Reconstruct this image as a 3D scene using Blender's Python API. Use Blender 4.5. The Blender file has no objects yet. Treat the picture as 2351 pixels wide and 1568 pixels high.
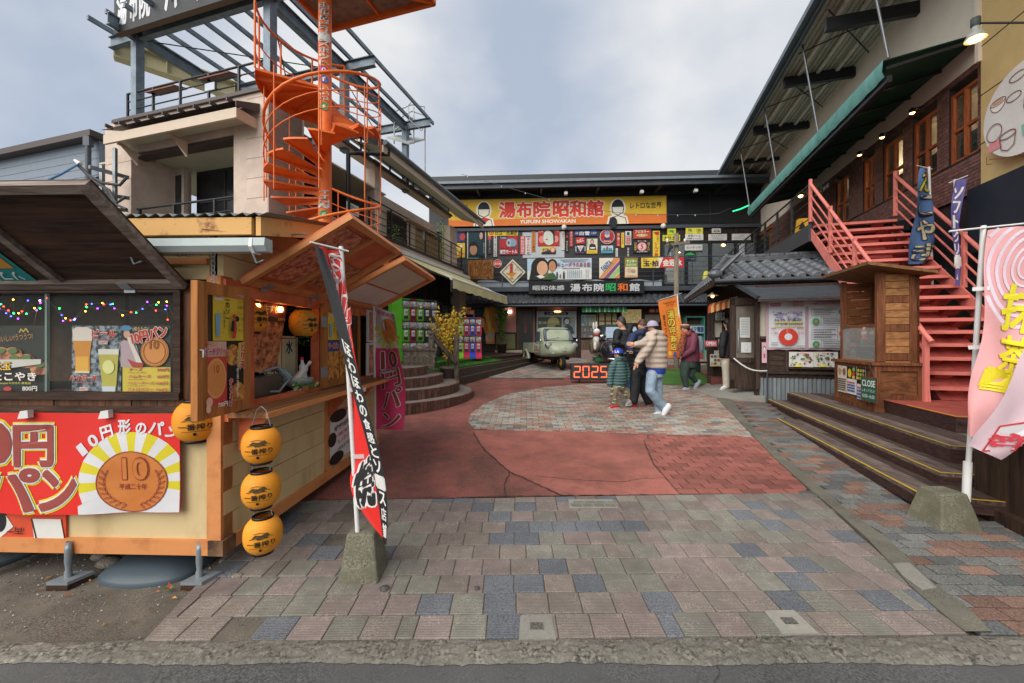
import bpy,math,random
from mathutils import Vector,Matrix
from math import sin,cos,pi,sqrt
V=Vector
random.seed(7)
S=bpy.context.scene
R_=math.radians
SKX,SKY=1.3,0.4
# ------------------------------------------------------------------ camera, sky, sun, exposure
F,CU,HV,H0,SL=914.3,1175.5,779.0,1.62,0.042  # focal, centre, horizon of the photograph at 2351 px; eye height; ground slope
cam=bpy.data.cameras.new('camera');camo=bpy.data.objects.new('camera',cam)
S.collection.objects.link(camo);S.camera=camo
cam.lens=14.0;cam.sensor_width=36.0;cam.shift_y=-(784-HV)/2351
cam.clip_start=0.05;cam.clip_end=3000
camo.location=(0,0,H0);camo.rotation_euler=(R_(90),0,0)

SUN_EL,SUN_AZ=42.0,217.0  # a veiled sun high behind the camera's left shoulder
W=bpy.data.worlds.new('World');S.world=W;W.use_nodes=True
nt=W.node_tree;nt.nodes.clear()
def wn(t,**k):
 n=nt.nodes.new(t)
 for a,b in k.items():setattr(n,a,b)
 return n
wl=nt.links.new
wout=wn('ShaderNodeOutputWorld');wbg=wn('ShaderNodeBackground');wbg.inputs['Strength'].default_value=0.05
sky=wn('ShaderNodeTexSky',sky_type='NISHITA',sun_disc=False,sun_elevation=R_(SUN_EL),sun_rotation=R_(SUN_AZ),air_density=1.0,dust_density=3.0)
tc=wn('ShaderNodeTexCoord')
mp=wn('ShaderNodeMapping');mp.inputs['Scale'].default_value=(1.0,1.0,1.25);mp.inputs['Location'].default_value=(SKX,SKY,0.2)
wl(tc.outputs['Generated'],mp.inputs['Vector'])
n1=wn('ShaderNodeTexNoise');n1.inputs['Scale'].default_value=2.1;n1.inputs['Detail'].default_value=6;n1.inputs['Roughness'].default_value=0.47;n1.inputs['Distortion'].default_value=0.15
wl(mp.outputs['Vector'],n1.inputs['Vector'])
cr=wn('ShaderNodeValToRGB')  # thick cloud: blue grey in the folds, white where it thins
e=cr.color_ramp.elements
e[0].position=0.35;e[0].color=(3.3,3.8,4.65,1)
e[1].position=0.67;e[1].color=(6.8,6.7,6.5,1)
m=e.new(0.50);m.color=(4.75,5.0,5.45,1)
wl(n1.outputs['Fac'],cr.inputs['Fac'])
mx=wn('ShaderNodeMix',data_type='RGBA');mx.inputs['Factor'].default_value=0.90
wl(sky.outputs['Color'],mx.inputs['A']);wl(cr.outputs['Color'],mx.inputs['B'])
wl(mx.outputs['Result'],wbg.inputs['Color']);wl(wbg.outputs['Background'],wout.inputs['Surface'])

sl=bpy.data.lights.new('sun','SUN');sl.energy=1.5;sl.angle=R_(70);sl.color=(1.0,0.95,0.88)
so=bpy.data.objects.new('sun',sl);S.collection.objects.link(so)
so.rotation_euler=(R_(90-SUN_EL),0,R_(180-SUN_AZ));so.location=(3,-6,12)

S.view_settings.view_transform='Standard';S.view_settings.look='None'
S.view_settings.exposure=1.55;S.view_settings.gamma=1.0;S.view_settings.use_curve_mapping=False
S.render.engine='CYCLES';S.cycles.max_bounces=6;S.cycles.diffuse_bounces=4;S.cycles.use_denoising=True

# ------------------------------------------------------------------ helpers
COL=S.collection
def lin(h):
 h=h.lstrip('#');h=h if len(h)==6 else ''.join(c*2 for c in h);o=[]
 for i in(0,2,4):
  c=int(h[i:i+2],16)/255.0
  o.append(c/12.92 if c<=0.04045 else((c+0.055)/1.055)**2.4)
 return(*o,1.0)
MATS={}
def mat(name,hexa,rough=0.75,var=0.18,scale=6.0,bump=0.0,bscale=60.0,metal=0.0,kind='noise',hex2=None,emit=0.0,spec=0.35,stretch=(1,1,1),alpha=1.0,lo=0.35,hi=0.65,detail=6):
 """procedural principled material: base colour broken by noise / wood grain / blotches, optional relief"""
 if name in MATS:return MATS[name]
 M=bpy.data.materials.new(name);M.use_nodes=True;t=M.node_tree;L=t.links.new
 b=t.nodes['Principled BSDF'];b.inputs['Roughness'].default_value=rough;b.inputs['Metallic'].default_value=metal
 b.inputs['Specular IOR Level'].default_value=spec
 c1=lin(hexa);c2=lin(hex2)if hex2 else tuple(max(0,x*(1-var))for x in c1[:3])+(1,)
 co=t.nodes.new('ShaderNodeTexCoord');ma=t.nodes.new('ShaderNodeMapping');ma.inputs['Scale'].default_value=stretch
 L(co.outputs['Object'],ma.inputs['Vector'])
 oi=t.nodes.new('ShaderNodeObjectInfo')
 of=t.nodes.new('ShaderNodeVectorMath');of.operation='ADD'
 sc_=t.nodes.new('ShaderNodeMath');sc_.operation='MULTIPLY';sc_.inputs[1].default_value=37.0
 L(oi.outputs['Random'],sc_.inputs[0]);L(ma.outputs['Vector'],of.inputs[0]);L(sc_.outputs[0],of.inputs[1])
 nz=t.nodes.new('ShaderNodeTexNoise');nz.inputs['Scale'].default_value=scale;nz.inputs['Detail'].default_value=detail;nz.inputs['Roughness'].default_value=0.62
 L(of.outputs['Vector'],nz.inputs['Vector'])
 ra=t.nodes.new('ShaderNodeMapRange');ra.inputs['From Min'].default_value=lo;ra.inputs['From Max'].default_value=hi
 fac=nz.outputs['Fac']
 if kind=='wood':
  nz.inputs['Detail'].default_value=9;nz.inputs['Distortion'].default_value=0.5
 L(fac,ra.inputs['Value'])
 mi=t.nodes.new('ShaderNodeMix');mi.data_type='RGBA';mi.inputs['A'].default_value=c2;mi.inputs['B'].default_value=c1
 L(ra.outputs['Result'],mi.inputs['Factor'])
 hs=t.nodes.new('ShaderNodeHueSaturation')  # small difference from piece to piece
 rv=t.nodes.new('ShaderNodeMapRange');rv.inputs['To Min'].default_value=1-var*0.55;rv.inputs['To Max'].default_value=1+var*0.55
 L(oi.outputs['Random'],rv.inputs['Value']);L(rv.outputs['Result'],hs.inputs['Value']);L(mi.outputs['Result'],hs.inputs['Color'])
 L(hs.outputs['Color'],b.inputs['Base Color'])
 if bump:
  n2=t.nodes.new('ShaderNodeTexNoise');n2.inputs['Scale'].default_value=bscale;n2.inputs['Detail'].default_value=4
  L(ma.outputs['Vector'],n2.inputs['Vector'])
  bm=t.nodes.new('ShaderNodeBump');bm.inputs['Strength'].default_value=min(1,bump);bm.inputs['Distance'].default_value=0.01
  L(n2.outputs['Fac'],bm.inputs['Height']);L(bm.outputs['Normal'],b.inputs['Normal'])
 if emit:
  L(hs.outputs['Color'],b.inputs['Emission Color']);b.inputs['Emission Strength'].default_value=emit
 if alpha<1:b.inputs['Alpha'].default_value=alpha
 MATS[name]=M;return M
def speckle(name,hexa,hex2,scale=160,amt=0.5,rough=0.9,big=None,bump=0.3,bigscale=1.3,wet=0.0,grooves=0.0):
 """aggregate surface: fine grit over large blotches"""
 if name in MATS:return MATS[name]
 M=bpy.data.materials.new(name);M.use_nodes=True;t=M.node_tree;L=t.links.new
 b=t.nodes['Principled BSDF'];b.inputs['Roughness'].default_value=rough;b.inputs['Specular IOR Level'].default_value=0.3
 co=t.nodes.new('ShaderNodeNewGeometry');oi=t.nodes.new('ShaderNodeObjectInfo')
 def noise(sc,det=4,rg=0.6):
  n=t.nodes.new('ShaderNodeTexNoise');n.inputs['Scale'].default_value=sc;n.inputs['Detail'].default_value=det;n.inputs['Roughness'].default_value=rg
  L(co.outputs['Position'],n.inputs['Vector']);return n
 def ramp(src,a,z):
  r=t.nodes.new('ShaderNodeMapRange');r.inputs['From Min'].default_value=a;r.inputs['From Max'].default_value=z;L(src,r.inputs['Value']);return r.outputs['Result']
 def mixc(f,A,B):
  m=t.nodes.new('ShaderNodeMix');m.data_type='RGBA';L(f,m.inputs['Factor'])
  for k,v in(('A',A),('B',B)):
   if isinstance(v,tuple):m.inputs[k].default_value=v
   else:L(v,m.inputs[k])
  return m.outputs['Result']
 g=noise(scale,3,0.7);c=mixc(ramp(g.outputs['Fac'],0.39,0.61),lin(hex2),lin(hexa))
 if big:
  n=noise(bigscale,9,0.68);c=mixc(ramp(n.outputs['Fac'],0.42,0.60),c,mixc(ramp(g.outputs['Fac'],0.3,0.7),lin(big),lin(hex2)))
 n=noise(0.9,8,0.7);k=t.nodes.new('ShaderNodeHueSaturation')
 rv=t.nodes.new('ShaderNodeMapRange');rv.inputs['From Min'].default_value=0.3;rv.inputs['From Max'].default_value=0.7;rv.inputs['To Min'].default_value=0.66;rv.inputs['To Max'].default_value=1.20
 L(n.outputs['Fac'],rv.inputs['Value'])
 ro=t.nodes.new('ShaderNodeMapRange');ro.inputs['To Min'].default_value=0.86;ro.inputs['To Max'].default_value=1.14;L(oi.outputs['Random'],ro.inputs['Value'])
 mu=t.nodes.new('ShaderNodeMath');mu.operation='MULTIPLY';L(rv.outputs['Result'],mu.inputs[0]);L(ro.outputs['Result'],mu.inputs[1])
 L(mu.outputs[0],k.inputs['Value']);L(c,k.inputs['Color']);L(k.outputs['Color'],b.inputs['Base Color'])
 bm=t.nodes.new('ShaderNodeBump');bm.inputs['Strength'].default_value=bump;bm.inputs['Distance'].default_value=0.006
 hgt=g.outputs['Fac']
 if grooves:
  wv=t.nodes.new('ShaderNodeTexWave');wv.bands_direction='Y';wv.inputs['Scale'].default_value=grooves;wv.inputs['Distortion'].default_value=0.6
  L(co.outputs['Position'],wv.inputs['Vector']);ad=t.nodes.new('ShaderNodeMath');ad.operation='ADD';L(hgt,ad.inputs[0]);L(wv.outputs['Fac'],ad.inputs[1]);hgt=ad.outputs[0]
 L(hgt,bm.inputs['Height']);L(bm.outputs['Normal'],b.inputs['Normal'])
 MATS[name]=M;return M
def glass(name,tint='#9fb4b8',alpha=0.22,rough=0.05):
 if name in MATS:return MATS[name]
 M=mat(name,tint,rough=rough,var=0.05,spec=0.6,alpha=alpha);return M
def wood(name,hexa,hex2,scale=3.0,rough=0.7,axis='x',bump=0.35,spec=0.3):
 st={'x':(1.2,14,14),'y':(14,1.2,14),'z':(14,14,1.2)}[axis]
 return mat(name,hexa,hex2=hex2,rough=rough,var=0.3,scale=scale,kind='wood',stretch=st,bump=bump,bscale=9,spec=spec)
PC={}
def pc(hexa,rough=0.6):
 """printed / painted colour"""
 k=(hexa,rough)
 if k not in PC:PC[k]=mat('paint_'+hexa.lstrip('#')+('' if rough==0.6 else '_%d'%int(rough*100)),hexa,rough=rough,var=0.10,scale=4)
 return PC[k]

OFF={}
def root_loc(o):return OFF.get(o.name,V((0,0,0)))if o else V((0,0,0))
def thing(name,label,cat,loc,group=None):
 o=bpy.data.objects.new(name,None);COL.objects.link(o);o.location=loc;o.empty_display_size=0.2
 o['label']=label;o['category']=cat
 if group:o['group']=group
 OFF[o.name]=Vector(loc);return o
def tag(o,label,cat,group=None):
 o['label']=label;o['category']=cat
 if group:o['group']=group
 return o
class G:
 """collects faces with materials, becomes ONE mesh object"""
 def __init__(s):s.v=[];s.f=[];s.m=[];s.mats=[];s.sm=[]
 def mi(s,m):
  if m not in s.mats:s.mats.append(m)
  return s.mats.index(m)
 def add(s,vs,fs,m,smooth=False):
  b=len(s.v);s.v+=[Vector(p)for p in vs];k=s.mi(m)
  for f in fs:s.f.append([b+i for i in f]);s.m.append(k);s.sm.append(smooth)
  return s
 def hexa(s,p,m):  # 8 corners: bottom 4 ccw, top 4 ccw
  return s.add(p,[(3,2,1,0),(4,5,6,7),(0,1,5,4),(1,2,6,5),(2,3,7,6),(3,0,4,7)],m)
 def box(s,x0,x1,y0,y1,z0,z1,m):
  return s.hexa([(x0,y0,z0),(x1,y0,z0),(x1,y1,z0),(x0,y1,z0),(x0,y0,z1),(x1,y0,z1),(x1,y1,z1),(x0,y1,z1)],m)
 def beam(s,a,b,w,h,m,up=(0,0,1)):
  a=Vector(a);b=Vector(b);d=(b-a).normalized();up=Vector(up)
  if abs(d.dot(up))>0.98:up=V((0,1,0))
  r=d.cross(up).normalized();u=r.cross(d).normalized();r*=w/2;u*=h/2
  return s.hexa([a-r-u,a+r-u,b+r-u,b-r-u,a-r+u,a+r+u,b+r+u,b-r+u],m)
 def tube(s,pts,r,m,n=8,cap=True,smooth=True):
  pts=[Vector(p)for p in pts];N=len(pts);rs=r if isinstance(r,(list,tuple))else[r]*N
  vs=[];fs=[];pr=None
  for i,p in enumerate(pts):
   d=(pts[min(i+1,N-1)]-pts[max(i-1,0)]).normalized()
   if pr is None:pr=d.cross(V((0,0,1))if abs(d.z)<0.95 else V((1,0,0))).normalized()
   else:pr=(pr-d*pr.dot(d)).normalized()
   q=d.cross(pr)
   for k in range(n):
    a=2*pi*k/n;vs.append(p+(pr*cos(a)+q*sin(a))*rs[i])
  for i in range(N-1):
   for k in range(n):
    fs.append((i*n+k,i*n+(k+1)%n,(i+1)*n+(k+1)%n,(i+1)*n+k))
  s.add(vs,fs,m,smooth)
  if cap:s.add(vs[:n],[tuple(range(n))[::-1]],m);s.add(vs[-n:],[tuple(range(n))],m)
  return s
 def lathe(s,prof,c,m,n=20,axis='z',smooth=True,sx=1.0,sy=1.0):
  vs=[];fs=[];c=Vector(c)
  for r,h in prof:
   for k in range(n):
    a=2*pi*k/n;x,y=r*cos(a)*sx,r*sin(a)*sy
    vs.append(c+(V((x,y,h))if axis=='z' else V((h,x,y))if axis=='x' else V((x,h,y))))
  for i in range(len(prof)-1):
   for k in range(n):fs.append((i*n+k,i*n+(k+1)%n,(i+1)*n+(k+1)%n,(i+1)*n+k))
  return s.add(vs,fs,m,smooth)
 def ball(s,c,rx,ry,rz,m,n=12,k=8,rot=None):
  vs=[];fs=[]
  for i in range(k+1):
   t=pi*i/k
   for j in range(n):
    a=2*pi*j/n;p=V((rx*sin(t)*cos(a),ry*sin(t)*sin(a),rz*cos(t)))
    vs.append(Vector(c)+(rot@p if rot else p))
  for i in range(k):
   for j in range(n):fs.append((i*n+j,(i+1)*n+j,(i+1)*n+(j+1)%n,i*n+(j+1)%n))
  return s.add(vs,fs,m,True)
 def prism(s,poly,d,m):  # planar polygon extruded by vector d
  poly=[Vector(p)for p in poly];d=Vector(d);n=len(poly)
  return s.add(poly+[p+d for p in poly],[tuple(range(n))[::-1],tuple(range(n,2*n))]+[(i,(i+1)%n,n+(i+1)%n,n+i)for i in range(n)],m)
 def obj(s,name,parent=None,solid=0.0):
  me=bpy.data.meshes.new(name);o0=root_loc(parent)
  me.from_pydata([tuple(p-o0)for p in s.v],[],s.f)
  for m in s.mats:me.materials.append(m)
  me.polygons.foreach_set('material_index',s.m);me.polygons.foreach_set('use_smooth',s.sm);me.update()
  o=bpy.data.objects.new(name,me);COL.objects.link(o)
  if parent:o.parent=parent;OFF[o.name]=o0.copy()
  return o
def one(name,label,cat,group=None,**k):pass
def struct(o):o['kind']='structure';return o
def stuff(o):o['kind']='stuff';return o
def copy_tree(o,loc,label=None,parent=None):
 c=o.copy();COL.objects.link(c)
 if parent:c.parent=parent
 else:
  c.location=loc
  if label:c['label']=label
 for ch in list(o.children):copy_tree(ch,None,None,c)
 return c

def px(u,v,Y):return V(((u-CU)/F*Y,Y,H0-(v-HV)/F*Y))
def gz(Y):return SL*Y
def gp(u,v,dz=0.0):
 """point on the sloping ground seen at a pixel of the photograph"""
 Y=(H0-dz)*F/((v-HV)+SL*F);p=px(u,v,Y);return p
class Frame:
 """a vertical plane; n is its outward side, right is image-right for somebody looking at it"""
 def __init__(s,o,n):
  s.o=V((o[0],o[1],0));s.n=V((n[0],n[1],0)).normalized();s.up=V((0,0,1));s.r=s.up.cross(s.n)
 def at(s,x,z,n=0.0):return s.o+s.r*x+s.n*n+V((0,0,z))
 def hit(s,u,v,n=0.0):
  d=V(((u-CU)/F,1,-(v-HV)/F));t=(s.o+s.n*n).dot(s.n)/d.dot(s.n)
  p=d*t;return((p-s.o).dot(s.r),H0+p.z)
 def x(s,u,n=0.0):return s.hit(u,HV,n)[0]
 def z(s,u,v,n=0.0):return s.hit(u,v,n)[1]
 def rect(s,u0,v0,u1,v1,n=0.0):
  um=(u0+u1)/2
  return s.x(u0,n),s.x(u1,n),s.z(um,v1,n),s.z(um,v0,n)  # x0 x1 z0 z1
 def box(s,g,x0,x1,z0,z1,n0,n1,m):
  c=[s.at(x0,z0,n1),s.at(x1,z0,n1),s.at(x1,z0,n0),s.at(x0,z0,n0)]
  return g.hexa(c+[p+V((0,0,z1-z0))for p in c],m)
 def pbox(s,g,u0,v0,u1,v1,n0,n1,m):
  return s.box(g,*s.rect(u0,v0,u1,v1,n1),n0,n1,m)
class Panel:
 """flat rectangle: O top-left, R to the right, D down (full-size vectors), N towards the viewer"""
 def __init__(s,O,R,D):s.O=Vector(O);s.R=Vector(R);s.D=Vector(D);s.N=s.D.cross(s.R).normalized()
 def p(s,x,y,d=0.0):return s.O+s.R*x+s.D*y+s.N*d
def fpanel(fr,u0,v0,u1,v1,n=0.0):
 x0,x1,z0,z1=fr.rect(u0,v0,u1,v1,n)
 return Panel(fr.at(x0,z1,n),fr.at(x1,z1,n)-fr.at(x0,z1,n),V((0,0,z0-z1)))
TX={}
def glyphs(body,bold,spacing=1.0):
 k=(body,bold)
 if k not in TX:
  c=bpy.data.curves.new('t','FONT');c.body=body;c.size=1;c.resolution_u=3;c.offset=bold;c.space_line=1.0
  c.align_x='CENTER' if '\n' in body else 'LEFT'
  o=bpy.data.objects.new('t',c);me=bpy.data.meshes.new_from_object(o)
  vs=[(v.co.x,v.co.y)for v in me.vertices];fs=[tuple(p.vertices)for p in me.polygons]
  bpy.data.objects.remove(o);bpy.data.curves.remove(c);bpy.data.meshes.remove(me)
  if not vs:vs=[(0,0),(1,0),(0,1)]
  xs=[v[0]for v in vs];ys=[v[1]for v in vs]
  TX[k]=(vs,fs,min(xs),max(xs),min(ys),max(ys))
 return TX[k]
def put_text(g,P,body,x0,y0,x1,y1,m,d=0.004,bold=0.012,rot=0.0,outline=None,ow=0.04,curve=None):
 """lettering fitted to a box of the panel; weight and outline come from slightly shifted copies"""
 vs,fs,a0,a1,b0,b1=glyphs(body,0.006)
 w=max(a1-a0,1e-4);h=max(b1-b0,1e-4);cx,cy=(x0+x1)/2,(y0+y1)/2
 lw,lh=P.R.length,P.D.length;em=(y1-y0)*lh/h*1.0
 def lay(ox,oy,dd,mm):
  out=[]
  for a,b in vs:
   x=x0+(a-a0)/w*(x1-x0);y=y1-(b-b0)/h*(y1-y0)
   if curve:y+=curve*((x-cx)/(x1-x0)*2)**2
   dx,dy=(x-cx)*lw,(y-cy)*lh
   if rot:c_,s_=cos(rot),sin(rot);dx,dy=dx*c_-dy*s_,dx*s_+dy*c_
   out.append(P.p(cx+(dx+ox)/lw,cy+(dy+oy)/lh,dd))
  g.add(out,fs,mm)
 if outline:
  r=(ow+bold)*em
  for k in range(10):lay(r*cos(k*.6283),r*sin(k*.6283),d+k*.00004,outline)
  d+=0.002
 if bold>.014:
  r=bold*em*.8
  for k in range(6):lay(r*cos(k*1.0472),r*sin(k*1.0472),d+k*.00004,m)
 else:lay(0,0,d,m)
def vt(s):return '\n'.join(s)
def prints(g,P,items,d=0.003,step=0.0012):
 """flat print on a panel; coordinates 0..1 from the top-left corner"""
 for it in items:
  k=it[0]
  if k=='r':_,a,b,c,e_,h=it[:6];pts=[(a,b),(c,b),(c,e_),(a,e_)];m=h if not isinstance(h,str)else pc(h)
  elif k=='c':
   _,a,b,rx,ry,h=it[:6];m=h if not isinstance(h,str)else pc(h)
   pts=[(a+rx*cos(t*pi/12),b+ry*sin(t*pi/12))for t in range(24)]
  elif k=='p':pts=it[1];m=it[2]if not isinstance(it[2],str)else pc(it[2])
  elif k in 'tv':
   body=vt(it[1])if k=='v' else it[1]
   kw=it[7]if len(it)>7 else{}
   if 'outline' in kw:kw=dict(kw,outline=pc(kw['outline']))
   put_text(g,P,body,it[2],it[3],it[4],it[5],pc(it[6])if isinstance(it[6],str)else it[6],d,**kw);d+=step*(3 if 'outline' in kw else 1);continue
  elif k=='w':  # a line of writing too small to read: a row of short dashes
   _,a,b,c,e_,h=it[:6];x=a;rr=random.Random(int((a*71+b*97)*1000))
   while x<c-1e-6:
    wd=min((e_-b)*P.D.length/P.R.length*rr.uniform(0.4,1.0),c-x)
    g.add([P.p(x,b,d),P.p(x+wd,b,d),P.p(x+wd,e_,d),P.p(x,e_,d)],[(3,2,1,0)],pc(h));x+=wd*1.35
   d+=step*0.3;continue
  elif k=='l':  # stroked polyline (in panel units), it: pts, width(m), colour
   pts_,wd,h=it[1:4];m=pc(h)
   for i in range(len(pts_)-1):
    a=P.p(*pts_[i],d);b=P.p(*pts_[i+1],d);t_=(b-a).normalized();q=P.N.cross(t_)*wd/2;t_=t_*wd*0.3
    g.add([a-q-t_,b-q+t_,b+q+t_,a+q-t_],[(0,1,2,3)],m)
   d+=step;continue
  g.add([P.p(x,y,d)for x,y in pts],[tuple(range(len(pts)))[::-1]],m);d+=step
 return d
def board(name,P,base,items,label,cat,group=None,thick=0.012,edge=None,parent=None):
 """a printed panel: sheet with thickness and its print, ONE mesh"""
 g=G();m=pc(base)if isinstance(base,str)else base
 e_=(pc(edge)if isinstance(edge,str)else edge)or m
 q=[P.p(0,0),P.p(1,0),P.p(1,1),P.p(0,1)]
 g.add(q,[(3,2,1,0)],m);b=[p-P.N*thick for p in q]
 g.add(q+b,[(0,1,5,4),(1,2,6,5),(2,3,7,6),(3,0,4,7),(4,5,6,7)],e_)
 prints(g,P,items);o=g.obj(name,parent)
 if parent is None:tag(o,label,cat,group)
 return o
def clip(poly,region):
 """clip convex poly (x,y) by convex ccw region"""
 out=poly
 for i in range(len(region)):
  a,b=region[i],region[(i+1)%len(region)];inp=out;out=[]
  if not inp:break
  def side(p):return(b[0]-a[0])*(p[1]-a[1])-(b[1]-a[1])*(p[0]-a[0])
  for j in range(len(inp)):
   p,q=inp[j],inp[(j+1)%len(inp)];sp,sq=side(p),side(q)
   if sp>=0:out.append(p)
   if sp*sq<0:t=sp/(sp-sq);out.append((p[0]+(q[0]-p[0])*t,p[1]+(q[1]-p[1])*t))
 return out
def area(p):return 0.5*sum(p[i][0]*p[(i+1)%len(p)][1]-p[(i+1)%len(p)][0]*p[i][1]for i in range(len(p)))
YA=R_(16.2);dA=V((sin(YA),cos(YA),0));nA=V((cos(YA),-sin(YA),0))
# ------------------------------------------------------------------ ground
def sheet(name,pts,dz,m,thick=0.0):
 g=G();top=[V((x,y,gz(y)+dz))for x,y in pts];n=len(top)
 if thick:g.prism([p-V((0,0,thick))for p in top],(0,0,thick),m)
 else:g.add(top,[tuple(range(n))],m)
 return struct(g.obj(name))
def gxy(l):return[(gp(u,v).x,gp(u,v).y)for u,v in l]
m_dirt=speckle('dirt','#6a635a','#3f3a35',scale=120,big='#857d70',bigscale=2.6,bump=0.7)
m_road=speckle('asphalt','#6b6b6a','#434444',scale=100,bump=0.6,big='#646565',bigscale=0.8)
m_kerb=speckle('worn_concrete','#7e796f','#3b3a36',scale=52,big='#8a857b',bigscale=9,bump=1.0)
m_strip=speckle('mossy_concrete','#7b776a','#53524a',scale=130,big='#8d8878',bigscale=5,bump=0.6)
m_red=speckle('red_asphalt','#85564c','#473733',scale=95,big='#b0665a',bigscale=1.9,bump=0.8)
m_redsm=speckle('red_screed','#a8685d','#8c554b',scale=120,big='#7f534a',bigscale=3.0,bump=0.25)
m_bed=speckle('joint_sand','#4a463f','#2f2c28',scale=120,bump=0.4)
m_conc=speckle('smooth_concrete','#8f8d86','#78766e',scale=60,big='#9b978d',bigscale=2.5,bump=0.15)

sheet('ground',[(-70,-40),(70,-40),(70,90),(-70,90)],-0.02,m_dirt)
sheet('road',[(-60,-40),(60,-40),(60,1.905),(-60,1.905)],0.0,m_road)
# worn concrete channel between road and paving: a ragged, lumpy strip
g=G();nx=240;rr=random.Random(3);rows=8
vs=[]
for i in range(nx+1):
 x=-2.7+i*7.4/nx
 y0=1.885+0.007*sin(x*5.1)+rr.uniform(-0.006,0.006);y1=2.035+0.006*sin(x*9.0)+0.008*x
 for j in range(rows+1):
  t=j/rows;y=y0+(y1-y0)*t
  z=gz(y)+0.004+0.012*sin(t*pi)**0.5*(1 if 0<t<1 else 0)+(rr.uniform(-0.006,0.006)if 0<t<1 else 0)
  vs.append((x,y,z))
g.add(vs,[(i*(rows+1)+j,(i+1)*(rows+1)+j,(i+1)*(rows+1)+j+1,i*(rows+1)+j+1)for i in range(nx)for j in range(rows)],m_kerb)
struct(g.obj('kerb_channel'))

# plaza sheets
plz=gxy([(690,1156),(1100,1141),(1865,1135),(1715,985),(1640,900),(1660,860)])+[(5.5,19.5),(-3.0,19.5),(-3.2,9.0),(-2.4,4.4)]
sheet('plaza',plz,0.0,m_red)
sheet('red_screed',gxy([(1084,988),(1200,987),(1350,993),(1487,1000),(1478,1022),(1500,1070),(1560,1136),(1290,1139),(1170,1085),(1110,1030)]),0.006,m_redsm)

TILES=[speckle('tile_brown','#968b83','#645c55',120,bump=0.4,grooves=28,big='#847a72',bigscale=9),speckle('tile_olive','#918e82','#62605a',120,bump=0.4,grooves=28,big='#807d72',bigscale=9),speckle('tile_pink','#998b85','#675d58',120,bump=0.4,grooves=28,big='#877a75',bigscale=9),speckle('tile_blue','#75787d','#515459',120,bump=0.4,grooves=28)]
def block(name,poly,h,mt,parent,tilt=0.0,cham=0.004):
 """one paving stone: chamfered top, set in its bed"""
 n=len(poly);cx=sum(p[0]for p in poly)/n;cy=sum(p[1]for p in poly)/n
 tx,ty=random.uniform(-tilt,tilt),random.uniform(-tilt,tilt)
 def P(p,k,dz):
  x,y=cx+(p[0]-cx)*k,cy+(p[1]-cy)*k;return(x,y,gz(y)+dz+tx*(x-cx)+ty*(y-cy))
 r=max(0.02,sqrt(abs(area(poly)))/2);k=1-cham/r
 v=[P(p,1,-0.01)for p in poly]+[P(p,1,h-cham*0.7)for p in poly]+[P(p,k,h)for p in poly]
 f=[tuple(range(2*n,3*n))]+[(i,(i+1)%n,n+(i+1)%n,n+i)for i in range(n)]+[(n+i,n+(i+1)%n,2*n+(i+1)%n,2*n+i)for i in range(n)]
 if parent is None:return v,f
 g=G();g.add(v,f,mt);return g.obj(name,parent)
def ccw(p):return p if area(p)>0 else p[::-1]

# near field of grooved square slabs
bed=sheet('front_paving',gxy([(330,1478),(620,1200),(690,1152),(1868,1133),(2020,1275),(2225,1460)]),0.006,m_dirt)
reg=ccw(gxy([(330,1476),(560,1230),(690,1153),(1866,1134),(2018,1272),(2222,1462)]))
w,dp=0.1855,0.1712;rr=random.Random(11)
for j in range(10):
 y0=2.028+j*dp;x=-2.35+rr.uniform(0,w)+(0.5*w if j%2 else 0)
 while x<3.2:
  ww=w if rr.random()>0.05 else w*0.5
  q=[(x+0.003,y0+0.0025),(x+ww-0.003,y0+0.0025),(x+ww-0.003,y0+dp-0.0025),(x+0.003,y0+dp-0.0025)]
  sk=0.012;q=[(a,b+0.013*a)for a,b in q]
  c=clip(q,reg);x+=ww
  if len(c)<3 or area(c)<0.003:continue
  cx=sum(p[0]for p in c)/len(c)
  if cx<-1.15 and rr.random()<min(0.75,0.25*(-cx-0.9)):continue  # swallowed by dirt towards the stall
  block('paving_slab',c,0.013+rr.uniform(-0.0015,0.002),rr.choices(TILES,(34,30,26,15))[0],bed,0.008)
  # concrete patches with a small metal lid
for(u,v,ww,k)in((1232,1446,0.19,1),(1812,1434,0.19,1),(1360,1162,0.42,0)):
 p=gp(u,v);y0=p.y-0.085 if k else p.y-0.07
 o=sheet('mortar_patch',[(p.x-ww/2,y0),(p.x+ww/2,y0+0.004),(p.x+ww/2-0.01,y0+0.17),(p.x-ww/2+0.012,y0+0.165)],0.0185,m_conc,0.01)
 if k:sheet('valve_lid',[(p.x-0.035,p.y-0.022),(p.x+0.035,p.y-0.022),(p.x+0.033,p.y+0.022),(p.x-0.033,p.y+0.022)],0.0235,speckle('lid_metal','#6d6863','#4a4642',90),0.004)
 else:
  gg=G()
  for r_ in range(2):
   for c_ in range(4):gg.box(p.x-0.19+c_*0.1+r_*0.03,p.x-0.10+c_*0.1+r_*0.03,y0+0.02+r_*0.075,y0+0.08+r_*0.075,gz(p.y),gz(p.y)+0.021,TILES[1])
  gg.obj('patch_stone',o)
for i,(u,v,r_)in enumerate(((883,1357,0.028),(1856,1138,0.075),(1095,1357,0.016))):
 p=gp(u,v);g=G();g.lathe([(0,0.024),(r_*0.8,0.024),(r_*0.82,0.02),(r_*0.92,0.02),(r_*0.94,0.024),(r_,0.022),(r_,0)],p,speckle('lid_metal','#6d6863','#4a4642',90),20)
 tag(g.obj('drain_cover'),['small round metal lid beside the left concrete flag base','round drain cover at the corner of the red brick paving','tiny dark round lid between two olive slabs'][i],'drain cover')

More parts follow.
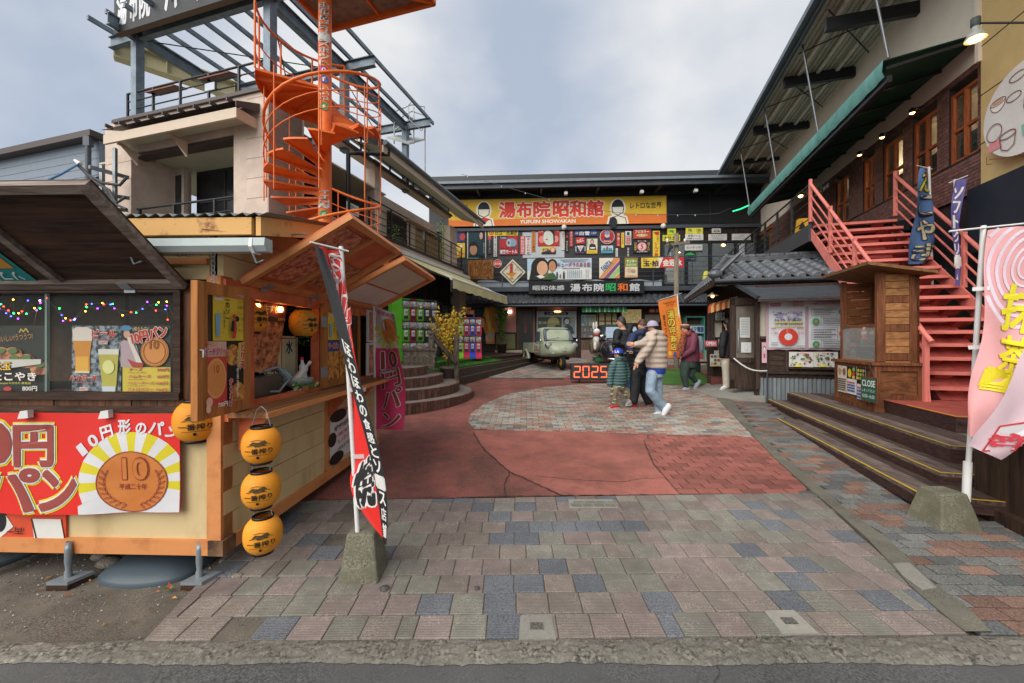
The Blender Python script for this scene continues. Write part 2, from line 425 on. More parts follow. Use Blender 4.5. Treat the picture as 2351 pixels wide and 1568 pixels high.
 # running-bond pavers
def inside(x,y,P):
 r=False
 for i in range(len(P)):
  (a,b),(c,d)=P[i],P[i-1]
  if(b>y)!=(d>y)and x<(c-a)*(y-b)/(d-b)+a:r=not r
 return r
def pavers(name,region,ang,cols,wts,bedm,L_=0.2,W_=0.1,dz=0.004,limit=300,h=0.011,tilt=0.01,org=(0,0),stag=0.5,gap=0.003,cut=True):
 region=ccw(region);bed=sheet(name,region,dz,bedm);ca,sa=cos(ang),sin(ang)
 loc=[((x-org[0])*ca+(y-org[1])*sa,-(x-org[0])*sa+(y-org[1])*ca)for x,y in region]
 x0,x1=min(p[0]for p in loc),max(p[0]for p in loc);y0,y1=min(p[1]for p in loc),max(p[1]for p in loc)
 out=[];j=0;y=y0
 while y<y1:
  x=x0-(L_*stag if j%2 else 0)-0.02
  while x<x1:
   q=[(x+gap,y+gap),(x+L_-gap,y+gap),(x+L_-gap,y+W_-gap),(x+gap,y+W_-gap)]
   q=[(org[0]+a*ca-b*sa,org[1]+a*sa+b*ca)for a,b in q]
   c=clip(q,region)if cut else(q if inside(sum(p[0]for p in q)/4,sum(p[1]for p in q)/4,region)else[])
   if len(c)>=3 and area(c)>0.0012:out.append(c)
   x+=L_
  y+=W_;j+=1
 out.sort(key=lambda c:sum(p[1]for p in c)/len(c));rest=G()
 for i,c in enumerate(out):
  mt=random.choices(cols,wts)[0];hh=dz+h-0.004+random.uniform(-0.0015,0.002)
  if i<limit:block('paver',c,hh,mt,bed,tilt)
  else:v,f=block('paver',c,hh,mt,None,tilt);rest.add(v,f,mt)
 if rest.v:stuff(rest.obj('paver_field',bed))
 return bed
B1=[speckle('brick_grey','#a8a49b','#86827a',95,bump=0.4),speckle('brick_rose','#ab8272','#8a675a',95,bump=0.4),speckle('brick_tan','#a59382','#83746a',95,bump=0.4),speckle('brick_dark','#85807a','#66625e',95,bump=0.4)]
circ=[(1074,968),(1082,950),(1112,928),(1165,906),(1250,890),(1350,882),(1450,879),(1545,881),(1605,890),(1655,912),(1690,940),(1716,972),(1730,1005),(1090,986)]
pavers('circle_paving',gxy(circ)[::-1],R_(-2),B1,(40,22,22,16),m_bed,limit=300,gap=.0055)
RB=[speckle('brick_red_a','#a0635a','#845048',95,bump=0.4),speckle('brick_red_b','#955b51','#784940',95,bump=0.4,big='#7d5148',bigscale=6)]
pavers('red_paving',gxy([(1478,1010),(1500,995),(1732,1004),(1864,1135),(1560,1135),(1502,1066)])[::-1],R_(-1),RB,(6,4),speckle('red_joint','#4a2d27','#2e1f1c',90),L_=.212,W_=.118,limit=300,gap=.006)
pavers('band_paving',gxy([(1092,986),(1250,988),(1499,995),(1478,1009),(1350,998),(1200,990)])[::-1],R_(-2),RB,(5,5),MATS['red_joint'],limit=100,gap=.005)
B2=[speckle('paver_grey','#7f7f7b','#595956',95,bump=0.4),speckle('paver_blue','#696b6b','#494b4b',95,bump=0.4),speckle('paver_salmon','#927567','#6c554a',95,bump=0.4),speckle('paver_brown','#84685b','#5f4a41',95,bump=0.4)]
side=gxy([(1652,900),(1700,940),(1732,995),(1885,1132),(2025,1252),(2262,1461),(2800,1461),(2560,1235),(2150,1188),(1800,960),(1745,915)])
pavers('side_paving',side,R_(-1),B2,(40,22,14,24),m_bed,L_=0.2,W_=0.1,limit=300,cut=False,gap=.005)
B3=[B1[0],B1[1],B1[3]]
pavers('far_paving',gxy([(1160,868),(1290,872),(1318,858),(1300,842),(1250,832),(1190,830),(1165,838),(1120,856),(1100,868)])[::-1],R_(3),B3,(5,3,4),m_bed,limit=0)
pavers('shop_front_paving',gxy([(1300,834),(1620,838),(1640,828),(1600,820),(1290,820)])[::-1],R_(-3),B3,(5,3,4),m_bed,limit=0)
# concrete edging strip, a long band that curves towards the hut
le=[(1620,893),(1652,922),(1684,956),(1724,998),(1776,1053),(1864,1132),(1917,1176),(1990,1241),(2027,1281),(2090,1352),(2149,1403),(2217,1459)]
re=[(1650,893),(1682,922),(1706,956),(1741,998),(1797,1050),(1895,1132),(1945,1176),(2035,1241),(2078,1281),(2150,1352),(2223,1403),(2276,1459)]
g=G();a=[gp(*p)+V((0,0,0.022))for p in le];b=[gp(*p)+V((0,0,0.022))for p in re];n=len(a);dn=V((0,0,-0.04))
g.add(a+b+[p+dn for p in a]+[p+dn for p in b],[(i,n+i,n+i+1,i+1)for i in range(n-1)]+[(2*n+i,i,i+1,2*n+i+1)for i in range(n-1)]+[(n+i,3*n+i,3*n+i+1,n+i+1)for i in range(n-1)],m_strip)
st=struct(g.obj('edging_strip'))
g=G();q=[gp(*p)+V((0,0,0.026))for p in((2050,1302),(2088,1300),(2150,1358),(2118,1364),(2072,1330))];g.prism([p-V((0,0,.01))for p in q],(0,0,.01),m_conc);g.obj('mortar_patch',st)
# concrete apron in front of the hut door
ap=[(1592,897),(1620,886),(1690,876),(1748,872),(1757,924),(1700,921),(1640,914)]
g=G();q=[gp(*p)for p in ap]
hz=[0.02,0.05,0.22,0.22,0.10,0.03,0.02];q=[p+V((0,0,h))for p,h in zip(q,hz)];c=sum(q,Vector())/7+V((0,0,0.03))
g.add(q+[c]+[V((p.x,p.y,gz(p.y)-0.02))for p in q],[(i,(i+1)%7,7)for i in range(7)]+[(i,8+i,8+(i+1)%7,(i+1)%7)for i in range(7)],m_conc)
struct(g.obj('apron'))
# loose gravel, leaves and twigs on the dirt
g=G();rr=random.Random(5);gm=[pc('#8f8a80'),pc('#6c6862'),pc('#a9a59b'),pc('#57524c')]
def pebble(x,y,r,m):
 z=gz(y)-0.012;g.add([(x-r,y,z),(x,y-r*.7,z),(x+r,y,z),(x,y+r*.7,z),(x+r*.1,y,z+r*1.1)],[(0,1,4),(1,2,4),(2,3,4),(3,0,4)],m)
for i in range(2600):
 y=rr.uniform(1.9,4.4);x=rr.uniform(-4.6,-0.9-0.25*(y-1.9));pebble(x,y,rr.choice((0.003,0.004,0.005,0.007)),rr.choice(gm))
for i in range(900):
 x=rr.uniform(-2.5,4.0);y=1.88+abs(rr.gauss(0,0.03));pebble(x,y,rr.uniform(0.003,0.007),rr.choice(gm))
stuff(g.obj('gravel'))['label']='fine loose gravel scattered over dirt and kerb channel'
g=G();lm=[pc('#a3552f'),pc('#7c4a33'),pc('#b9863d'),pc('#6b3c2c')]
for i in range(150):
 y=rr.uniform(1.95,3.2);x=rr.uniform(-4.3,-1.6);a=rr.uniform(0,6.28);r=rr.uniform(0.008,0.02);z=gz(y)-0.005
 g.add([(x+r*cos(a),y+r*sin(a),z),(x-r*.4*sin(a),y+r*.4*cos(a),z+.008),(x-r*cos(a),y-r*sin(a),z),(x+r*.4*sin(a),y-r*.4*cos(a),z+.004)],[(0,1,2),(0,2,3)],rr.choice(lm))
stuff(g.obj('fallen_leaves'))['label']='small dry leaves lying on dirt below the stall'

# cracks in the red screed and between old and new asphalt
def crack(name,pts,w,dz=.0085,seed=1):
 rr=random.Random(seed);g=G();q=[]
 for i in range(len(pts)-1):
  a,b=gp(*pts[i]),gp(*pts[i+1]);n=max(2,int((b-a).length/.035))
  for k in range(n):q.append(a.lerp(b,k/n)+V((rr.gauss(0,.006),rr.gauss(0,.006),0)))
 q.append(gp(*pts[-1]));L,R2=[],[]
 for i,p in enumerate(q):
  d=(q[min(i+1,len(q)-1)]-q[max(i-1,0)]).normalized();s_=V((-d.y,d.x,0))*w*rr.uniform(.3,1)/2;z=V((0,0,gz(p.y)+dz-p.z));L.append(p+s_+z);R2.append(p-s_+z)
 n=len(q);g.add(L+R2,[(i,i+1,n+i+1,n+i)for i in range(n-1)],m_bed);return struct(g.obj(name))
crack('ground_crack',[(1086,992),(1110,1030),(1170,1085),(1232,1112),(1290,1139)],.022,seed=2);crack('ground_crack',[(1232,1095),(1330,1103),(1420,1108),(1470,1100),(1540,1098)],.010,seed=3);crack('ground_crack',[(1170,1085),(1158,1112),(1160,1140)],.014,seed=4);crack('ground_crack',[(1478,1012),(1502,1066),(1530,1100),(1562,1136)],.02,seed=5);crack('ground_crack',[(700,1152),(900,1147),(1160,1141),(1860,1136)],.016,seed=6,dz=.012)
crack('ground_crack',[(1640,1568),(1655,1545),(1640,1528),(1648,1516)],.008,seed=7,dz=.003)
# ------------------------------------------------------------------ back building: black retro hall with signs
TB=R_(3.3)
FB=Frame((2.52,18.5),(-sin(TB),-cos(TB)))
m_blk=mat('black_siding','#27292d',rough=0.45,var=0.15,scale=2,spec=0.5)
m_blkg=mat('black_gloss','#1f2226',rough=0.22,var=0.1,scale=1,spec=0.6)
m_dsteel=mat('dark_steel','#4a5057',rough=0.5,var=0.2,scale=3,metal=0.2)
m_dwood=wood('dark_wood','#3f332c','#211a16',axis='z')
m_dwoodx=wood('dark_wood_x','#43362e','#231b17',axis='x')
m_tile=mat('kawara','#5c6066',rough=0.38,var=0.3,scale=9,spec=0.55,hex2='#3b3e43',bump=0.15,bscale=30)
m_pink=mat('pink_plaster','#b57d76',rough=0.85,var=0.12,scale=5)
m_cream=mat('cream_base','#bfb096',rough=0.85,var=0.1,scale=4)
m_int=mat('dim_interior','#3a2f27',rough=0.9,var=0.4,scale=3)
m_glow=mat('lamp_glow','#ffc878',emit=3.2,var=0.0)
m_white=mat('white_paint','#d9d9d6',rough=0.5,var=0.08,scale=5)
m_glass=glass('window_glass','#aebfc6',0.16)
def fr_part(fr,name,parent,boxes):
 g=G()
 for b in boxes:fr.box(g,*b)
 return g.obj(name,parent)
def c1(x,y):return 1033.1+x*.16594,428.6+y*.16594
def c2(x,y):return 1377.5+x*.16594,428.6+y*.16594
def c3(x,y):return 1033.1+x*.16594,658.1+y*.16594
def c4(x,y):return 1339.3+x*.17568,688.8+y*.17568
X=FB.x
xl,xr=X(985),X(1760)
bb=thing('retro_hall','black two-storey hall at the back covered in old enamel signs','building',FB.at(0,gz(18.5)))
zt=FB.z(1300,428)
o=fr_part(FB,'upper_wall',bb,[(xl,xr,FB.z(1300,672),zt+.6,-0.3,0.0,m_blk)])
fr_part(FB,'wall_panel',o,[(X(1534),X(1628),FB.z(1600,512),FB.z(1600,446),0,.03,m_blkg)])
fr_part(FB,'wall_panel',o,[(X(1631),X(1730),FB.z(1680,512),FB.z(1680,446),0,.03,m_blkg)])
fr_part(FB,'belt_rail',bb,[(xl,xr,FB.z(1300,529),FB.z(1300,522),0,.12,m_dsteel)])
# roof edge: gutter, fascia, soffit, rafters
g=G();ze=FB.z(1300,416,1.1);zs=FB.z(1300,430,1.1)
FB.box(g,xl-.6,xr,ze-.24,ze,1.0,1.12,m_dsteel);FB.box(g,xl-.6,xr,ze-.05,ze+.06,1.1,1.25,mat('gutter_grey','#6b737b',rough=.45,metal=.2))
ro=g.obj('roof',bb)
fr_part(FB,'soffit',ro,[(xl-.6,xr,ze-.10,ze-.06,0,1.0,m_blk)])
g=G();g.add([FB.at(xl-.6,ze,1.1),FB.at(xr,ze,1.1),FB.at(xr,ze+1.6,-5),FB.at(xl-.6,ze+1.6,-5)],[(0,1,2,3)],m_dsteel);g.obj('roof_sheet',ro)
for u in(1100,1240,1365,1500,1640):
 fr_part(FB,'rafter',ro,[(X(u),X(u)+.09,ze-.26,ze-.12,.05,1.0,m_dsteel)])
for u in(1296,1462,1580):
 g=G();x=X(u);FB.box(g,x-.07,x+.07,ze-.5,ze-.38,.75,.92,m_white);g.beam(FB.at(x,ze-.12,.8),FB.at(x,ze-.38,.82),.03,.03,m_dsteel);g.obj('spotlight',ro)
 # shop windows upstairs on the right
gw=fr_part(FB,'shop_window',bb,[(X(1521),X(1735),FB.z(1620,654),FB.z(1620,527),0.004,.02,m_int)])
for u in(1521,1574,1629,1688,1733):
 fr_part(FB,'mullion',gw,[(X(u)-.05,X(u)+.05,FB.z(u,654),FB.z(u,527),.02,.10,m_blk)])
fr_part(FB,'transom',gw,[(X(1521),X(1735),FB.z(1620,558),FB.z(1620,553),.02,.085,m_blk)])
for u0,u1 in((1523,1572),(1577,1626),(1632,1685),(1691,1731)):
 g=G();FB.box(g,X(u0)+.03,X(u1)-.03,FB.z(1620,652),FB.z(1620,559),.045,.05,m_glass);g.obj('pane',gw)
for u,v in((1598,572),(1660,563),(1560,580),(1700,600)):
 g=G();g.ball(FB.at(X(u),FB.z(u,v),.025),.10,.02,.06,m_glow,8,5);g.obj('ceiling_lamp',gw)
shirt=[(-.28,.3),(-.14,.36),(.14,.36),(.28,.3),(.36,.02),(.24,-.02),(.22,-.36),(-.22,-.36),(-.24,-.02),(-.36,.02)]
for i,(u,v,h,lb)in enumerate(((1539,585,'#15161a','black t-shirt hung behind the upper window left of the wooden post'),(1568,585,'#1d1c1f','black t-shirt hung behind the upper window right of the wooden post'),(1543,630,'#c9c4bd','white t-shirt hanging low behind the upper window'),(1566,632,'#101114','black t-shirt hanging low behind the upper window'),(1702,574,'#cfd3d4','white t-shirt beside the hut ridge upstairs'),(1722,574,'#17181b','black t-shirt at the right end of the upper windows'))):
 g=G();x,z=FB.hit(u,v,.035);sc=.95 if i<4 else .8
 g.prism([FB.at(x+a*sc,z+b*sc,.03)for a,b in shirt],FB.n*.012,pc(h,.8));prints(g,Panel(FB.at(x-.09,z+.1,.042),FB.r*.18,V((0,0,-.25))),[('v','湯布院',.3,0,.7,1,'#b03030' if i%2 else '#d8d8d8')]);tag(g.obj('t_shirt'),lb,'t-shirt','t-shirts in the upper shop window')
g=G();x,z=FB.hit(1598,640,.1);g.ball(FB.at(x+.45,z,.12),.17,.1,.38,pc('#d8d25a',.5));tag(g.obj('plush_toy'),'plain yellow egg shaped soft toy behind the upper railing','toy')

# the long banner
bx0,bx1,bz0,bz1=FB.rect(1050,454,1530,517,.2)
P=Panel(FB.at(X(1030,.2),FB.z(1290,454,.2),.2),FB.at(X(1530,.2),0,.2)-FB.at(X(1030,.2),0,.2),V((0,0,-(FB.z(1290,454,.2)-FB.z(1290,516,.2)))))
def bu(u):return(u-1030)/500.0
yb=thing('shop_banner','long yellow and orange banner with big red hall name','banner',P.p(.5,1))
wave=[(i/20,.74+.035*sin(i/20*6.0+.8)-.10*(i/20)**3)for i in range(21)]
board('banner_board',P,'#dfb637',[('p',[(0,1)]+wave+[(1,1)],'#e07a33')],'','',parent=yb,thick=.06,edge='#3a3a3a')
chars='湯布院昭和館';us=[(1149,1186),(1190,1224),(1229,1267),(1274,1309),(1312,1348),(1351,1388)]
for ch,(a,b)in zip(chars,us):g=G();put_text(g,P,ch,bu(a),.12,bu(b),.70,pc('#d8402f'),.006,.045,outline=pc('#e9e3d0'),ow=.035);g.obj('letter',yb)
for tx,a,c,b,e_,h,bo in(('YUFUIN SHOWAKAN',1197,.80,1325,.93,'#efe9dc',.03),('レトロな世界',1449,.22,1519,.46,'#2a2a28',.015),('わく',1045,.2,1075,.40,'#2a2a28',.015),('んるん',1045,.45,1084,.64,'#2a2a28',.015)):g=G();put_text(g,P,tx,bu(a),c,bu(b),e_,pc(h),.006,bo);g.obj('lettering',yb)
# two plain children's busts without faces
for cu,sgn in((1113,1),(1421,-1)):
 g=G();c=bu(cu);prints(g,P,[('c',c,.42,.036,.36,'#e9e3d0'),('p',[(c-.05,1),(c-.042,.72),(c,.62),(c+.042,.72),(c+.05,1)],'#e9e3d0'),('p',[(c+.028*cos(t*pi/8),.38-.28*sin(t*pi/8))for t in range(9)],'#20242c'),('l',[(c-.026,.40),(c-.024,.58),(c,.68),(c+.024,.58),(c+.026,.40)],.035,'#20242c'),('l',[(c-.04,.99),(c-.034,.78),(c,.70),(c+.034,.78),(c+.04,.99)],.03,'#20242c')]+([('p',[(c-.03,.74),(c,.68),(c+.03,.74),(c+.01,.86),(c-.01,.80)],'#c8342c')]if sgn>0 else[('c',c-.02,.95,.018,.2,'#20242c')]),d=.005);g.obj('figure_print',yb)
for u in(1294,1518):
 g=G();g.ball(FB.at(X(u),FB.z(u,522 if u<1400 else 519,.3),.3),.12,.12,.12,m_white,14,10);g.beam(FB.at(X(u),FB.z(u,522),.0),FB.at(X(u),FB.z(u,522,.3),.2),.05,.05,m_dsteel)
 tag(g.obj('globe_lamp'),'white globe lamp under the %s of the long banner'%('middle' if u<1400 else 'right end'),'lamp','globe lamps below the banner')

RUST=mat('rusted_enamel','#b57a34',hex2='#4c2a17',rough=.7,scale=5,stretch=(9,9,1.2),lo=.4,hi=.62)
AGED=mat('aged_enamel','#d5cdb6',hex2='#8a6a45',rough=.55,scale=4,lo=.30,hi=.42)
def sg(cv,x0,y0,x1,y1,base,items,label,n=.06,cat='sign',name='enamel_sign',**k):
 (u0,v0),(u1,v1)=cv(x0,y0),cv(x1,y1)
 return board(name,fpanel(FB,u0,v0,u1,v1,n),base,items,label,cat,'old enamel signs on the hall',thick=k.pop('thick',.03),**k)
WH='#d8d6cd';RD='#b62c2c';NV='#1f2a55';BK='#1b1b1d';YL='#d9bc3c'
sg(c1,240,600,498,1003,WH,[('r',.04,.03,.96,1,'#183a44'),('c',.78,.2,.17,.16,'#1a1d20'),('c',.74,.2,.09,.12,'#c9a48c'),('p',[(.05,1),(.15,.85),(.5,.82),(.95,.9),(.95,1)],'#15191c'),('c',.33,.62,.25,.24,'#191613'),('c',.33,.66,.20,.20,'#b98a6c'),('p',[(.13,.62),(.15,.45),(.5,.45),(.53,.62),(.45,.54),(.2,.54)],'#191613'),('v','昭和の名画',.86,.45,.92,.8,'#c9d4d4'),('w',.1,.95,.6,.975,'#5fb8c4')],'tall dark film poster with a large face near the left building',name='film_poster',cat='poster')
sg(c1,525,590,940,678,YL,[('c',.12,.5,.08,.36,'#b9352e'),('c',.12,.5,.05,.22,YL),('c',.12,.5,.03,.14,'#b9352e'),('t','日立',.25,.18,.49,.85,'#3b2a1e',{'bold':.03}),('t','電気',.5,.2,.58,.5,'#3b2a1e'),('t','洗濯機',.61,.15,.97,.88,'#3b2a1e',{'bold':.02})],'yellow sign with brown washing machine lettering')
sg(c1,525,683,572,928,NV,[('r',0,0,1,.2,'#c0504d'),('v','エスビーカレー',.2,.24,.8,.97,YL)],'narrow navy sign with yellow vertical curry lettering')
sg(c1,605,683,648,968,WH,[('c',.5,.06,.3,.05,RD),('v','アサヒ地下タビ特約店',.2,.13,.8,.98,'#22305c')],'narrow white sign with blue vertical lettering beside the motor sign')
sg(c1,685,683,940,940,'#a8252b',[('r',0,0,.42,.17,NV),('t','Toshiba',.04,.04,.38,.14,WH),('c',.66,.36,.28,.23,'#7e97a8'),('c',.5,.36,.12,.2,'#a9bcc8'),('c',.5,.36,.06,.1,'#3c4a55'),('r',.62,.56,.9,.66,'#3c4a55'),('t','東芝モートル',.03,.74,.96,.95,'#d8dbe4',{'bold':.03}),('t','ヨウサイ',.06,.62,.5,.7,BK)],'red square sign with a grey electric motor')
sg(c1,1005,625,1583,992,'#b9bfc4',[],'plain pale grey board behind the red mask sign',n=.03,name='backing_board',cat='board')
sg(c1,972,683,1036,935,'#c9444c',[('c',.5,.1,.35,.08,'#e3a9a6'),('v','別府温泉',.12,.22,.88,.9,'#e8d9d4'),('r',.1,.92,.9,.97,'#e3a9a6')],'narrow pink red sign with four pale characters')
sg(c1,1050,683,1115,935,WH,[('r',0,0,1,.07,'#4a6a8c'),('v','南天会利剤',.15,.1,.85,.86,'#b03035'),('r',.2,.89,.8,.97,'#5a6f86')],'narrow white sign with red vertical characters')
sg(c1,1130,615,1183,900,'#c0782f',[('v','イカリヤマ醤油',.18,.03,.82,.97,'#43301d')],'narrow orange soy sauce sign with dark characters')
sg(c1,1215,585,1515,818,'#b32b2b',[('t','日本',.03,.05,.26,.2,WH),('t','一の',.78,.05,.97,.2,'#e0b7a8'),('c',.18,.62,.13,.22,'#d98a7c'),('c',.84,.6,.12,.2,'#d98a7c'),('c',.52,.5,.27,.46,'#c9d2c6'),('p',[(.4,.04),(.62,.02),(.78,.2),(.79,.7),(.72,.85),(.71,.35),(.6,.16)],'#23211f'),('c',.41,.62,.05,.04,RD)],'red sign with a round white folk mask')
sg(c1,1265,832,1465,930,YL,[('p',[(0,1),(.0,.8),(.55,.45),(1,.4),(1,1)],BK),('t','灯油',.08,.2,.52,.75,'#27406b',{'bold':.03}),('c',.78,.45,.18,.38,'#c2443c'),('c',.78,.45,.13,.28,'#dcb5a8')],'yellow and black lamp oil sign with a red disc')
sg(c1,1545,618,1585,875,WH,[('v','森永キャラメル',.2,.1,.8,.9,RD)],'narrow white caramel sign at the edge of the grey board',n=.07)
sg(c1,1597,660,1640,900,BK,[('p',[(.1,.15),(.5,.02),(.9,.15),(.5,.2)],'#d0352f'),('v','ラクビス',.2,.38,.8,.97,WH)],'narrow black sign with a red mark and white characters')
sg(c1,1655,610,1700,828,RD,[('v','神戸マリン',.18,.05,.82,.95,'#e3cfc9')],'narrow red sign with white vertical marine lettering')
sg(c1,1720,607,2040,682,'#26396f',[('t','清酒',.04,.3,.17,.68,WH),('t','白雪',.23,.15,.66,.85,WH,{'bold':.03}),('t','小西屋',.72,.3,.96,.7,WH)],'wide blue sign with two big white characters')
sg(c1,1743,700,1862,788,'#c22c33',[('t','たばこ',.1,.25,.9,.75,WH,{'bold':.03,'rot':-.3})],'small red tobacco sign with white lettering')
sg(c1,1725,813,1885,925,'#20244a',[('p',[(.2,.03),(.8,.03),(.5,.78)],WH),('t','桜',.41,.1,.6,.5,RD),('v','鶴亀',.04,.1,.17,.75,WH),('v','酒場',.83,.1,.96,.75,WH),('t','マキノシスター',.05,.83,.95,.96,'#c98d86')],'navy sign with a white triangle')
sg(c1,1893,720,2040,925,'#d8d1be',[('r',0,.72,1,1,YL),('p',[(.22,.75),(.25,.4),(.5,.32),(.82,.4),(.9,.75)],'#22242a'),('c',.5,.2,.17,.17,'#1b1a19'),('c',.5,.22,.13,.13,'#d0a78c'),('c',.55,.62,.25,.05,'#e8e3d8'),('t','ボンカレー',.15,.84,.9,.95,RD),('v','牛肉野菜入り',.03,.05,.13,.6,'#444')],'curry sign with a person in dark kimono over yellow')
(u0,v0)=c1(2176,690);r=102*.16594
P_=fpanel(FB,u0-r,v0-r,u0+r,v0+r,.06);g=G()
def disc(g,P,m,thick,n=32):
 q=[P.p(.5+.5*cos(i*2*pi/n),.5+.5*sin(i*2*pi/n))for i in range(n)];g.prism([p-P.N*thick for p in q],P.N*thick,m)
disc(g,P_,pc(WH),.03);prints(g,P_,[('c',.5,.5,.47,.47,'#b5292c'),('c',.5,.58,.22,.16,'#27406b'),('c',.5,.42,.17,.16,'#d9b59c'),('c',.5,.24,.2,.14,'#6f93b5'),('t','福助製品',.25,.76,.75,.88,'#e9d9c9')])
tag(g.obj('enamel_sign'),'round red sign with a small seated figure','sign','old enamel signs on the hall')
sg(c1,2093,815,2257,920,'#b9d3dc',[('r',0,.6,1,1,'#4f9bb0'),('t','月桂冠',.1,.3,.9,.75,'#27404f',{'bold':.02}),('c',.5,.2,.1,.12,'#c0504d')],'small pale blue sake sign below the round red sign')
sg(c2,218,852,248,985,WH,[('v','九州乃友',.15,.08,.85,.95,'#2b2b2b')],'short narrow white sign under the red sauce sign')
sg(c2,232,637,278,825,'#c03034',[('v','新ノ鶴ソース',.15,.05,.85,.96,WH)],'narrow red sauce sign with white characters')
sg(c2,295,635,335,838,YL,[('v','大学目薬',.2,.1,.8,.78,'#b05030'),('c',.5,.98,.5,.06,YL)],'narrow yellow sign with rounded foot')
sg(c2,350,615,433,807,WH,[('c',.5,.18,.26,.13,'#3a4a66'),('r',.22,.34,.78,.97,'#c23a3c'),('v','美人ぬか',.28,.37,.72,.95,WH),('v','東京名物',.04,.3,.17,.9,'#33415f'),('v','本舗製造',.83,.3,.96,.9,'#33415f')],'white sign with a red centre column')
sg(c2,370,838,408,985,BK,[('v','湯布院',.12,.03,.88,.86,WH),('r',.1,.9,.9,.99,'#2f9d55')],'small black plate with three white characters')
sg(c2,462,577,702,717,'#b5482c',[('p',[(0,.3),(1,.3),(1,0),(0,0)],'#b3302b'),('t','フジカラー',.1,.16,.9,.46,'#ecdcc8',{'bold':.02}),('c',.5,.68,.32,.13,'#dfc9a2'),('t','FUJI FILM',.25,.62,.75,.75,'#4b3b2b')],'red orange photo film sign with a cream oval')
sg(c2,460,735,702,915,'#1d2433',[('c',.5,.52,.29,.36,'#c62a3d'),('c',.5,.52,.24,.30,WH),('c',.5,.52,.20,.25,'#c62a3d'),('c',.5,.52,.18,.22,WH),('t','5',.43,.36,.57,.68,'#c62a3d',{'bold':.06}),('v','地下たび',.80,.2,.95,.82,YL),('v','万年軍手',.05,.2,.2,.82,YL),('t','丸五本部 福岡',.2,.86,.8,.96,WH),('t','宮下一番',.25,.05,.75,.15,WH)],'dark square sign with a red numeral in a ring')
sg(c2,732,610,828,978,YL,[('p',[(.1,.05),(.85,.02),(.85,.17),(.4,.15)],RD),('v','片倉の',.55,.18,.85,.42,'#3a2f2a'),('v','シルク号',.2,.43,.8,.98,'#b62c2c',{'bold':.03})],'tall yellow sign with big red vertical lettering')
sg(c2,930,580,1050,662,'#d8cf3b',[('p',[(.2,.3),(.5,.2),(.75,.25),(.8,.6),(.6,.9),(.55,.6),(.3,.65)],'#3f9b48')],'small yellow plate with a green map',n=.12)
sg(c2,868,667,1108,752,'#c9c53a',[('t','大分土産',.05,.2,.95,.82,'#22201c',{'bold':.02})],'yellow souvenir sign over the upper window',n=.12)
sg(c2,1187,570,1425,655,'#d8d04a',[('t','馬',.12,.12,.36,.62,'#33302a'),('t','油',.62,.12,.86,.62,'#33302a'),('t','Horse',.1,.74,.4,.94,'#5a5648'),('t','Oil',.65,.74,.82,.94,'#5a5648')],'yellow horse oil sign above a white sign',n=.12)
sg(c2,1180,655,1430,740,'#cfd0cc',[('t','鉄腕アトム',.15,.1,.86,.5,'#2a2a2a'),('t','機動戦士 ガンダム',.1,.6,.92,.88,'#2a2a2a')],'white two-line shop sign under the horse oil sign',n=.12)
sg(c2,1502,655,1757,742,'#cfd0cc',[('t','ウルトラマン',.14,.12,.88,.46,'#2a2a2a'),('t','ペコちゃん',.2,.56,.8,.88,'#2a2a2a')],'white two-line shop sign over the third upper window',n=.12)
sg(c2,1550,577,1672,640,'#cbc8bb',[('l',[(.2,.7),(.3,.4),(.6,.35),(.85,.6),(.8,.75),(.2,.75)],.03,'#333')],'small pale sign with a line drawing',n=.12)
sg(c2,1828,650,2085,738,'#cfd0cc',[('t','こけし',.35,.12,.7,.46,'#2a2a2a'),('t','アデリアレトロ',.1,.56,.9,.86,'#2a2a2a')],'white two-line shop sign at the right end upstairs',n=.12)
sg(c2,1175,800,1418,882,'#c6c7c4',[('t','モンチッチ',.1,.3,.9,.72,'#2a2a2a')],'white one-line sign hanging in the upper window',n=.12)
sg(c2,1170,905,1325,1010,'#20242a',[('p',[(0,.4),(.3,.1),(.6,.05),(1,.4)],'#2f9d55'),('t','湯布ワールド',.02,.5,.98,.72,'#c8628a'),('t','シールで販売中',.02,.8,.98,.97,'#5aa7c9')],'dark sticker with a green hill on the upper window',n=.12)
# the walkway railing with the lower row
NR=.75
rl=thing('walkway_railing','thin dark wire railing along the upper walkway of the hall','railing',FB.at(0,FB.z(1300,655),NR))
zt_,zb_=FB.z(1300,592,NR),FB.z(1300,652,NR)
for k in range(6):
 g=G();z=zt_+(zb_-zt_)*k/5.5;g.tube([FB.at(xl,z,NR),FB.at(X(1640),z,NR)],.012 if k else .022,m_dsteel,5);g.obj('rail',rl)
for u in(1070,1153,1240,1330,1416,1500,1590):
 g=G();FB.box(g,X(u,NR)-.02,X(u,NR)+.02,zb_-.1,zt_,NR-.03,NR-.005,m_dsteel);g.obj('post',rl)
o=fr_part(FB,'walkway',bb,[(xl,X(1680),zb_-.32,zb_-.12,0,NR+.05,m_dsteel),(xl,X(1680),zb_-.9,zb_-.32,.0,.45,m_blk)])
n=40;x0,x1=X(1096,NR),X(1520,NR);g=G();pts=[]
for i in range(n+1):
 t=i/n;pts.append((x0+(x1-x0)*t,zb_+.14+.06*sin(t*31)+.05*sin(t*13+1)))
g.prism([FB.at(x0,zb_-.12,NR-.05)]+[FB.at(a,b,NR-.05)for a,b in pts]+[FB.at(x1,zb_-.12,NR-.05)],FB.n*.02,pc('#8f98a2'));tag(g.obj('skyline_panel'),'grey cut-out panel with a wavy hill outline behind the railing','panel')
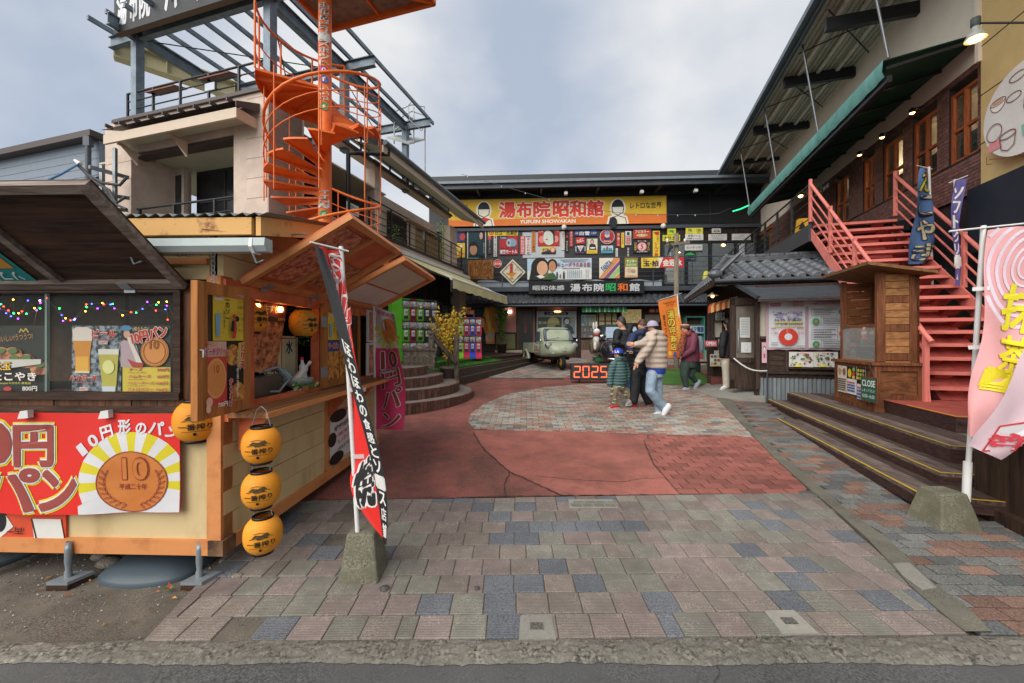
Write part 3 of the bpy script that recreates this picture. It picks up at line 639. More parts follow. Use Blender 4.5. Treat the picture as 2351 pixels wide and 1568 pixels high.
sg(c1,248,1010,602,1277,RUST,[('r',.08,.25,.14,.75,'#6a3d1e'),('v','柳屋',.42,.1,.6,.7,'#7a4a22'),('v','酒造',.66,.1,.9,.75,'#6a3d1e'),('t','電話 32-0',.1,.84,.8,.95,'#5c3a1d')],'rust eaten yellow brown metal sign on the railing',n=NR+.03)
u0,v0=c1(660,1062);r=58*.16594;P_=fpanel(FB,u0-r,v0-r,u0+r,v0+r,NR+.03);g=G();disc(g,P_,pc('#d9b9b0'),.02)
prints(g,P_,[('c',.5,.5,.45,.45,'#c02c2c'),('t','消火栓',.12,.38,.88,.68,WH,{'bold':.03}),('t','FIRE HYDRANT',.25,.24,.75,.31,WH)]);tag(g.obj('enamel_sign'),'round red hydrant sign between the rusty and diamond signs','sign','old enamel signs on the hall')
u0,v0=c1(868,1182);r=182*.16594;a,z=FB.hit(u0,v0,NR+.03);q=r*17.7/F;g=G()
P_=Panel(FB.at(a,z+q,NR+.04),(FB.r-V((0,0,1)))*q,(-FB.r-V((0,0,1)))*q)
g.prism([P_.p(*c,-.02)for c in((0,0),(1,0),(1,1),(0,1))],P_.N*.02,AGED);prints(g,P_,[('l',[(.1,.1),(.9,.1),(.9,.9),(.1,.9),(.1,.1)],.035,'#2f5b3c')],d=.004)
P2=Panel(FB.at(a-q,z+q,NR+.05),FB.r*2*q,V((0,0,-2*q)));prints(g,P2,[('t','金',.38,.14,.52,.32,RD,{'bold':.04}),('t','盃',.38,.34,.52,.52,RD,{'bold':.04}),('p',[(.22,.53),(.66,.53),(.5,.66),(.5,.72),(.56,.77),(.36,.77),(.42,.72),(.42,.66)],'#c98a2c'),('t','キンパイ',.57,.39,.88,.46,BK),('t','今津酒造',.62,.62,.88,.7,BK,{'rot':-.78})])
tag(g.obj('enamel_sign'),'diamond shaped rusty white sake sign','sign','old enamel signs on the hall')
bbp=sg(c1,1070,992,1960,1283,'#a9c6da',[('p',[(0,.6),(.2,.45),(.4,.55),(.7,.4),(1,.5),(1,1),(0,1)],'#cfd6d3'),('r',0,0,1,.03,WH),('r',0,.97,1,1,WH),('c',.2,.42,.14,.48,'#191615'),('p',[(.06,.5),(.12,.5),(.13,.8),(.08,1),(.03,1)],'#191615'),('c',.235,.46,.085,.34,'#d5a480'),('p',[(.02,1),(.1,.86),(.22,.8),(.3,.9),(.34,1)],'#1d1f24'),('p',[(.14,.84),(.22,.76),(.28,.9),(.2,.95)],'#e3e0d8'),('p',[(.24,1),(.3,.75),(.4,.66),(.44,.8),(.46,1)],'#3e5c33'),('c',.39,.3,.08,.28,'#211b18'),('c',.39,.38,.055,.26,'#b98561'),('p',[(.28,.78),(.34,.66),(.31,.9)],'#4f7540'),('t','キューポラのある街',.47,.2,.98,.42,'#a73a34',{'bold':.02}),('w',.52,.06,.95,.1,'#7d6a66'),('w',.55,.14,.9,.18,'#7d6a66'),('w',.55,.46,.82,.5,'#8a4e49'),('c',.465,.68,.012,.04,'#4b3a33'),('r',.45,.72,.48,.97,'#3c5873'),('c',.57,.66,.012,.04,'#4b3a33'),('r',.555,.7,.585,.97,'#2c3442'),('c',.515,.85,.012,.1,'#7c5c42')]+[('v','浜田光夫',.62+i*.03,.56,.64+i*.03,.94,'#3d5a8c')for i in range(8)]+[('v','吉永小百合',.905+i*.03,.55,.925+i*.03,.94,'#a73a34')for i in range(2)],'wide film billboard with two smiling faces on pale sky',n=NR+.04,name='film_billboard',cat='billboard')
sg(c2,-10,985,272,1267,'#d8d3c3',[('p',[(0,.98),(.72,.0),(1,0),(1,.08),(.18,1)],'#d08a50'),('p',[(.2,1),(1,.12),(1,.34),(.44,1)],'#7d4a78'),('p',[(.46,1),(1,.4),(1,.68),(.66,1)],'#8fbf72'),('p',[(.7,1),(1,.75),(1,1)],'#c9854f'),('t','FANTA',.08,.25,.66,.52,'#3f7096',{'bold':.03,'rot':-.75})],'cream soft drink sign with diagonal colour stripes',n=NR+.03,edge=RUST)
sg(c2,340,980,525,1260,'#9c4a2a',[('r',.04,.03,.96,.46,'#6c8a35'),('r',.04,.46,.96,.97,'#cfc3a4'),('t','ヤンマー',.15,.1,.9,.26,'#e8dfc8',{'bold':.03}),('t','農業機械',.12,.3,.88,.42,'#d9d0b0'),('c',.35,.64,.2,.12,'#b9a78a'),('c',.65,.68,.18,.1,'#a48c70'),('t','九州販売会社',.1,.88,.9,.95,'#8a4030')],'green and cream farm machine sign with rusty rim',n=NR+.03)
sg(c2,573,980,1157,1120,'#d9bd3a',[('p',[(.52,0),(1,0),(1,1),(.42,1)],'#c42a2c'),('p',[(.38,0),(.52,0),(.42,1),(.34,1),(.43,.5)],WH),('t','酒は',.03,.05,.14,.26,RD),('t','玉·拍',.04,.3,.40,.86,'#20284a',{'bold':.05}),('t','金冠水',.51,.2,.96,.85,WH,{'bold':.05})],'long yellow and red sake sign crossing the wooden post',n=NR+.03)
P_=fpanel(FB,1214,645,1479,674,NR+.35);nm=thing('name_board','long black signboard with silver, green and orange hall name','signboard',P_.p(.5,1))
board('board',P_,'#131416',[],'','',parent=nm,thick=.25);g=G()
put_text(g,P_,'昭和体感',.035,.33,.31,.72,pc('#b9bcc0',.3),.006,.025);g.obj('lettering',nm)
for i,(ch,h)in enumerate(zip('湯布院昭和館',('#c3c6ca','#c3c6ca','#c3c6ca','#2aa85a','#dd6f2a','#c3c6ca'))):g=G();put_text(g,P_,ch,.365+i*.102,.22,.45+i*.102,.82,pc(h,.35),.006,.03);g.obj('letter',nm)
# signs partly behind the left building
sg(c1,95,610,207,765,'#243a6e',[('c',.7,.55,.35,.3,'#b9453c')],'blue sign half hidden behind the left balcony');sg(c1,95,778,207,978,'#d6b23a',[('t','カレー',.2,.6,.95,.9,RD,{'bold':.03}),('c',.5,.3,.2,.15,'#e6e0d0')],'yellow sign half hidden behind the left balcony')
# pent roof of curved tiles
def pent(x0,x1,zt,nt_,ze,ne,rows,wt,parent,capm):
 g=G();cols=int((x1-x0)/wt);k=6
 for r in range(rows):
  t0,t1=r/rows,(r+1)/rows
  za,zb=zt+(ze-zt)*t0,zt+(ze-zt)*t1-.0;na,nb=nt_+(ne-nt_)*t0,nt_+(ne-nt_)*(t1+.12)
  vs=[];fs=[]
  for i in range(cols*k+1):
   x=x0+i*wt/k;w_=.035*sin(i/k*2*pi)+.012*sin(i/k*4*pi)
   vs+=[FB.at(x,za+w_,na),FB.at(x,zb+w_+.03,nb),FB.at(x,zb+w_-.005,nb)]
  for i in range(cols*k):fs+=[(3*i,3*i+1,3*i+4,3*i+3),(3*i+1,3*i+2,3*i+5,3*i+4)]
  g.add(vs,fs,m_tile,False)
 stuff(g.obj('tile_field',parent))
 for i in range(cols):
  x=x0+(i+.25)*wt;g=G();c=FB.at(x,ze+.03,ne+.03+(ne-nt_)*.05)
  q=[c+FB.r*.065*cos(a*pi/5)+V((0,0,.065*sin(a*pi/5)))for a in range(10)];g.prism(q,FB.n*.05,capm);g.obj('eave_tile',parent)
NP=1.25
pr=thing('pent_roof','grey curved tile roof running over the shop fronts','roof',FB.at(0,FB.z(1300,697,NP),NP))
pent(X(1062),X(1665),FB.z(1300,676,.45),.45,FB.z(1300,695,NP),NP,5,.27,pr,m_tile)
g=G();z=FB.z(1300,695,NP);FB.box(g,X(1062),X(1665),z-.13,z-.07,NP-.1,NP,m_dwoodx);g.tube([FB.at(X(1062),z-.13,NP+.06),FB.at(X(1665),z-.13,NP+.06)],.05,m_dsteel,8);g.obj('gutter',pr)
# ground floor
NG=.3;zg=gz(18.2)-.1;zc=FB.z(1300,698,NG)
gf=fr_part(FB,'ground_floor_wall',bb,[(xl,xr,zg,zc,-.2,NG,m_dwood)])
def gb(name,cv,x0,y0,x1,y1,m,n0=NG,n1=NG+.05,parent=gf):
 (u0,v0),(u1,v1)=cv(x0,y0),cv(x1,y1);g=G();FB.pbox(g,u0,v0,u1,v1,n0,n1,m);return g.obj(name,parent)
gb('plaster_panel',c3,625,250,915,632,m_pink);gb('plaster_panel',c3,1158,250,1172,880,m_pink);gb('plaster_panel',c3,1198,250,1757,322,m_pink);gb('skirting',c3,622,878,1000,948,m_cream,n1=NG+.12)
o=gb('pebble_panel',c3,640,648,902,862,mat('pebbledash','#8d8f63',hex2='#5b5c44',scale=40,rough=.9,bump=.6,bscale=60));gb('trim',c3,628,634,915,650,m_dwoodx,n1=NG+.08);gb('trim',c3,628,858,915,876,m_dwoodx,n1=NG+.08)
for x in(1160,1765,1785):gb('post',c3,x+10,240,x+30,985,m_dwood,n1=NG+.12)
gb('base_plinth',c3,1788,878,2040,992,mat('pink_base','#a58a84',rough=.9),n1=NG+.1)
g_=gb('plank_skirt',c3,1790,735,2030,880,m_dwoodx)
for i in range(12):gb('plank',c3,1791+i*20,737,1809+i*20,878,wood('plank_old','#7d6a54','#4c3d2f',axis='z'),n1=NG+.07,parent=g_)
# door
dr=gb('door',c3,928,316,1158,885,wood('door_wood','#7a5a3c','#4d3724',axis='z'),n1=NG+.06);gb('pane',c3,948,345,1140,870,mat('door_dark_glass','#2a2c2a',rough=.4,spec=.4,var=.3,scale=2),n0=NG+.06,n1=NG+.066,parent=dr);gb('handle',c3,1140,600,1147,660,m_dsteel,n0=NG+.06,n1=NG+.11,parent=dr)
g=G();prints(g,fpanel(FB,*c3(1010,385),*c3(1075,640),NG+.072),[('v','湯の町銀座',.25,0,.75,1,'#a84a40')]);g.obj('lettering',dr)
g=G()
for x in(705,790):
 (u0,v0),(u1,v1)=c3(x,330),c3(x+58,360);FB.pbox(g,u0,v0,u1,v1,NG+.06,NG+.12,mat('tube_light','#fff3d0',emit=5,var=0))
FB.pbox(g,*c3(700,338),*c3(850,352),NG+.05,NG+.08,m_white);tag(g.obj('wall_lamp'),'twin lit tube lamp on the pink plaster wall','lamp')
# cinema showcase
sc=thing('poster_showcase','pale glazed cinema showcase with two old film posters','showcase',FB.at(X(1275),zg,NG));gb('case',c3,1200,335,1750,705,pc('#9fa7a8'),n1=NG+.12,parent=sc)
P_=fpanel(FB,*c3(1200,335),*c3(1750,705),NG+.13);g=G()
prints(g,P_,[('r',.19,.04,.79,.15,'#1d1f20'),('t','次週上映予告',.24,.06,.74,.13,'#c8c8c2'),('r',.03,.23,.63,.92,'#4b5a4c'),('c',.42,.45,.15,.22,'#b9ae72'),('p',[(.27,.45),(.57,.45),(.57,.7),(.27,.7)],'#8a9468'),('t','蜜の味',.05,.38,.25,.5,'#d0d0c4'),('p',[(.4,.7),(.5,.5),(.6,.55),(.63,.8),(.4,.8)],'#3a4a48'),('r',.66,.23,.96,.85,'#7c8d90'),('c',.76,.38,.09,.14,'#22282a'),('c',.76,.4,.06,.1,'#b9c0ba'),('p',[(.68,.85),(.7,.6),(.78,.5),(.9,.6),(.94,.85)],'#39474b'),('t','女と海賊',.78,.28,.95,.38,'#c9a15f')]);g.obj('poster',sc)
gb('lamp',c3,1445,338,1530,350,m_glow,n0=NG+.13,n1=NG+.16,parent=sc)
# toy shop front with striped awning
aw=thing('striped_awning','green and white striped awning with black shop name','awning',FB.at(X(1378),FB.z(1378,718),.5));u0,u1=1330,1427;nst=34;zt2,zb2=FB.z(1378,701,.8),FB.z(1378,717,1.0)
g=G()
for i in range(nst):
 a,b=X(u0)+(X(u1)-X(u0))*i/nst,X(u0)+(X(u1)-X(u0))*(i+1)/nst;h=('#2a9a5d','#2a9a5d','#1f8a50','#cfd8cf','#3aa86a','#3aa86a','#cfd8cf')[i%7]
 g.add([FB.at(a,zt2+.1,.5),FB.at(b,zt2+.1,.5),FB.at(b,zt2,1.02),FB.at(a,zt2,1.02),FB.at(b,zb2+.015*(i%2),1.03),FB.at(a,zb2+.015*((i+1)%2),1.03)],[(0,1,2,3),(3,2,4,5)],pc(h))
g.obj('canopy',aw);g=G();put_text(g,Panel(FB.at(X(u0),zt2,1.05),FB.r*(X(u1)-X(u0)),V((0,0,zb2-zt2))),'あさひや',.27,.3,.76,.85,pc('#16201a'),.004,.01);g.obj('lettering',aw)
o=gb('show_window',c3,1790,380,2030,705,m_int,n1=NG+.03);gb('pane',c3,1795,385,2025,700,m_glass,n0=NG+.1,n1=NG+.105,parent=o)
for y in(540,612,702):gb('shelf',c3,1790,y,2030,y+6,wood('shelf_wood','#8a7558','#5c4a36'),n0=NG+.03,n1=NG+.09,parent=o)
rr=random.Random(4);TOYC=['#4f9bb0','#c9a15f','#b8433c','#d8d4c6','#3f7a5a','#e0c04a','#8d5a78']
for i in range(14):
 row=i%3;x=1800+(i//3)*46+rr.uniform(0,14);y=(540,612,702)[row];w_=rr.uniform(20,34);h_=rr.uniform(25,50)
 (u0_,v0_),(u1_,v1_)=c3(x,y-h_),c3(x+w_,y);hc=rr.choice(TOYC);g=G();FB.pbox(g,u0_,v0_,u1_,v1_,NG+.035,NG+.075,pc(hc));FB.pbox(g,u0_+1,v0_+1.5,u1_-1,v1_-3,NG+.075,NG+.08,pc(rr.choice(TOYC)))
 tag(g.obj('toy_box'),'%s toy box, %s on the %s shelf of the toy shop window'%({'#4f9bb0':'blue','#c9a15f':'tan','#b8433c':'red','#d8d4c6':'cream','#3f7a5a':'green','#e0c04a':'yellow','#8d5a78':'plum'}[hc],('leftmost','second from left','middle','second from right','rightmost')[i//3],('top','middle','bottom')[row]),'toy box','toy boxes in the shop window')
P_=fpanel(FB,*c3(1795,390),*c3(2025,540),NG+.035);board('poster',P_,'#c9bd94',[('r',.05,.1,.3,.8,'#5a94a8'),('r',.35,.05,.6,.7,'#6fa3ae'),('c',.8,.4,.15,.3,'#a9b98a'),('v','おもちゃ',.66,.08,.74,.7,'#3a6a80')],'cream toy poster behind the shop window glass','poster')
sh=gb('shoji_door',c3,2040,365,2306,790,mat('shoji_paper','#d3c298',rough=.9),n1=NG+.03)
g=G()
for i in range(4):FB.box(g,X(1371.5+i*14.8)-.025,X(1371.5+i*14.8)+.025,FB.z(1390,800),FB.z(1390,718),NG+.03,NG+.07,m_dwood)
g.obj('stile',sh)
for v in(719,738,763,788,799):
 g=G();FB.box(g,X(1371),X(1416.5),FB.z(1390,v)-.02,FB.z(1390,v)+.02,NG+.03,NG+.066,m_dwoodx);g.obj('rail',sh)
o=gb('shop_window',c4,505,120,757,300,mat('warm_room','#b79a5c',rough=.9,emit=.25,scale=14,hex2='#6f6a4a'),n1=NG+.03);gb('frame',c4,498,112,765,122,m_dwoodx,n1=NG+.08,parent=o);gb('pane',c4,507,122,755,298,m_glass,n0=NG+.06,n1=NG+.065,parent=o)
board('enamel_sign',fpanel(FB,*c4(850,105),*c4(1050,172),NG+.1),'#a8352f',[('c',.25,.5,.18,.3,'#d9cfc0'),('t','明治牛乳',.5,.2,.95,.8,'#e3d5c8',{'bold':.02})],'red milk sign partly behind the orange flag','sign')
gb('shop_window',c4,805,190,1000,290,mat('blind','#8a8578',rough=.9),n1=NG+.03)
cb=thing('turquoise_cabinet','tall turquoise display cabinet with electric shop sign','cabinet',FB.at(X(1597),zg,NG));tq=pc('#4f9a8e')
gb('back',c4,1345,220,1588,795,mat('cab_in','#5a4634',rough=.8),n0=NG,n1=NG+.02,parent=cb)
for a in((1340,212,1352,800),(1578,212,1590,800),(1340,212,1590,228),(1340,325,1590,338),(1340,428,1590,440),(1340,560,1590,568),(1340,780,1590,800)):gb('frame_bar',c4,*a,tq,n0=NG,n1=NG+.4,parent=cb)
P_=fpanel(FB,*c4(1352,340),*c4(1578,428),NG+.41);board('cabinet_sign',P_,'#b9c9d4',[('t','ナイテ電器',.02,.15,.98,.88,'#2a4a7a',{'bold':.04})],'','',parent=cb)
for i in range(5):g=G();x=X(1578+i*8);FB.box(g,x,x+.13,FB.z(1590,825),FB.z(1590,795+i%2*8),NG+.1,NG+.3,pc(TOYC[i]));g.obj('display_box',cb)
# collage poster and small boards on the left
(u0,v0),(u1,v1)=c3(372,240),c3(622,792)
board('film_poster',fpanel(FB,u0,v0,u1,v1,NG+.06),'#c9803a',[('p',[(0,0),(.5,0),(.35,.3),(0,.4)],'#1f3338'),('p',[(.42,.1),(.62,.12),(.8,.62),(.68,.7)],'#e0b540'),('c',.28,.45,.2,.16,'#2a1f1a'),('c',.3,.48,.15,.13,'#cf9a70'),('p',[(.1,1),(.1,.62),(.35,.58),(.5,.8),(.5,1)],'#23242a'),('c',.62,.86,.14,.1,'#d8b090'),('c',.78,.84,.17,.11,'#d0a27c'),('r',.58,.75,.98,.8,'#8fa7b4'),('v','大江戸捕物',.86,.1,.94,.6,'#a8352f'),('p',[(.55,.68),(.98,.6),(.98,.74),(.6,.76)],'#d89a35')],'crowded orange film poster left of the pink wall','poster',thick=.03)
board('paper_sign',fpanel(FB,*c3(182,232),*c3(292,312),NG+.06),'#c98a45',[('t','営業中',.1,.2,.9,.5,'#5a3a22'),('w',.1,.65,.9,.75,'#5a3a22')],'small orange paper sign under the pent roof left','sign')
board('film_poster',fpanel(FB,*c3(182,320),*c3(340,460),NG+.06),'#c9573e',[('p',[(.3,.6),(.45,.2),(.6,.6)],'#3f6a86'),('t','怪獣',.6,.1,.95,.5,'#e3c9a0')],'red film poster above the clothes rack','poster')
# ------------------------------------------------------------------ right building: brick restaurant floor, awning, big eave
N0=V((5.74,5.5,0))  # foot of the stair newel
FR=Frame((N0+nA*1.82)[:2],-nA)  # brick wall plane; x = -t (t runs away from the camera)
def r6(x,y):return 1607.1+x*.39045,y*.39045  # crop used for measuring
m_brick=mat('brown_brick','#7d5850',hex2='#543a35',rough=.6,scale=9,var=.3,spec=.4)
m_bjoint=mat('brick_joint','#2c2523',rough=.95)
m_cw=mat('cream_wall','#dfd1c1',rough=.85,var=.08,scale=2.5)
m_tan=mat('tan_siding','#cdb27a',rough=.85,var=.12,scale=3,bump=.3,bscale=25)
m_owood=wood('window_wood','#a4592f','#7a3d20',axis='z')
m_bk=mat('black_steel','#26282b',rough=.45,var=.15,scale=3)
m_green=mat('green_canvas','#1c4a3e',rough=.8,var=.12,scale=3)
m_teal=mat('teal_canvas','#6fa79f',hex2='#4f857e',rough=.75,scale=3,stretch=(1,1,.3))
m_room=mat('room','#6a6a4e',rough=.9,var=.3,scale=1.5)
m_dglass=mat('dark_glass','#2c3335',rough=.08,spec=.6)
ZB=4.17
rb=thing('restaurant_building','brown brick restaurant floor above the wooden deck, with tan end wall','building',FR.at(0,gz(5)))
xr_=FR.x(2265);xb0=FR.x(1772)
zw0,zw1=FR.z(*r6(1395,1015)),FR.z(*r6(1395,625));zbt=FR.z(*r6(1660,335))-.02
wall=fr_part(FR,'wall',rb,[(xb0-9,xr_,gz(8),ZB,-.3,-.05,m_bk),(xb0,xr_,ZB,zw0,-.25,0,m_bjoint),(xb0,xr_,zw1+.12,zbt,-.25,0,m_bjoint),(xb0-9,xr_,zbt,9.1,-.25,.02,m_cw)])
wins=[(1465,1637),(1250,1397),(1075,1196),(958,1030),(798,878)];WX=[(FR.x(r6(a,0)[0]),FR.x(r6(b,0)[0]))for a,b in wins]
for a,b in WX[1:]:pass
piers=[];xs=[xr_]+[v for a,b in WX for v in(b,a)]+[xb0]
for i in range(0,len(xs),2):piers.append((xs[i+1],xs[i]))
for a,b in piers:fr_part(FR,'pier_core',wall,[(a,b,zw0,zw1+.12,-.25,0,m_bjoint)])
fr_part(FR,'rear_wall',rb,[(xb0-9,xb0-.3,ZB,zbt,-.25,0,m_bk)])
# bricks: the nearest one by one
cand=[];bh,bl=.065,.235
def course(xa,xb,z,j):
 x=xb-(bl/2 if j%2 else 0)
 while x>xa-bl:
  a,b=max(xa,x),min(xb,x+bl)
  if b-a>.03:cand.append((-(a+b)/2,a+.004,b-.004,z+.004,z+bh-.004))
  x-=bl
nj=int((zw0-ZB)/bh)
for j in range(nj):course(xb0,xr_,ZB+j*bh,j)
z=zw0;j=0
while z<zw1+.1:
 for a,b in piers:course(a,b,z,j)
 z+=bh;j+=1
while z<zbt-.03:course(xb0,xr_,z,j);z+=bh;j+=1
cand.sort();rest=G()
for i,(t,a,b,z0,z1)in enumerate(cand):
 g=G()if i<300 else rest;FR.box(g,a,b,z0,z1,-.02,.012+random.uniform(-.002,.003),m_brick)
 if i<300:g.obj('brick',wall)
stuff(rest.obj('brick_field',wall))
for i,(a,b)in enumerate(WX):
 w_=fr_part(FR,'window',rb,[(a,b,zw0,zw1,-1.6,-1.5,m_room)]);t=.055
 for q in((a,a+t,zw0,zw1),(b-t,b,zw0,zw1),(a+t,b-t,zw0,zw0+t),(a+t,b-t,zw1-t,zw1),((a+b)/2-.03,(a+b)/2+.03,zw0+t,zw1-t),(a+t,b-t,zw0+.44*(zw1-zw0),zw0+.44*(zw1-zw0)+.05)):
  fr_part(FR,'frame',w_,[(*q,-.10,-.03 if q[1]-q[0]<.07 else-.04,m_owood)])
 fr_part(FR,'pane',w_,[(a+.02,b-.02,zw0+.02,zw1-.02,-.075,-.07,glass('restaurant_glass','#3b4238',.30))])
 fr_part(FR,'sill_screen',w_,[(a+.05,b-.05,zw0+.05,zw0+.38*(zw1-zw0),-.2,-.14,m_bk)])
 g=G();FR.box(g,a-.3,b+.2,zw1-.35,zw1-.31,-1.2,-1.0,mat('tube_light','#fff3d0',emit=5,var=0));g.obj('tube_lamp',w_)
 if i<2:fr_part(FR,'reveal',w_,[(a-.02,a,zw0,zw1,-1.5,-.1,m_cw),(b,b+.02,zw0,zw1,-1.5,-.1,m_cw)])
fr_part(FR,'ceiling',rb,[(xb0,xr_,zw1+.02,zw1+.06,-1.6,-.25,m_cw)])
# tan end wall with panel joints and the dark sign band below it
tw=fr_part(FR,'end_wall',rb,[(xr_+.01,xr_+6,FR.z(2300,410),9.5,-.3,.08,m_tan),(xr_+.01,xr_+6,gz(4),FR.z(2300,410),-.3,.05,m_bk)])
for k in range(5):fr_part(FR,'panel_joint',tw,[(xr_+.01,xr_+6,4.9+k*.82,4.915+k*.82,.08,.084,m_bjoint)])
fr_part(FR,'sign_band',tw,[(xr_-.15,xr_+5,FR.z(2300,570),FR.z(2300,412),.085,.16,mat('night_blue','#1c2530',rough=.5,var=.3,scale=2))])
fr_part(FR,'corner_trim',tw,[(xr_-.04,xr_+.03,zbt-.1,9.4,.08,.13,m_cw)])
# big eave: sheet, purlins, brackets, rods
ZE,NE,ZJ=8.92,1.75,8.84
ev=thing('eave_roof','wide grey metal roof overhang with dark steel brackets','roof',FR.at(-6,ZE,NE))
xa_,xb_=FR.x(1655,NE)-1.2,6.0
g=G();m_deck=mat('roof_underside','#b8ab9d',rough=.8,var=.15,scale=3,stretch=(1,8,1))
for k in range(30):  # folded sheet seen from below
 t0,t1=k/30,(k+1)/30;z0,z1=ZJ+(ZE-ZJ)*t0,ZJ+(ZE-ZJ)*t1;n0,n1=NE*t0,NE*t1;dz=.03 if k%2 else 0
 g.add([FR.at(xa_,z0+dz,n0),FR.at(xb_,z0+dz,n0),FR.at(xb_,z1+dz,n1),FR.at(xa_,z1+dz,n1),FR.at(xa_,z1+.03-dz,n1),FR.at(xb_,z1+.03-dz,n1)],[(0,1,2,3),(3,2,5,4)],m_deck)
g.add([FR.at(xa_,ZJ+.7,-.1),FR.at(xb_,ZJ+.7,-.1),FR.at(xb_,ZE+.16,NE+.1),FR.at(xa_,ZE+.16,NE+.1)],[(0,1,2,3)],m_dsteel);g.obj('sheet',ev)
g=G();FR.box(g,xa_,xb_,ZJ-.02,ZJ+.3,.021,.06,m_cw);g.obj('wall_plate',ev);g=G();FR.box(g,xa_,xb_,ZE-.12,ZE+.14,NE,NE+.06,m_dsteel);FR.box(g,xa_,xb_,ZE+.0,ZE+.13,NE+.06,NE+.2,mat('gutter_grey','#6b737b',rough=.45,metal=.2));g.obj('gutter',ev)
for f in(.25,.5,.75):
 g=G();FR.box(g,xa_,xb_,ZJ+(ZE-ZJ)*f-.09,ZJ+(ZE-ZJ)*f-.02,NE*f-.04,NE*f+.04,mat('purlin','#d3c7b9',rough=.7));g.obj('purlin',ev)
for(x,y)in((915,400),(645,712),(470,905),(380,1020),(1290,20)):
 xx=FR.x(r6(x,y)[0]);zz=FR.z(*r6(x,y))-.1;g=G();FR.box(g,xx-.06,xx+.06,zz-.13,zz+.13,0,NE-.1,m_bk);g.obj('bracket',ev)
 g=G();g.tube([FR.at(xx,zz,.05),FR.at(xx-.7,ZJ-.12,.9),FR.at(xx-1.4,ZE-.1,NE-.1)],.015,m_bk,5);g.obj('cable',ev)
 g=G();g.tube([FR.at(xx-1.6,ZJ-.15,.1),FR.at(xx,ZE-.1,NE-.15)],.015,m_bk,5);g.obj('cable',ev)
for i in range(26):
 g=G();x=xb_-1-i*.62;FR.box(g,x-.02,x+.02,ZE+.13,ZE+.2,NE,NE+.12,m_dsteel);g.obj('snow_guard',ev)
 # green awning
NO=1.415;zA=FR.z(2263,76);x_n=FR.x(2263);zO=FR.z(2038.5,131,NO);x_f=FR.x(1718,NO)
an=thing('green_awning','long green canvas awning with pale teal valance over the restaurant windows','awning',FR.at(x_n,zA))
g=G();g.add([FR.at(x_n,zA,0.03),FR.at(x_n,zO,NO),FR.at(x_f,zO,NO),FR.at(x_f,zA,.03)],[(0,1,2,3)],m_green);g.add([FR.at(x_n,zA+.03,0.03),FR.at(x_n,zO+.03,NO),FR.at(x_f,zO+.03,NO),FR.at(x_f,zA+.03,.03)],[(0,1,2,3)],m_teal);g.obj('canopy',an)
g=G();nn=60;vs=[]
for i in range(nn+1):
 x=x_n+(x_f-x_n)*i/nn;w_=.008*sin(i*1.9);vs+=[FR.at(x,zO+.04,NO),FR.at(x,zO-.17,NO+.02+w_),FR.at(x,zO-.27+.006*sin(i*2.3),NO-.02+w_)]
g.add(vs,[(3*i+j,3*i+j+1,3*i+j+4,3*i+j+3)for i in range(nn)for j in range(2)],m_teal,True);g.obj('valance',an)
g=G();FR.box(g,x_f,x_n-.02,zO-.36,zO-.24,NO-.14,NO-.06,m_bk);g.obj('front_bar',an)
for k in range(10):
 x=x_n-.05-k*(x_n-x_f)/9.6;g=G();g.beam(FR.at(x,zA-.05,.05),FR.at(x,zO-.1,NO-.06),.04,.05,m_bk);g.obj('rib',an)
for(xa,ya,xc,yc)in((1057,0,1100,330),(620,290,690,770),(390,645,445,1025),(247,900,288,1200)):
 xx=FR.x(r6(xc,yc)[0],NO);g=G();g.tube([FR.at(xx,zO,NO-.02),FR.at(xx-.2,ZE-.02,NE-.1)],.022,mat('zinc','#7b7f83',rough=.4,metal=.6),6);g.obj('hanger_rod',an)
 # lit spots above the windows, and the large wall lamp
for i,(x,y)in enumerate(((1248,660),(1070,805),(938,908),(568,1030))):
 p=FR.at(FR.x(r6(x,y)[0],.2),FR.z(*r6(x,y),.2),.2);g=G();g.lathe([(.02,.09),(.05,.06),(.065,0),(.055,-.02)],p,m_bk,10);g.ball(p+V((0,0,-.01)),.045,.045,.03,m_glow,8,6);g.beam(p+V((0,0,.07)),p+Vector(FR.n)*-.2+V((0,0,.1)),.02,.02,m_bk)
 tag(g.obj('spot_lamp'),['lit spot lamp above the second window from the tan wall','lit spot lamp above the middle restaurant window','lit spot lamp above the fourth window from the tan wall','lit spot lamp under the far end of the green awning'][i],'lamp','lit spots above the restaurant windows')
p=FR.at(FR.x(2240,.9),FR.z(2240,84,.9),.9);g=G();g.lathe([(.04,.16),(.05,.08),(.08,.05),(.125,-.03),(.12,-.04)],p,mat('lamp_grey','#a9aca6',rough=.4),18);g.ball(p+V((0,0,-.03)),.09,.09,.04,m_glow,12,8);g.lathe([(.04,.14),(.055,.16),(.055,.27),(.0,.29)],p,pc('#49524f'),12);g.tube([p+V((0,0,.2)),FR.at(FR.x(2352,.6),FR.z(2352,52,.6),.6)],.014,m_bk,6)
tag(g.obj('arm_lamp'),'lit grey floodlight on a long arm beside the tan wall','lamp')
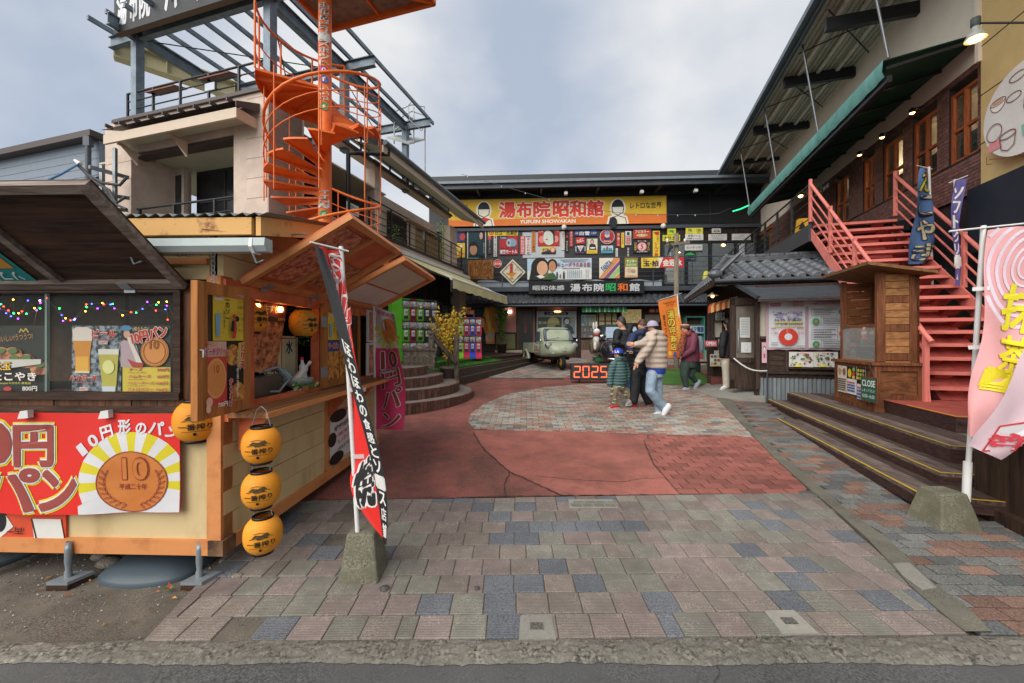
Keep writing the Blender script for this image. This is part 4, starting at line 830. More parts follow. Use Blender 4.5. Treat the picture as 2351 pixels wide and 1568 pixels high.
# round restaurant sign
x,z=FR.hit(2348,245,.25);r=105*(FR.at(x,z,.25).y)/F;P_=Panel(FR.at(x-r,z+r,.25),FR.r*2*r,V((0,0,-2*r)));g=G();disc(g,P_,pc('#d3d2ce'),.06,48)
BR='#7a4a3a';
def ring(cx,cy,rx,ry,n=20,a0=0,a1=6.2832):return[(cx+rx*cos(a0+(a1-a0)*i/n),cy+ry*sin(a0+(a1-a0)*i/n))for i in range(n+1)]
prints(g,P_,[('p',ring(.2,.3,.1,.09,12,0,3.14),'#e3ded6'),('l',ring(.2,.28,.1,.035),.012,BR),('l',ring(.2,.28,.1,.11,10,0,3.14),.012,BR),('c',.2,.275,.07,.02,'#c99a7c'),('l',ring(.40,.33,.09,.045,16),.012,BR),('l',ring(.45,.13,.1,.045,16),.012,BR),('p',[(.05,.82),(.09,.72),(.22,.72),(.26,.82)],'#d08a8a'),('l',ring(.33,.72,.1,.04),.014,BR),('l',[(.23,.72),(.25,.86),(.33,.9),(.41,.86),(.43,.72)],.014,BR),('l',ring(.16,.62,.1,.1,18),.014,BR),('l',[(.06,.86),(.06,.95),(.14,.97)],.012,BR),('l',[(.1,.9),(.3,.98)],.012,BR),('p',[(.5,.7),(.56,.7),(.545,.82),(.515,.82)],'#7fb5a0'),('l',ring(.66,.5,.13,.13,18),.014,BR),('p',ring(.66,.46,.13,.12,10,3.14,6.28),'#6f4034')])
tag(g.obj('round_sign'),'round white restaurant sign with brown line drawings of bowls','sign')
# balcony in front of the restaurant, seen from below, with black railing
T0=3.62;NB=1.82
bl_=thing('balcony','black steel balcony with thin railing beyond the pink stairs','balcony',FR.at(-T0,ZB,NB))
fr_part(FR,'slab',bl_,[(-13.2,-T0,ZB-.22,ZB,0.02,NB,m_bk)]);fr_part(FR,'edge_beam',bl_,[(-13.2,-T0,ZB-.34,ZB+.04,NB,NB+.06,mat('edge_steel','#3d444b',rough=.45,var=.2))])
for k in range(5):
 g=G();g.tube([FR.at(-T0,ZB+.18+k*.19,NB+.02),FR.at(-13.2,ZB+.18+k*.19,NB+.02)],.012 if k<4 else .024,m_bk,6);g.obj('rail',bl_)
for k in range(10):g=G();x=-T0-.03-k*1.02;FR.box(g,x-.022,x+.022,ZB,ZB+.96,NB-.005,NB+.045,m_bk);g.obj('post',bl_)
# things on the balcony: door with name board, cones, parrot-like lamp left plain
o=fr_part(FR,'restaurant_door',rb,[(FR.x(1735),FR.x(1772),ZB,ZB+2.1,-.05,.02,wood('door_wood','#7a5a3c','#4d3724',axis='z'))]);fr_part(FR,'lintel',o,[(FR.x(1730),FR.x(1775),ZB+2.1,ZB+2.25,-.05,.08,m_owood)]);fr_part(FR,'pane',o,[(FR.x(1740),FR.x(1767),ZB+.9,ZB+1.9,.02,.025,m_dglass)])
P_=fpanel(FR,1861,428,1906,446,.5);board('name_plate',P_,'#2a2522',[('t','まんぷく食堂',.06,.35,.94,.85,'#d8d4c8'),('t','no.88',.38,.08,.62,.28,'#d8d4c8')],'dark diner name plate under the green awning','sign')
for i,(u,v)in enumerate(((1838,520),(1850,520))):
 p=FR.at(FR.x(u,1.2),ZB,1.2);g=G();g.lathe([(.2,0),(.2,.03),(.15,.03),(.04,.68),(0,.7)],p,pc('#d8462c',.5),16);g.lathe([(.118,.22),(.085,.42)],p+V((0,0,.0)),pc('#d8d6cf'),16)
 tag(g.obj('traffic_cone'),['traffic cone farther from the stairs on the balcony','traffic cone nearer to the pink stairs on the balcony'][i],'traffic cone')
g=G();p=FR.at(FR.x(1842,1.5),ZB,1.5);q=[(-.18,0),(.18,0),(.12,.55),(-.12,.55)];g.prism([p+dA*a*0+nA*a+V((0,0,b))for a,b in q],dA*.03,pc('#d8a52e'));prints(g,Panel(p-nA*.1+V((0,0,.5))-dA*.002,nA*.2,V((0,0,-.45))),[('p',[(.5,.05),(.95,.5),(.05,.5)],'#20201e'),('t','注意',.1,.6,.9,.9,'#c0281e')]);tag(g.obj('floor_sign'),'yellow standing warning sign beside the cones','sign')
# hanging lamp under the awning
p=FR.at(FR.x(1838,.9),FR.z(1838,450,.9),.9);g=G();g.lathe([(.02,.12),(.03,.06),(.16,0),(.15,-.01)],p,m_bk,16);g.ball(p,.06,.06,.05,m_glow,8,6);g.tube([p+V((0,0,.1)),p+V((0,0,1.0))],.008,m_bk,5);tag(g.obj('pendant_lamp'),'lit pendant lamp hanging near the stair head','lamp')

# ------------------------------------------------------------------ pink steel stairs
m_pk=mat('pink_paint','#dd8175',hex2='#b9615a',rough=.5,var=.2,scale=4,lo=.3,hi=.5)
m_pkd=mat('red_paint','#c4625a',hex2='#8f4038',rough=.55,var=.2,scale=4)
ZL=.76;NT=17;RI=(ZB-ZL)/NT;RU=(T0-.10)/NT
ps=thing('pink_stairs','pink steel staircase climbing from the deck to the restaurant balcony','stairs',N0+V((0,0,ZL)))
def st(t,w,z):return N0+dA*t+nA*w+V((0,0,z))
for i in range(1,NT+1):
 t=.0+RU*i-.05;z=ZL+RI*i;g=G()
 c=[st(t,.03,z-.055),st(t,1.49,z-.055),st(t+.27,1.49,z-.055),st(t+.27,.03,z-.055)];g.hexa(c+[p+V((0,0,.05))for p in c],m_pk);tr=g.obj('tread',ps)
 for w in(.35,1.1):g=G();g.prism([st(t+.04,w,z-.055),st(t+.25,w,z-.055),st(t+.25,w+.02,z-.16)],nA*.2,m_pkd);g.obj('tread_bracket',tr)
 g=G()
 for k in range(9):g.beam(st(t+.03+k*.027,.05,z+.0),st(t+.03+k*.027,1.47,z+.0),.008,.008,m_pkd)
 g.obj('tread_rib',tr)
for w in(0,1.50):
 g=G();c=[]
 g.prism([st(-.05,w-.01,ZL),st(.2,w-.01,ZL),st(T0+.1,w-.01,ZB-.22),st(T0+.1,w-.01,ZB+.03),st(-.02,w-.01,ZL+.2)],nA*.02,m_pk);g.obj('stringer',ps)
g=G();g.prism([st(.25,.3,ZL),st(.45,.3,ZL),st(T0,.3,ZB-.5),st(T0,.3,ZB-.35)],nA*.9,m_pkd);g.obj('carriage_plate',ps)
for w in(-.02,1.54):
 def rz(t):return ZL+RI*(t/RU)
 ts=[0.0,.9,1.8,2.7,T0];hd=[.92,.95,.95,.95,.96]
 for t,h in zip(ts,hd):g=G();b=st(t,w,rz(t)if t else ZL);g.beam(b,b+V((0,0,h)),.055,.055,m_pk,up=dA);g.obj('post',ps)
 g=G();g.tube([st(-.12,w,ZL+.82),st(0,w,ZL+.92),st(T0,w,ZB+.96)],.032,m_pk,10);g.obj('handrail',ps)
 for k in(.26,.48,.70):
  g=G();g.beam(st(0.02,w,ZL+k),st(T0,w,ZB+k),.022,.022,m_pk);g.obj('mid_rail',ps)
  # ------------------------------------------------------------------ stepped wooden deck
m_dk=wood('deck_board','#5a4a42','#2f2522',axis='y',scale=2.6,bump=.5);m_dk2=wood('deck_worn','#7c7068','#43362f',axis='y',scale=2.6,bump=.5)
m_dkf=mat('deck_fascia','#4a332e',hex2='#2b1d1b',rough=.6,scale=6,stretch=(2,2,9));m_yel=mat('yellow_line','#c9a52a',hex2='#7c6a2a',rough=.6,scale=14,lo=.25,hi=.42)
m_redtop=mat('red_landing','#b0554a',hex2='#94453b',rough=.7,scale=5)
dk=thing('wooden_deck','dark brown stepped deck with yellow edge lines at the right','deck',V((3.456,3.355,gz(3.4))))
LV=[(V((3.456,3.355,0)),3.42,.306,.088,.35,.22),(V((3.873,3.607,0)),4.60,.412,.10,.34,.30),(V((4.277,3.888,0)),4.14,.578,.164,1.9,.41)]
for k,(c0,L_,zt2,fh,dep,zb)in enumerate(LV):
 g=G();q=[c0,c0+dA*L_,c0+dA*L_+nA*.03,c0+nA*.03];g.prism([p+V((0,0,zt2-fh-.03))for p in q],(0,0,fh-.002),m_dkf);o=g.obj('fascia',dk)
 g=G();q=[c0+nA*.03,c0+nA*2.4,c0+nA*2.4+dA*.03,c0+nA*.03+dA*.03];g.prism([p+V((0,0,zt2-fh-.03))for p in q],(0,0,fh-.002),m_dkf);g.obj('end_fascia',dk)
 nb=max(3,int(dep/.112));wb=dep/nb
 for b in range(nb):
  segs=[(0,L_*.46),(L_*.46+.004,L_)]if b%2 else[(0,L_*.7),(L_*.7+.004,L_)]
  for a_,e_ in segs:
   g=G();p0=c0+nA*(b*wb+.003)+dA*a_;p1=c0+nA*((b+1)*wb-.003)+dA*a_;dl=dA*(e_-a_);zz=V((0,0,zt2-.032+random.uniform(-.002,.002)))
   g.hexa([p0+zz,p1+zz,p1+dl+zz,p0+dl+zz]+[p+zz+V((0,0,.03))for p in(p0,p1,p1+dl,p0+dl)],m_dk2 if(b in(0,1)or random.random()<.3)else m_dk);g.obj('deck_board',dk)
 if k<2:  # boards running on to the right of the corner
  for b in range(4):
   g=G();p0=c0+nA*(dep+.004)+dA*(b*.11);p1=c0+nA*2.2+dA*(b*.11);zz=V((0,0,zt2-.032));g.hexa([p0+zz,p1+zz,p1+dA*.104+zz,p0+dA*.104+zz]+[p+zz+V((0,0,.029))for p in(p0,p1,p1+dA*.104,p0+dA*.104)],m_dk);g.obj('deck_board',dk)
 g=G();zz=V((0,0,zt2+.0012));q=[c0+nA*.002,c0+dA*L_,c0+dA*L_+nA*.018,c0+nA*.02+dA*.01];g.prism([p+zz for p in q],(0,0,.002),m_yel);q=[c0+nA*.002,c0+nA*2.2,c0+nA*2.2+dA*.018,c0+nA*.02+dA*.018];g.prism([p+zz for p in q],(0,0,.002),m_yel);g.obj('edge_line',dk)
for t,dx in((.15,.12),(1.3,.12),(2.6,.12)):
 g=G();p=LV[0][0]+dA*t+nA*dx;g.beam(p+V((0,0,gz(p.y)-.02)),p+V((0,0,.2)),.1,.1,m_dkf);g.obj('support_block',dk)
g=G();L0=V((4.95,4.44,0));q=[L0,L0+dA*1.45,L0+dA*1.45+nA*3,L0+nA*3];g.prism([p+V((0,0,.55))for p in q],(0,0,ZL-.56),m_dkf);ld=g.obj('landing',dk)
g=G();g.prism([p+V((0,0,ZL-.008))for p in(L0-nA*.01-dA*.01,L0+dA*1.45-nA*.01,L0+dA*1.45+nA*3,L0+nA*3-dA*.01)],(0,0,.008),m_redtop);g.obj('landing_top',ld)
g=G();g.prism([p+V((0,0,ZL+.001))for p in(L0-nA*.01,L0+dA*.8-nA*.01,L0+dA*.8+nA*.01,L0+nA*.01)],(0,0,.002),m_yel);g.prism([p+V((0,0,ZL+.001))for p in(L0+nA*.01,L0+nA*2,L0+nA*2+dA*.018,L0+nA*.01+dA*.018)],(0,0,.002),m_yel);g.obj('edge_line',ld)
# ------------------------------------------------------------------ wooden kiosk
m_kw=wood('kiosk_wood','#7f4e30','#4c2c1a',axis='z',scale=2.2);m_kx=wood('kiosk_panel','#8a5834','#553520',axis='x',scale=1.6);m_kl=wood('kiosk_pale','#a97a4c','#7b5230',axis='x',scale=2.4);m_kr=wood('kiosk_roof','#8a6340','#54381f',axis='x')
K0=V((5.19,5.70,.578));KL,KW,KH=1.15,.57,.70
kk=thing('wooden_kiosk','brown wooden ticket kiosk with small slanted roof on the deck','kiosk',K0)
def kp(t,w,z):return K0+dA*t+nA*w+V((0,0,z))
def kbox(name,t0,t1,w0,w1,z0,z1,m,parent=None):
 g=G();g.hexa([kp(t0,w0,z0),kp(t0,w1,z0),kp(t1,w1,z0),kp(t1,w0,z0),kp(t0,w0,z1),kp(t0,w1,z1),kp(t1,w1,z1),kp(t1,w0,z1)],m);return g.obj(name,parent or kk)
bs=kbox('base',.02,KL-.02,.02,KW-.02,0.0,KH-.03,m_kx);kbox('counter_top',-.03,KL+.03,-.04,KW+.03,KH-.03,KH+.01,m_kw)
for a in((0,.03,0,.07,0,KH-.03),(0,.03,KW-.07,KW,.18,KH-.03),(0,.022,.07,KW-.07,KH-.11,KH-.03),(0,.022,.25,KW-.07,.18,.25),(0,.022,.07,.25,0,.05),(0,.025,.20,.26,.05,.25)):kbox('frame_rail',*a,m_kw,bs)
for a in((.03,.10,0,.022,0,KH-.03),(KL-.08,KL,0,.022,0,KH-.03),(.10,KL-.08,0,.022,KH-.09,KH-.03),(.10,KL-.08,0,.022,0,.07)):kbox('frame_rail',*a,m_kw,bs)
z1,z2=KH+.01,1.98;t0,t1,w0,w1=.06,KL-.05,.06,KW-.02
cb_=kbox('back_wall',t0,t1,w1-.03,w1,z1,z2,m_kx)
for(ta,tb,wa,wb)in((t0,t0+.06,w0,w0+.10),(t0,t0+.06,w1-.11,w1),(t1-.06,t1,w0,w0+.07),(t1-.06,t1,w1-.08,w1-.03)):kbox('corner_post',ta,tb,wa,wb,z1,z2+.02,m_kw)
nb=12
for i in range(nb):kbox('side_board',t0+.012,t0+.04,w0+.10,w1-.11,z1+.03+i*(z2-z1-.03)/nb,z1+.022+(i+1)*(z2-z1-.03)/nb,m_kl if i%4 else m_kw)
for i in range(9):kbox('side_board',t1-.045,t1-.02,w0+.07,w1-.08,z1+.03+i*(z2-z1-.03)/9,z1+.022+(i+1)*(z2-z1-.03)/9,m_kx)
kbox('sash_rail',t0+.06,t1-.06,w0,w0+.03,z1+.52,z1+.56,m_kw);kbox('display_glass',t0+.06,t1-.06,w0+.012,w0+.016,z1,z1+.52,glass('kiosk_glass','#b9c4c4',.25));kbox('shelf',t0+.06,t1-.06,w0+.08,w1-.04,z1+.22,z1+.24,m_kl)
kbox('cabin_floor',t0,t1,w0,w1,z1,z1+.02,m_kl)
g=G();A=[kp(-.19,-.17,2.09),kp(-.19,KW+.04,1.93),kp(1.16,KW+.04,1.93),kp(1.16,-.17,2.09)];g.hexa(A+[p+V((0,0,.045))for p in A],m_kr);g.obj('roof',kk)
DOLL=[('#c94f3c','#d8c9b8','red doll with rabbit ears in the kiosk window'),('#6a5a3a','#c79a72','brown haired doll in the kiosk window'),('#d8a52e','#d8a52e','yellow toy figure in the kiosk window')]
for i,(h,h2,lb)in enumerate(DOLL):
 p=kp(t0+.75-i*.22,w0+.2,z1+.24);g=G();g.lathe([(0,0),(.04,.0),(.055,.06),(.035,.13),(.02,.15)],p,pc(h),12);g.ball(p+V((0,0,.19)),.045,.045,.05,pc(h2),10,8);g.ball(p+V((0,.01,.215)),.047,.047,.035,pc('#5a3a28' if i==1 else h),10,6)
 if i==0:
  for s_ in(-1,1):g.ball(p+dA*.02*s_+V((0,0,.27)),.012,.012,.04,pc('#d8c9b8'),6,5)
 for s_ in(-1,1):g.tube([p+dA*.03*s_+V((0,0,.11)),p+dA*.07*s_+V((0,0,.07))],.012,pc(h),6)
 tag(g.obj('doll'),lb,'doll','dolls in the kiosk window')
p=kp(t0+.62,w0+.12,z1+.24);g=G();g.ball(p+V((0,0,.045)),.045,.045,.045,pc('#3f7a5a',.3));tag(g.obj('green_ball'),'small green ball between the kiosk dolls','ball')
# papers on the kiosk's plaza side
FK=Frame((K0-nA*.002)[:2],-nA)
def kpp(name,u0,v0,u1,v1,base,items,lb):return board(name,fpanel(FK,u0,v0,u1,v1,.006),base,items,lb,'notice','notices on the kiosk',thick=.002)
def k6(x,y):return 1875+x*.24403,574+y*.24403
kpp('notice',*k6(198,1088),*k6(282,1335),'#cfc3b2',[('c',.25,.22,.16,.14,'#b08a64'),('c',.75,.22,.16,.14,'#7d5c42'),('t','✹',.44,.16,.56,.22,'#c03a2c')]+[('w',.06,.48+i*.08,.94,.53+i*.08,'#3a332c')for i in range(6)],'beige notice with two ladle drawings on the kiosk')
kpp('notice',*k6(287,1095),*k6(374,1355),'#d3d5d8',[('r',0,0,1,.45,'#23241f'),('c',.3,.25,.2,.16,'#d8b52e'),('c',.75,.1,.15,.07,'#7ea83a'),('c',.75,.25,.15,.07,'#b8433c'),('c',.75,.38,.15,.06,'#d8b52e')]+[('w',.1,.55+i*.1,.9,.61+i*.1,'#2c3a86' if i else '#c0504d')for i in range(4)],'middle notice with yellow fruit pictures on the kiosk')
kpp('notice',*k6(378,1105),*k6(462,1408),'#d3d5d8',[('r',0,0,1,.52,'#1d1e18')]+[('c',.2+.3*(i%3),.1+.12*(i//3),.12,.05,('#d8b52e','#8fae4a','#c9a06a')[i%3])for i in range(9)]+[('w',.1,.6+i*.1,.9,.66+i*.1,'#2c3a86' if i else '#c0504d')for i in range(4)],'right notice with black menu grid on the kiosk')
g=G();P_=Panel(kp(.19,-.075,.50),-dA*.36+nA*.02,V((0,0,-.36)));q=[P_.p(*c)for c in((0,0),(1,0),(1,1),(0,1))];cs=thing('closed_sign','green chalkboard sign reading CLOSE hung on the kiosk corner','sign',P_.p(.5,1))
g.prism([p-P_.N*.015 for p in q],P_.N*.015,m_kw);prints(g,P_,[('r',.05,.05,.95,.95,'#1f5a4a'),('t','CLOSE',.1,.13,.9,.38,'#d8dad2',{'bold':.02}),('t','しまってるよ!',.1,.48,.9,.6,'#cfd4c8'),('t','10:00~16:00',.12,.7,.88,.84,'#d8dad2')]);g.obj('board',cs)
g=G();g.tube([P_.p(.1,0),P_.p(.5,-.55),P_.p(.9,0)],.005,m_dsteel,5);g.obj('chain',cs)
# ------------------------------------------------------------------ tiled hut with the survey poster
FH=Frame((5.17,8.3),-dA)
def h5(x,y):return 1607.1+x*.21472,596.9+y*.21472
m_hw=wood('hut_wood','#4b3a31','#261d18',axis='z',scale=2.4);m_hx=wood('hut_wood_x','#4a3a32','#271e19',axis='x',scale=2.4);m_plas=mat('hut_plaster','#b9b4a6',rough=.9,var=.08)
m_zinc=mat('corrugated_zinc','#8f979c',rough=.45,metal=.35,var=.2,scale=3)
hu=thing('tiled_hut','old dark wooden hut with grey curved roof tiles behind the kiosk','hut',FH.at(0,gz(8.3)))
zg=gz(8.3);x1_=FH.x(2050)
bw=fr_part(FH,'wall',hu,[(FH.x(1735),x1_,zg,2.75,-.12,0,m_hw)])
def hb(name,x0,y0,x1,y1,m,n0=0,n1=.03,parent=bw):
 (u0,v0),(u1,v1)=h5(x0,y0),h5(x1,y1);g=G();FH.pbox(g,u0,v0,u1,v1,n0,n1,m);return g.obj(name,parent)
hb('plaster_panel',640,430,735,818,m_plas,n1=.012);hb('post',600,405,640,1380,m_hw,n1=.07);hb('rail',620,815,745,845,m_hx,n1=.05);hb('post',915,960,950,1200,m_hw,n1=.06);hb('ledge',640,1195,1500,1222,m_hx,n1=.12);hb('ledge',950,1145,1500,1170,m_hx,n1=.10);hb('beam',640,1222,1500,1270,m_hx,n1=.05)
for i in range(4):hb('board',740,965+i*56,914,1016+i*56,m_hx,n1=.02)
sk=fr_part(FH,'skirt_backing',hu,[(FH.x(1748),x1_,zg,FH.z(1800,868,.06),0,.02,m_zinc)])
x=FH.x(1745,.06);k=0;zt_=FH.z(1800,868,.06)
while x<FH.x(1935,.06):  # corrugated skirt: each rib is one fold
 g=G();g.prism([FH.at(x,zg-.05,.03),FH.at(x+.02,zg-.05,.06),FH.at(x+.055,zg-.05,.06),FH.at(x+.075,zg-.05,.03)],(0,0,zt_-zg+.05),m_zinc);g.obj('corrugation',sk);x+=.078
 # open door leaf facing the plaza
NDo=-.35
dl=hb('door_leaf',322,400,605,1378,m_hw,NDo-.05,NDo,hu);hb('door_pane',385,495,585,1045,mat('door_glass','#6f665a',rough=.12,spec=.6,var=.35,scale=2),NDo,NDo+.006,dl)
for a in((322,405,600,480),(322,1050,600,1100),(322,1280,600,1375),(322,400,375,1375),(590,400,610,1375)):hb('door_rail',*a,m_hw,NDo,NDo+.03,dl)
g=G();u,v=h5(398,745);u2,v2=h5(398,975);g.tube([FH.at(FH.x(u,NDo),FH.z(u,v,NDo),NDo+.03),FH.at(FH.x(u,NDo),FH.z(u,v,NDo),NDo+.09),FH.at(FH.x(u,NDo),FH.z(u2,v2,NDo),NDo+.09),FH.at(FH.x(u,NDo),FH.z(u2,v2,NDo),NDo+.03)],.014,m_zinc,7);g.obj('handle',dl)
for i,(a,b)in enumerate((((425,615),(535,830)),((438,880),(548,990)))):
 board('paper_notice',fpanel(FH,*h5(*a),*h5(*b),NDo+.035),'#c6cac8',[('w',.12,.1+k*.08,.88,.13+k*.08,'#8a8f90')for k in range(10)]if i==0 else[('c',.5,.5,.2,.35,'#b9b3b0'),('c',.5,.5,.15,.26,'#c6cac8')],['tall pale printed notice on the hut door','square pale notice low on the hut door'][i],'notice',thick=.002)
 # recess beside the door: entrance wall further back
NE2=-2.0
en=fr_part(FH,'entrance_wall',hu,[(FH.x(1625,NE2),FH.x(1745,NE2),zg,3.0,NE2-.1,NE2,m_hw)])
hb('entrance_pane',155,570,235,825,m_plas,NE2,NE2+.02,en);hb('entrance_post',100,560,150,1260,m_hw,NE2,NE2+.1,en);hb('entrance_step',120,1262,340,1330,pc('#6b3a35',.8),NE2,NE2+.5,en)
for i,(a,b,it,lb)in enumerate((((198,845),(262,965),[('r',.1,.1,.9,.5,'#7a8a6a'),('r',.1,.55,.9,.9,'#a8524a')],'small picture notice left of the hut entrance'),((152,968),(240,1010),[('c',.28,.5,.14,.4,'#c0392b'),('c',.28,.5,.1,.3,'#d8d6cf'),('w',.5,.4,.95,.6,'#444444')],'no smoking notice beside the hut entrance'),((107,1008),(252,1137),None,'colourful map leaflet beside the hut entrance'))):
 if it is None:it=[('r',.05+.24*(k%4),.08+.3*(k//4),.25+.24*(k%4),.3+.3*(k//4),('#a8443c','#3f7a5a','#d8d4c6','#5a4a42','#c9a15f','#3a6a80')[(k*5)%6])for k in range(12)]+[('r',.25,.86,.6,.97,'#d8c838')]
 board('paper_notice',fpanel(FH,*h5(*a),*h5(*b),NE2+.3),'#d0d2cc',it,lb,'notice',thick=.004)
P_=fpanel(FH,*h5(48,862),*h5(183,925),NE2+.5);op=thing('open_sign','pink OPEN sign hanging on strings left of the hut door','sign',P_.p(.5,1))
board('plate',P_,'#c2586c',[('t','OPEN',.14,.2,.86,.72,'#e8e0dc',{'bold':.03}),('w',.12,.82,.88,.9,'#e0b0b4')],'','',parent=op,thick=.015);g=G();g.tube([P_.p(.15,0),P_.p(.5,-1.5),P_.p(.85,0)],.006,m_dsteel,5);g.obj('string',op)
P_=fpanel(FH,*h5(165,555),*h5(262,650),NE2+.25);g=G();put_text(g,P_,'のりりス',0,0,1,1,pc('#8f9690'),.01,.03);g2=fr_part(FH,'sign_back',hu,[(*FH.rect(*h5(160,550),*h5(266,652),NE2+.2),NE2+.1,NE2+.2,m_hx)]);g.obj('carved_letters',g2)
# little striped awning
sa=thing('orange_awning','small orange and yellow striped awning by the hut entrance','awning',FH.at(FH.x(1650,NE2),2.3,NE2+.6))
(u0,v0),(u1,v1)=h5(80,575),h5(322,405);xa,xb=FH.x(1626,NE2+.9),FH.x(1690,NE2+.9);za,zb=FH.z(1626,705,NE2+.9),FH.z(1690,687,NE2+.9);ns=10
for i in range(ns):
 t0,t1=i/ns,(i+1)/ns;g=G();A=FH.at(xa+(xb-xa)*t0,za+(zb-za)*t0,NE2+.9);B=FH.at(xa+(xb-xa)*t1,za+(zb-za)*t1,NE2+.9);up=V((0,0,.1))+FH.n*-.3+FH.r*.1
 g.add([A,B,B+up,A+up,A+V((0,0,-.16)),B+V((0,0,-.13-.02*(i%2)))],[(0,1,2,3),(4,5,1,0)],pc('#c9502f' if i%2==0 else '#d8bd7a'));g.obj('stripe',sa)
 # metal lean-to roof over the poster: lapped sheets
mr=thing('metal_canopy','dark grey ribbed metal canopy above the big poster','roof',FH.at(FH.x(1840),2.5,.4))
xt0,xt1,zt2,nt2=FH.x(1678,-.3),FH.x(1920,-.3),FH.z(1790,644,-.3),-.3;xb0_,xb1_,zb2_,nb2=FH.x(1741,.5),FH.x(2005,.5),FH.z(1840,683,.5),.5
for i in range(11):
 t0,t1=i/11,(i+1)/11+.01;g=G();L=lambda t,dz:[FH.at(xt0+(xb0_-xt0)*t,zt2+(zb2_-zt2)*t+dz,nt2+(nb2-nt2)*t),FH.at(xt1+(xb1_-xt1)*t,zt2+(zb2_-zt2)*t+dz,nt2+(nb2-nt2)*t)]
 a=L(t0,0);b=L(t1,.018);c=L(t1,-.01);g.add([a[0],a[1],b[1],b[0],c[1],c[0]],[(0,1,2,3),(3,2,4,5)],mat('canopy_metal','#4d535a',rough=.4,metal=.3,var=.15));g.obj('lap_sheet',mr)
g=G();g.beam(FH.at(xt0,zt2+.02,nt2),FH.at(xb0_,zb2_+.02,nb2),.06,.07,MATS['canopy_metal']);g.obj('verge',mr);g=G();g.beam(FH.at(xb0_,zb2_-.03,nb2-.02),FH.at(xb1_,zb2_-.03,nb2-.02),.05,.06,m_hx);g.obj('eave_board',mr)
# hip roof with individual tiles
EC=V((4.37,8.60,2.93));rf=thing('hut_roof','hipped roof of grey wavy tiles with round ridge end','roof',EC)
RD_,RH,HIP=1.5,.58,.55;TWd=.262;cols=15;rows=6
def tile_mesh(w,l):
 vs=[];fs=[];k=7
 for i in range(k+1):
  a=i/k;z=.035*sin(a*2*pi-.6)+.02;vs+=[(a*w,0,z),(a*w,l,z+.012),(a*w,0,z-.022)]
 for i in range(k):fs+=[(3*i,3*i+3,3*i+4,3*i+1),(3*i+2,3*i+5,3*i+3,3*i)]
 me=bpy.data.meshes.new('roof_tile');me.from_pydata(vs,[],fs);me.materials.append(m_tile);me.polygons.foreach_set('use_smooth',[True]*len(fs));return me
sv=(dA*RD_+V((0,0,RH)));slen=sv.length;sd=sv/slen;tl=slen/rows;tm=tile_mesh(TWd*1.04,tl*1.18)
R3=Matrix((nA,sd,nA.cross(sd))).transposed()
g=G();zz=V((0,0,-.03));g.add([EC+zz,EC+nA*cols*TWd+zz,EC+nA*cols*TWd+sv+zz,EC+nA*HIP+sv+zz],[(0,1,2,3)],m_hx);g.obj('roof_boarding',rf)
for r in range(rows):
 for c in range(cols):
  if(c+.2)*TWd<HIP*r/rows:continue
  o=bpy.data.objects.new('roof_tile',tm);COL.objects.link(o);o.parent=rf
  o.matrix_local=Matrix.Translation(nA*c*TWd+sd*(r*tl-.05)+nA.cross(sd)*(.012+.002*random.random()))@R3.to_4x4()
for c in range(cols):
 g=G();p=EC+nA*(c+.15)*TWd-sd*.05+V((0,0,.01));q=[p+nA*.055*cos(a*pi/6)+V((0,0,.055*sin(a*pi/6)))for a in range(12)];g.prism(q,-dA*.05,m_tile);g.obj('eave_tile',rf)
 # left slope, seen edge on
ev_l=dA*5.0;g=G();top=EC+nA*HIP+sv
g.add([EC,EC+ev_l,EC+ev_l+nA*HIP+V((0,0,RH)),top],[(0,1,2,3)],m_tile);g.obj('left_slope',rf)
for i in range(20):
 g=G();p=EC+dA*i*.25;q=[p+dA*.055*cos(a*pi/5)+V((0,0,.02+.06*sin(a*pi/5)))for a in range(10)];g.prism(q,nA*.5+V((0,0,.5)),m_tile);g.obj('verge_tile',rf)
g=G();g.prism([EC+V((0,0,-.14))-nA*.0,EC+ev_l+V((0,0,-.14)),EC+ev_l+V((0,0,-.04)),EC+V((0,0,-.04))],nA*.04,m_hx);g.prism([EC+V((0,0,-.14)),EC+nA*3.9+V((0,0,-.14)),EC+nA*3.9+V((0,0,-.05)),EC+V((0,0,-.05))],dA*.04,m_hx);g.obj('eave_board',rf)
g=G();g.tube([EC-dA*.08+V((0,0,-.06)),EC-dA*.08+nA*3.9+V((0,0,-.10))],.045,mat('gutter_dark','#4a5157',rough=.4,metal=.2),8);g.obj('gutter',rf)
for k in range(2):
 g=G();a=EC+nA*HIP+sv
 g.beam(a+V((0,0,.03+k*.05)),a+nA*3.6+V((0,0,.03+k*.05)),.22-.02*k,.045,m_tile,up=(0,0,1));g.obj('ridge_course',rf)
for i in range(12):g=G();a=EC+nA*(HIP+.05+i*.3)+sv+V((0,0,.13));g.tube([a,a+nA*.27],.06,m_tile,10);g.obj('ridge_tile',rf)
g=G();a=EC+V((0,0,.1))+nA*.02;b=EC+nA*HIP+sv+V((0,0,.12));g.tube([a+(b-a)*.12,b],.085,m_tile,10);g.obj('hip_ridge',rf)
g=G();g.tube([a+(b-a)*.02-(b-a).normalized()*.05,a+(b-a)*.38],[.13,.10],m_tile,14);g.obj('hip_end_tile',rf)
g=G();g.ball(a+V((-.03,-.05,-.02)),.16,.12,.09,m_tile,12,8);g.obj('corner_ornament',rf)
g=G();a=EC+nA*HIP+sv+V((0,0,.10));g.prism([a-dA*.02+dA*.18*cos(t*pi/8)*0+nA*-.06+dA*(.17*cos(t*pi/8))+V((0,0,.17*sin(t*pi/8)-.05))for t in range(-3,12)],nA*.08,m_tile);g.obj('ridge_end',rf)
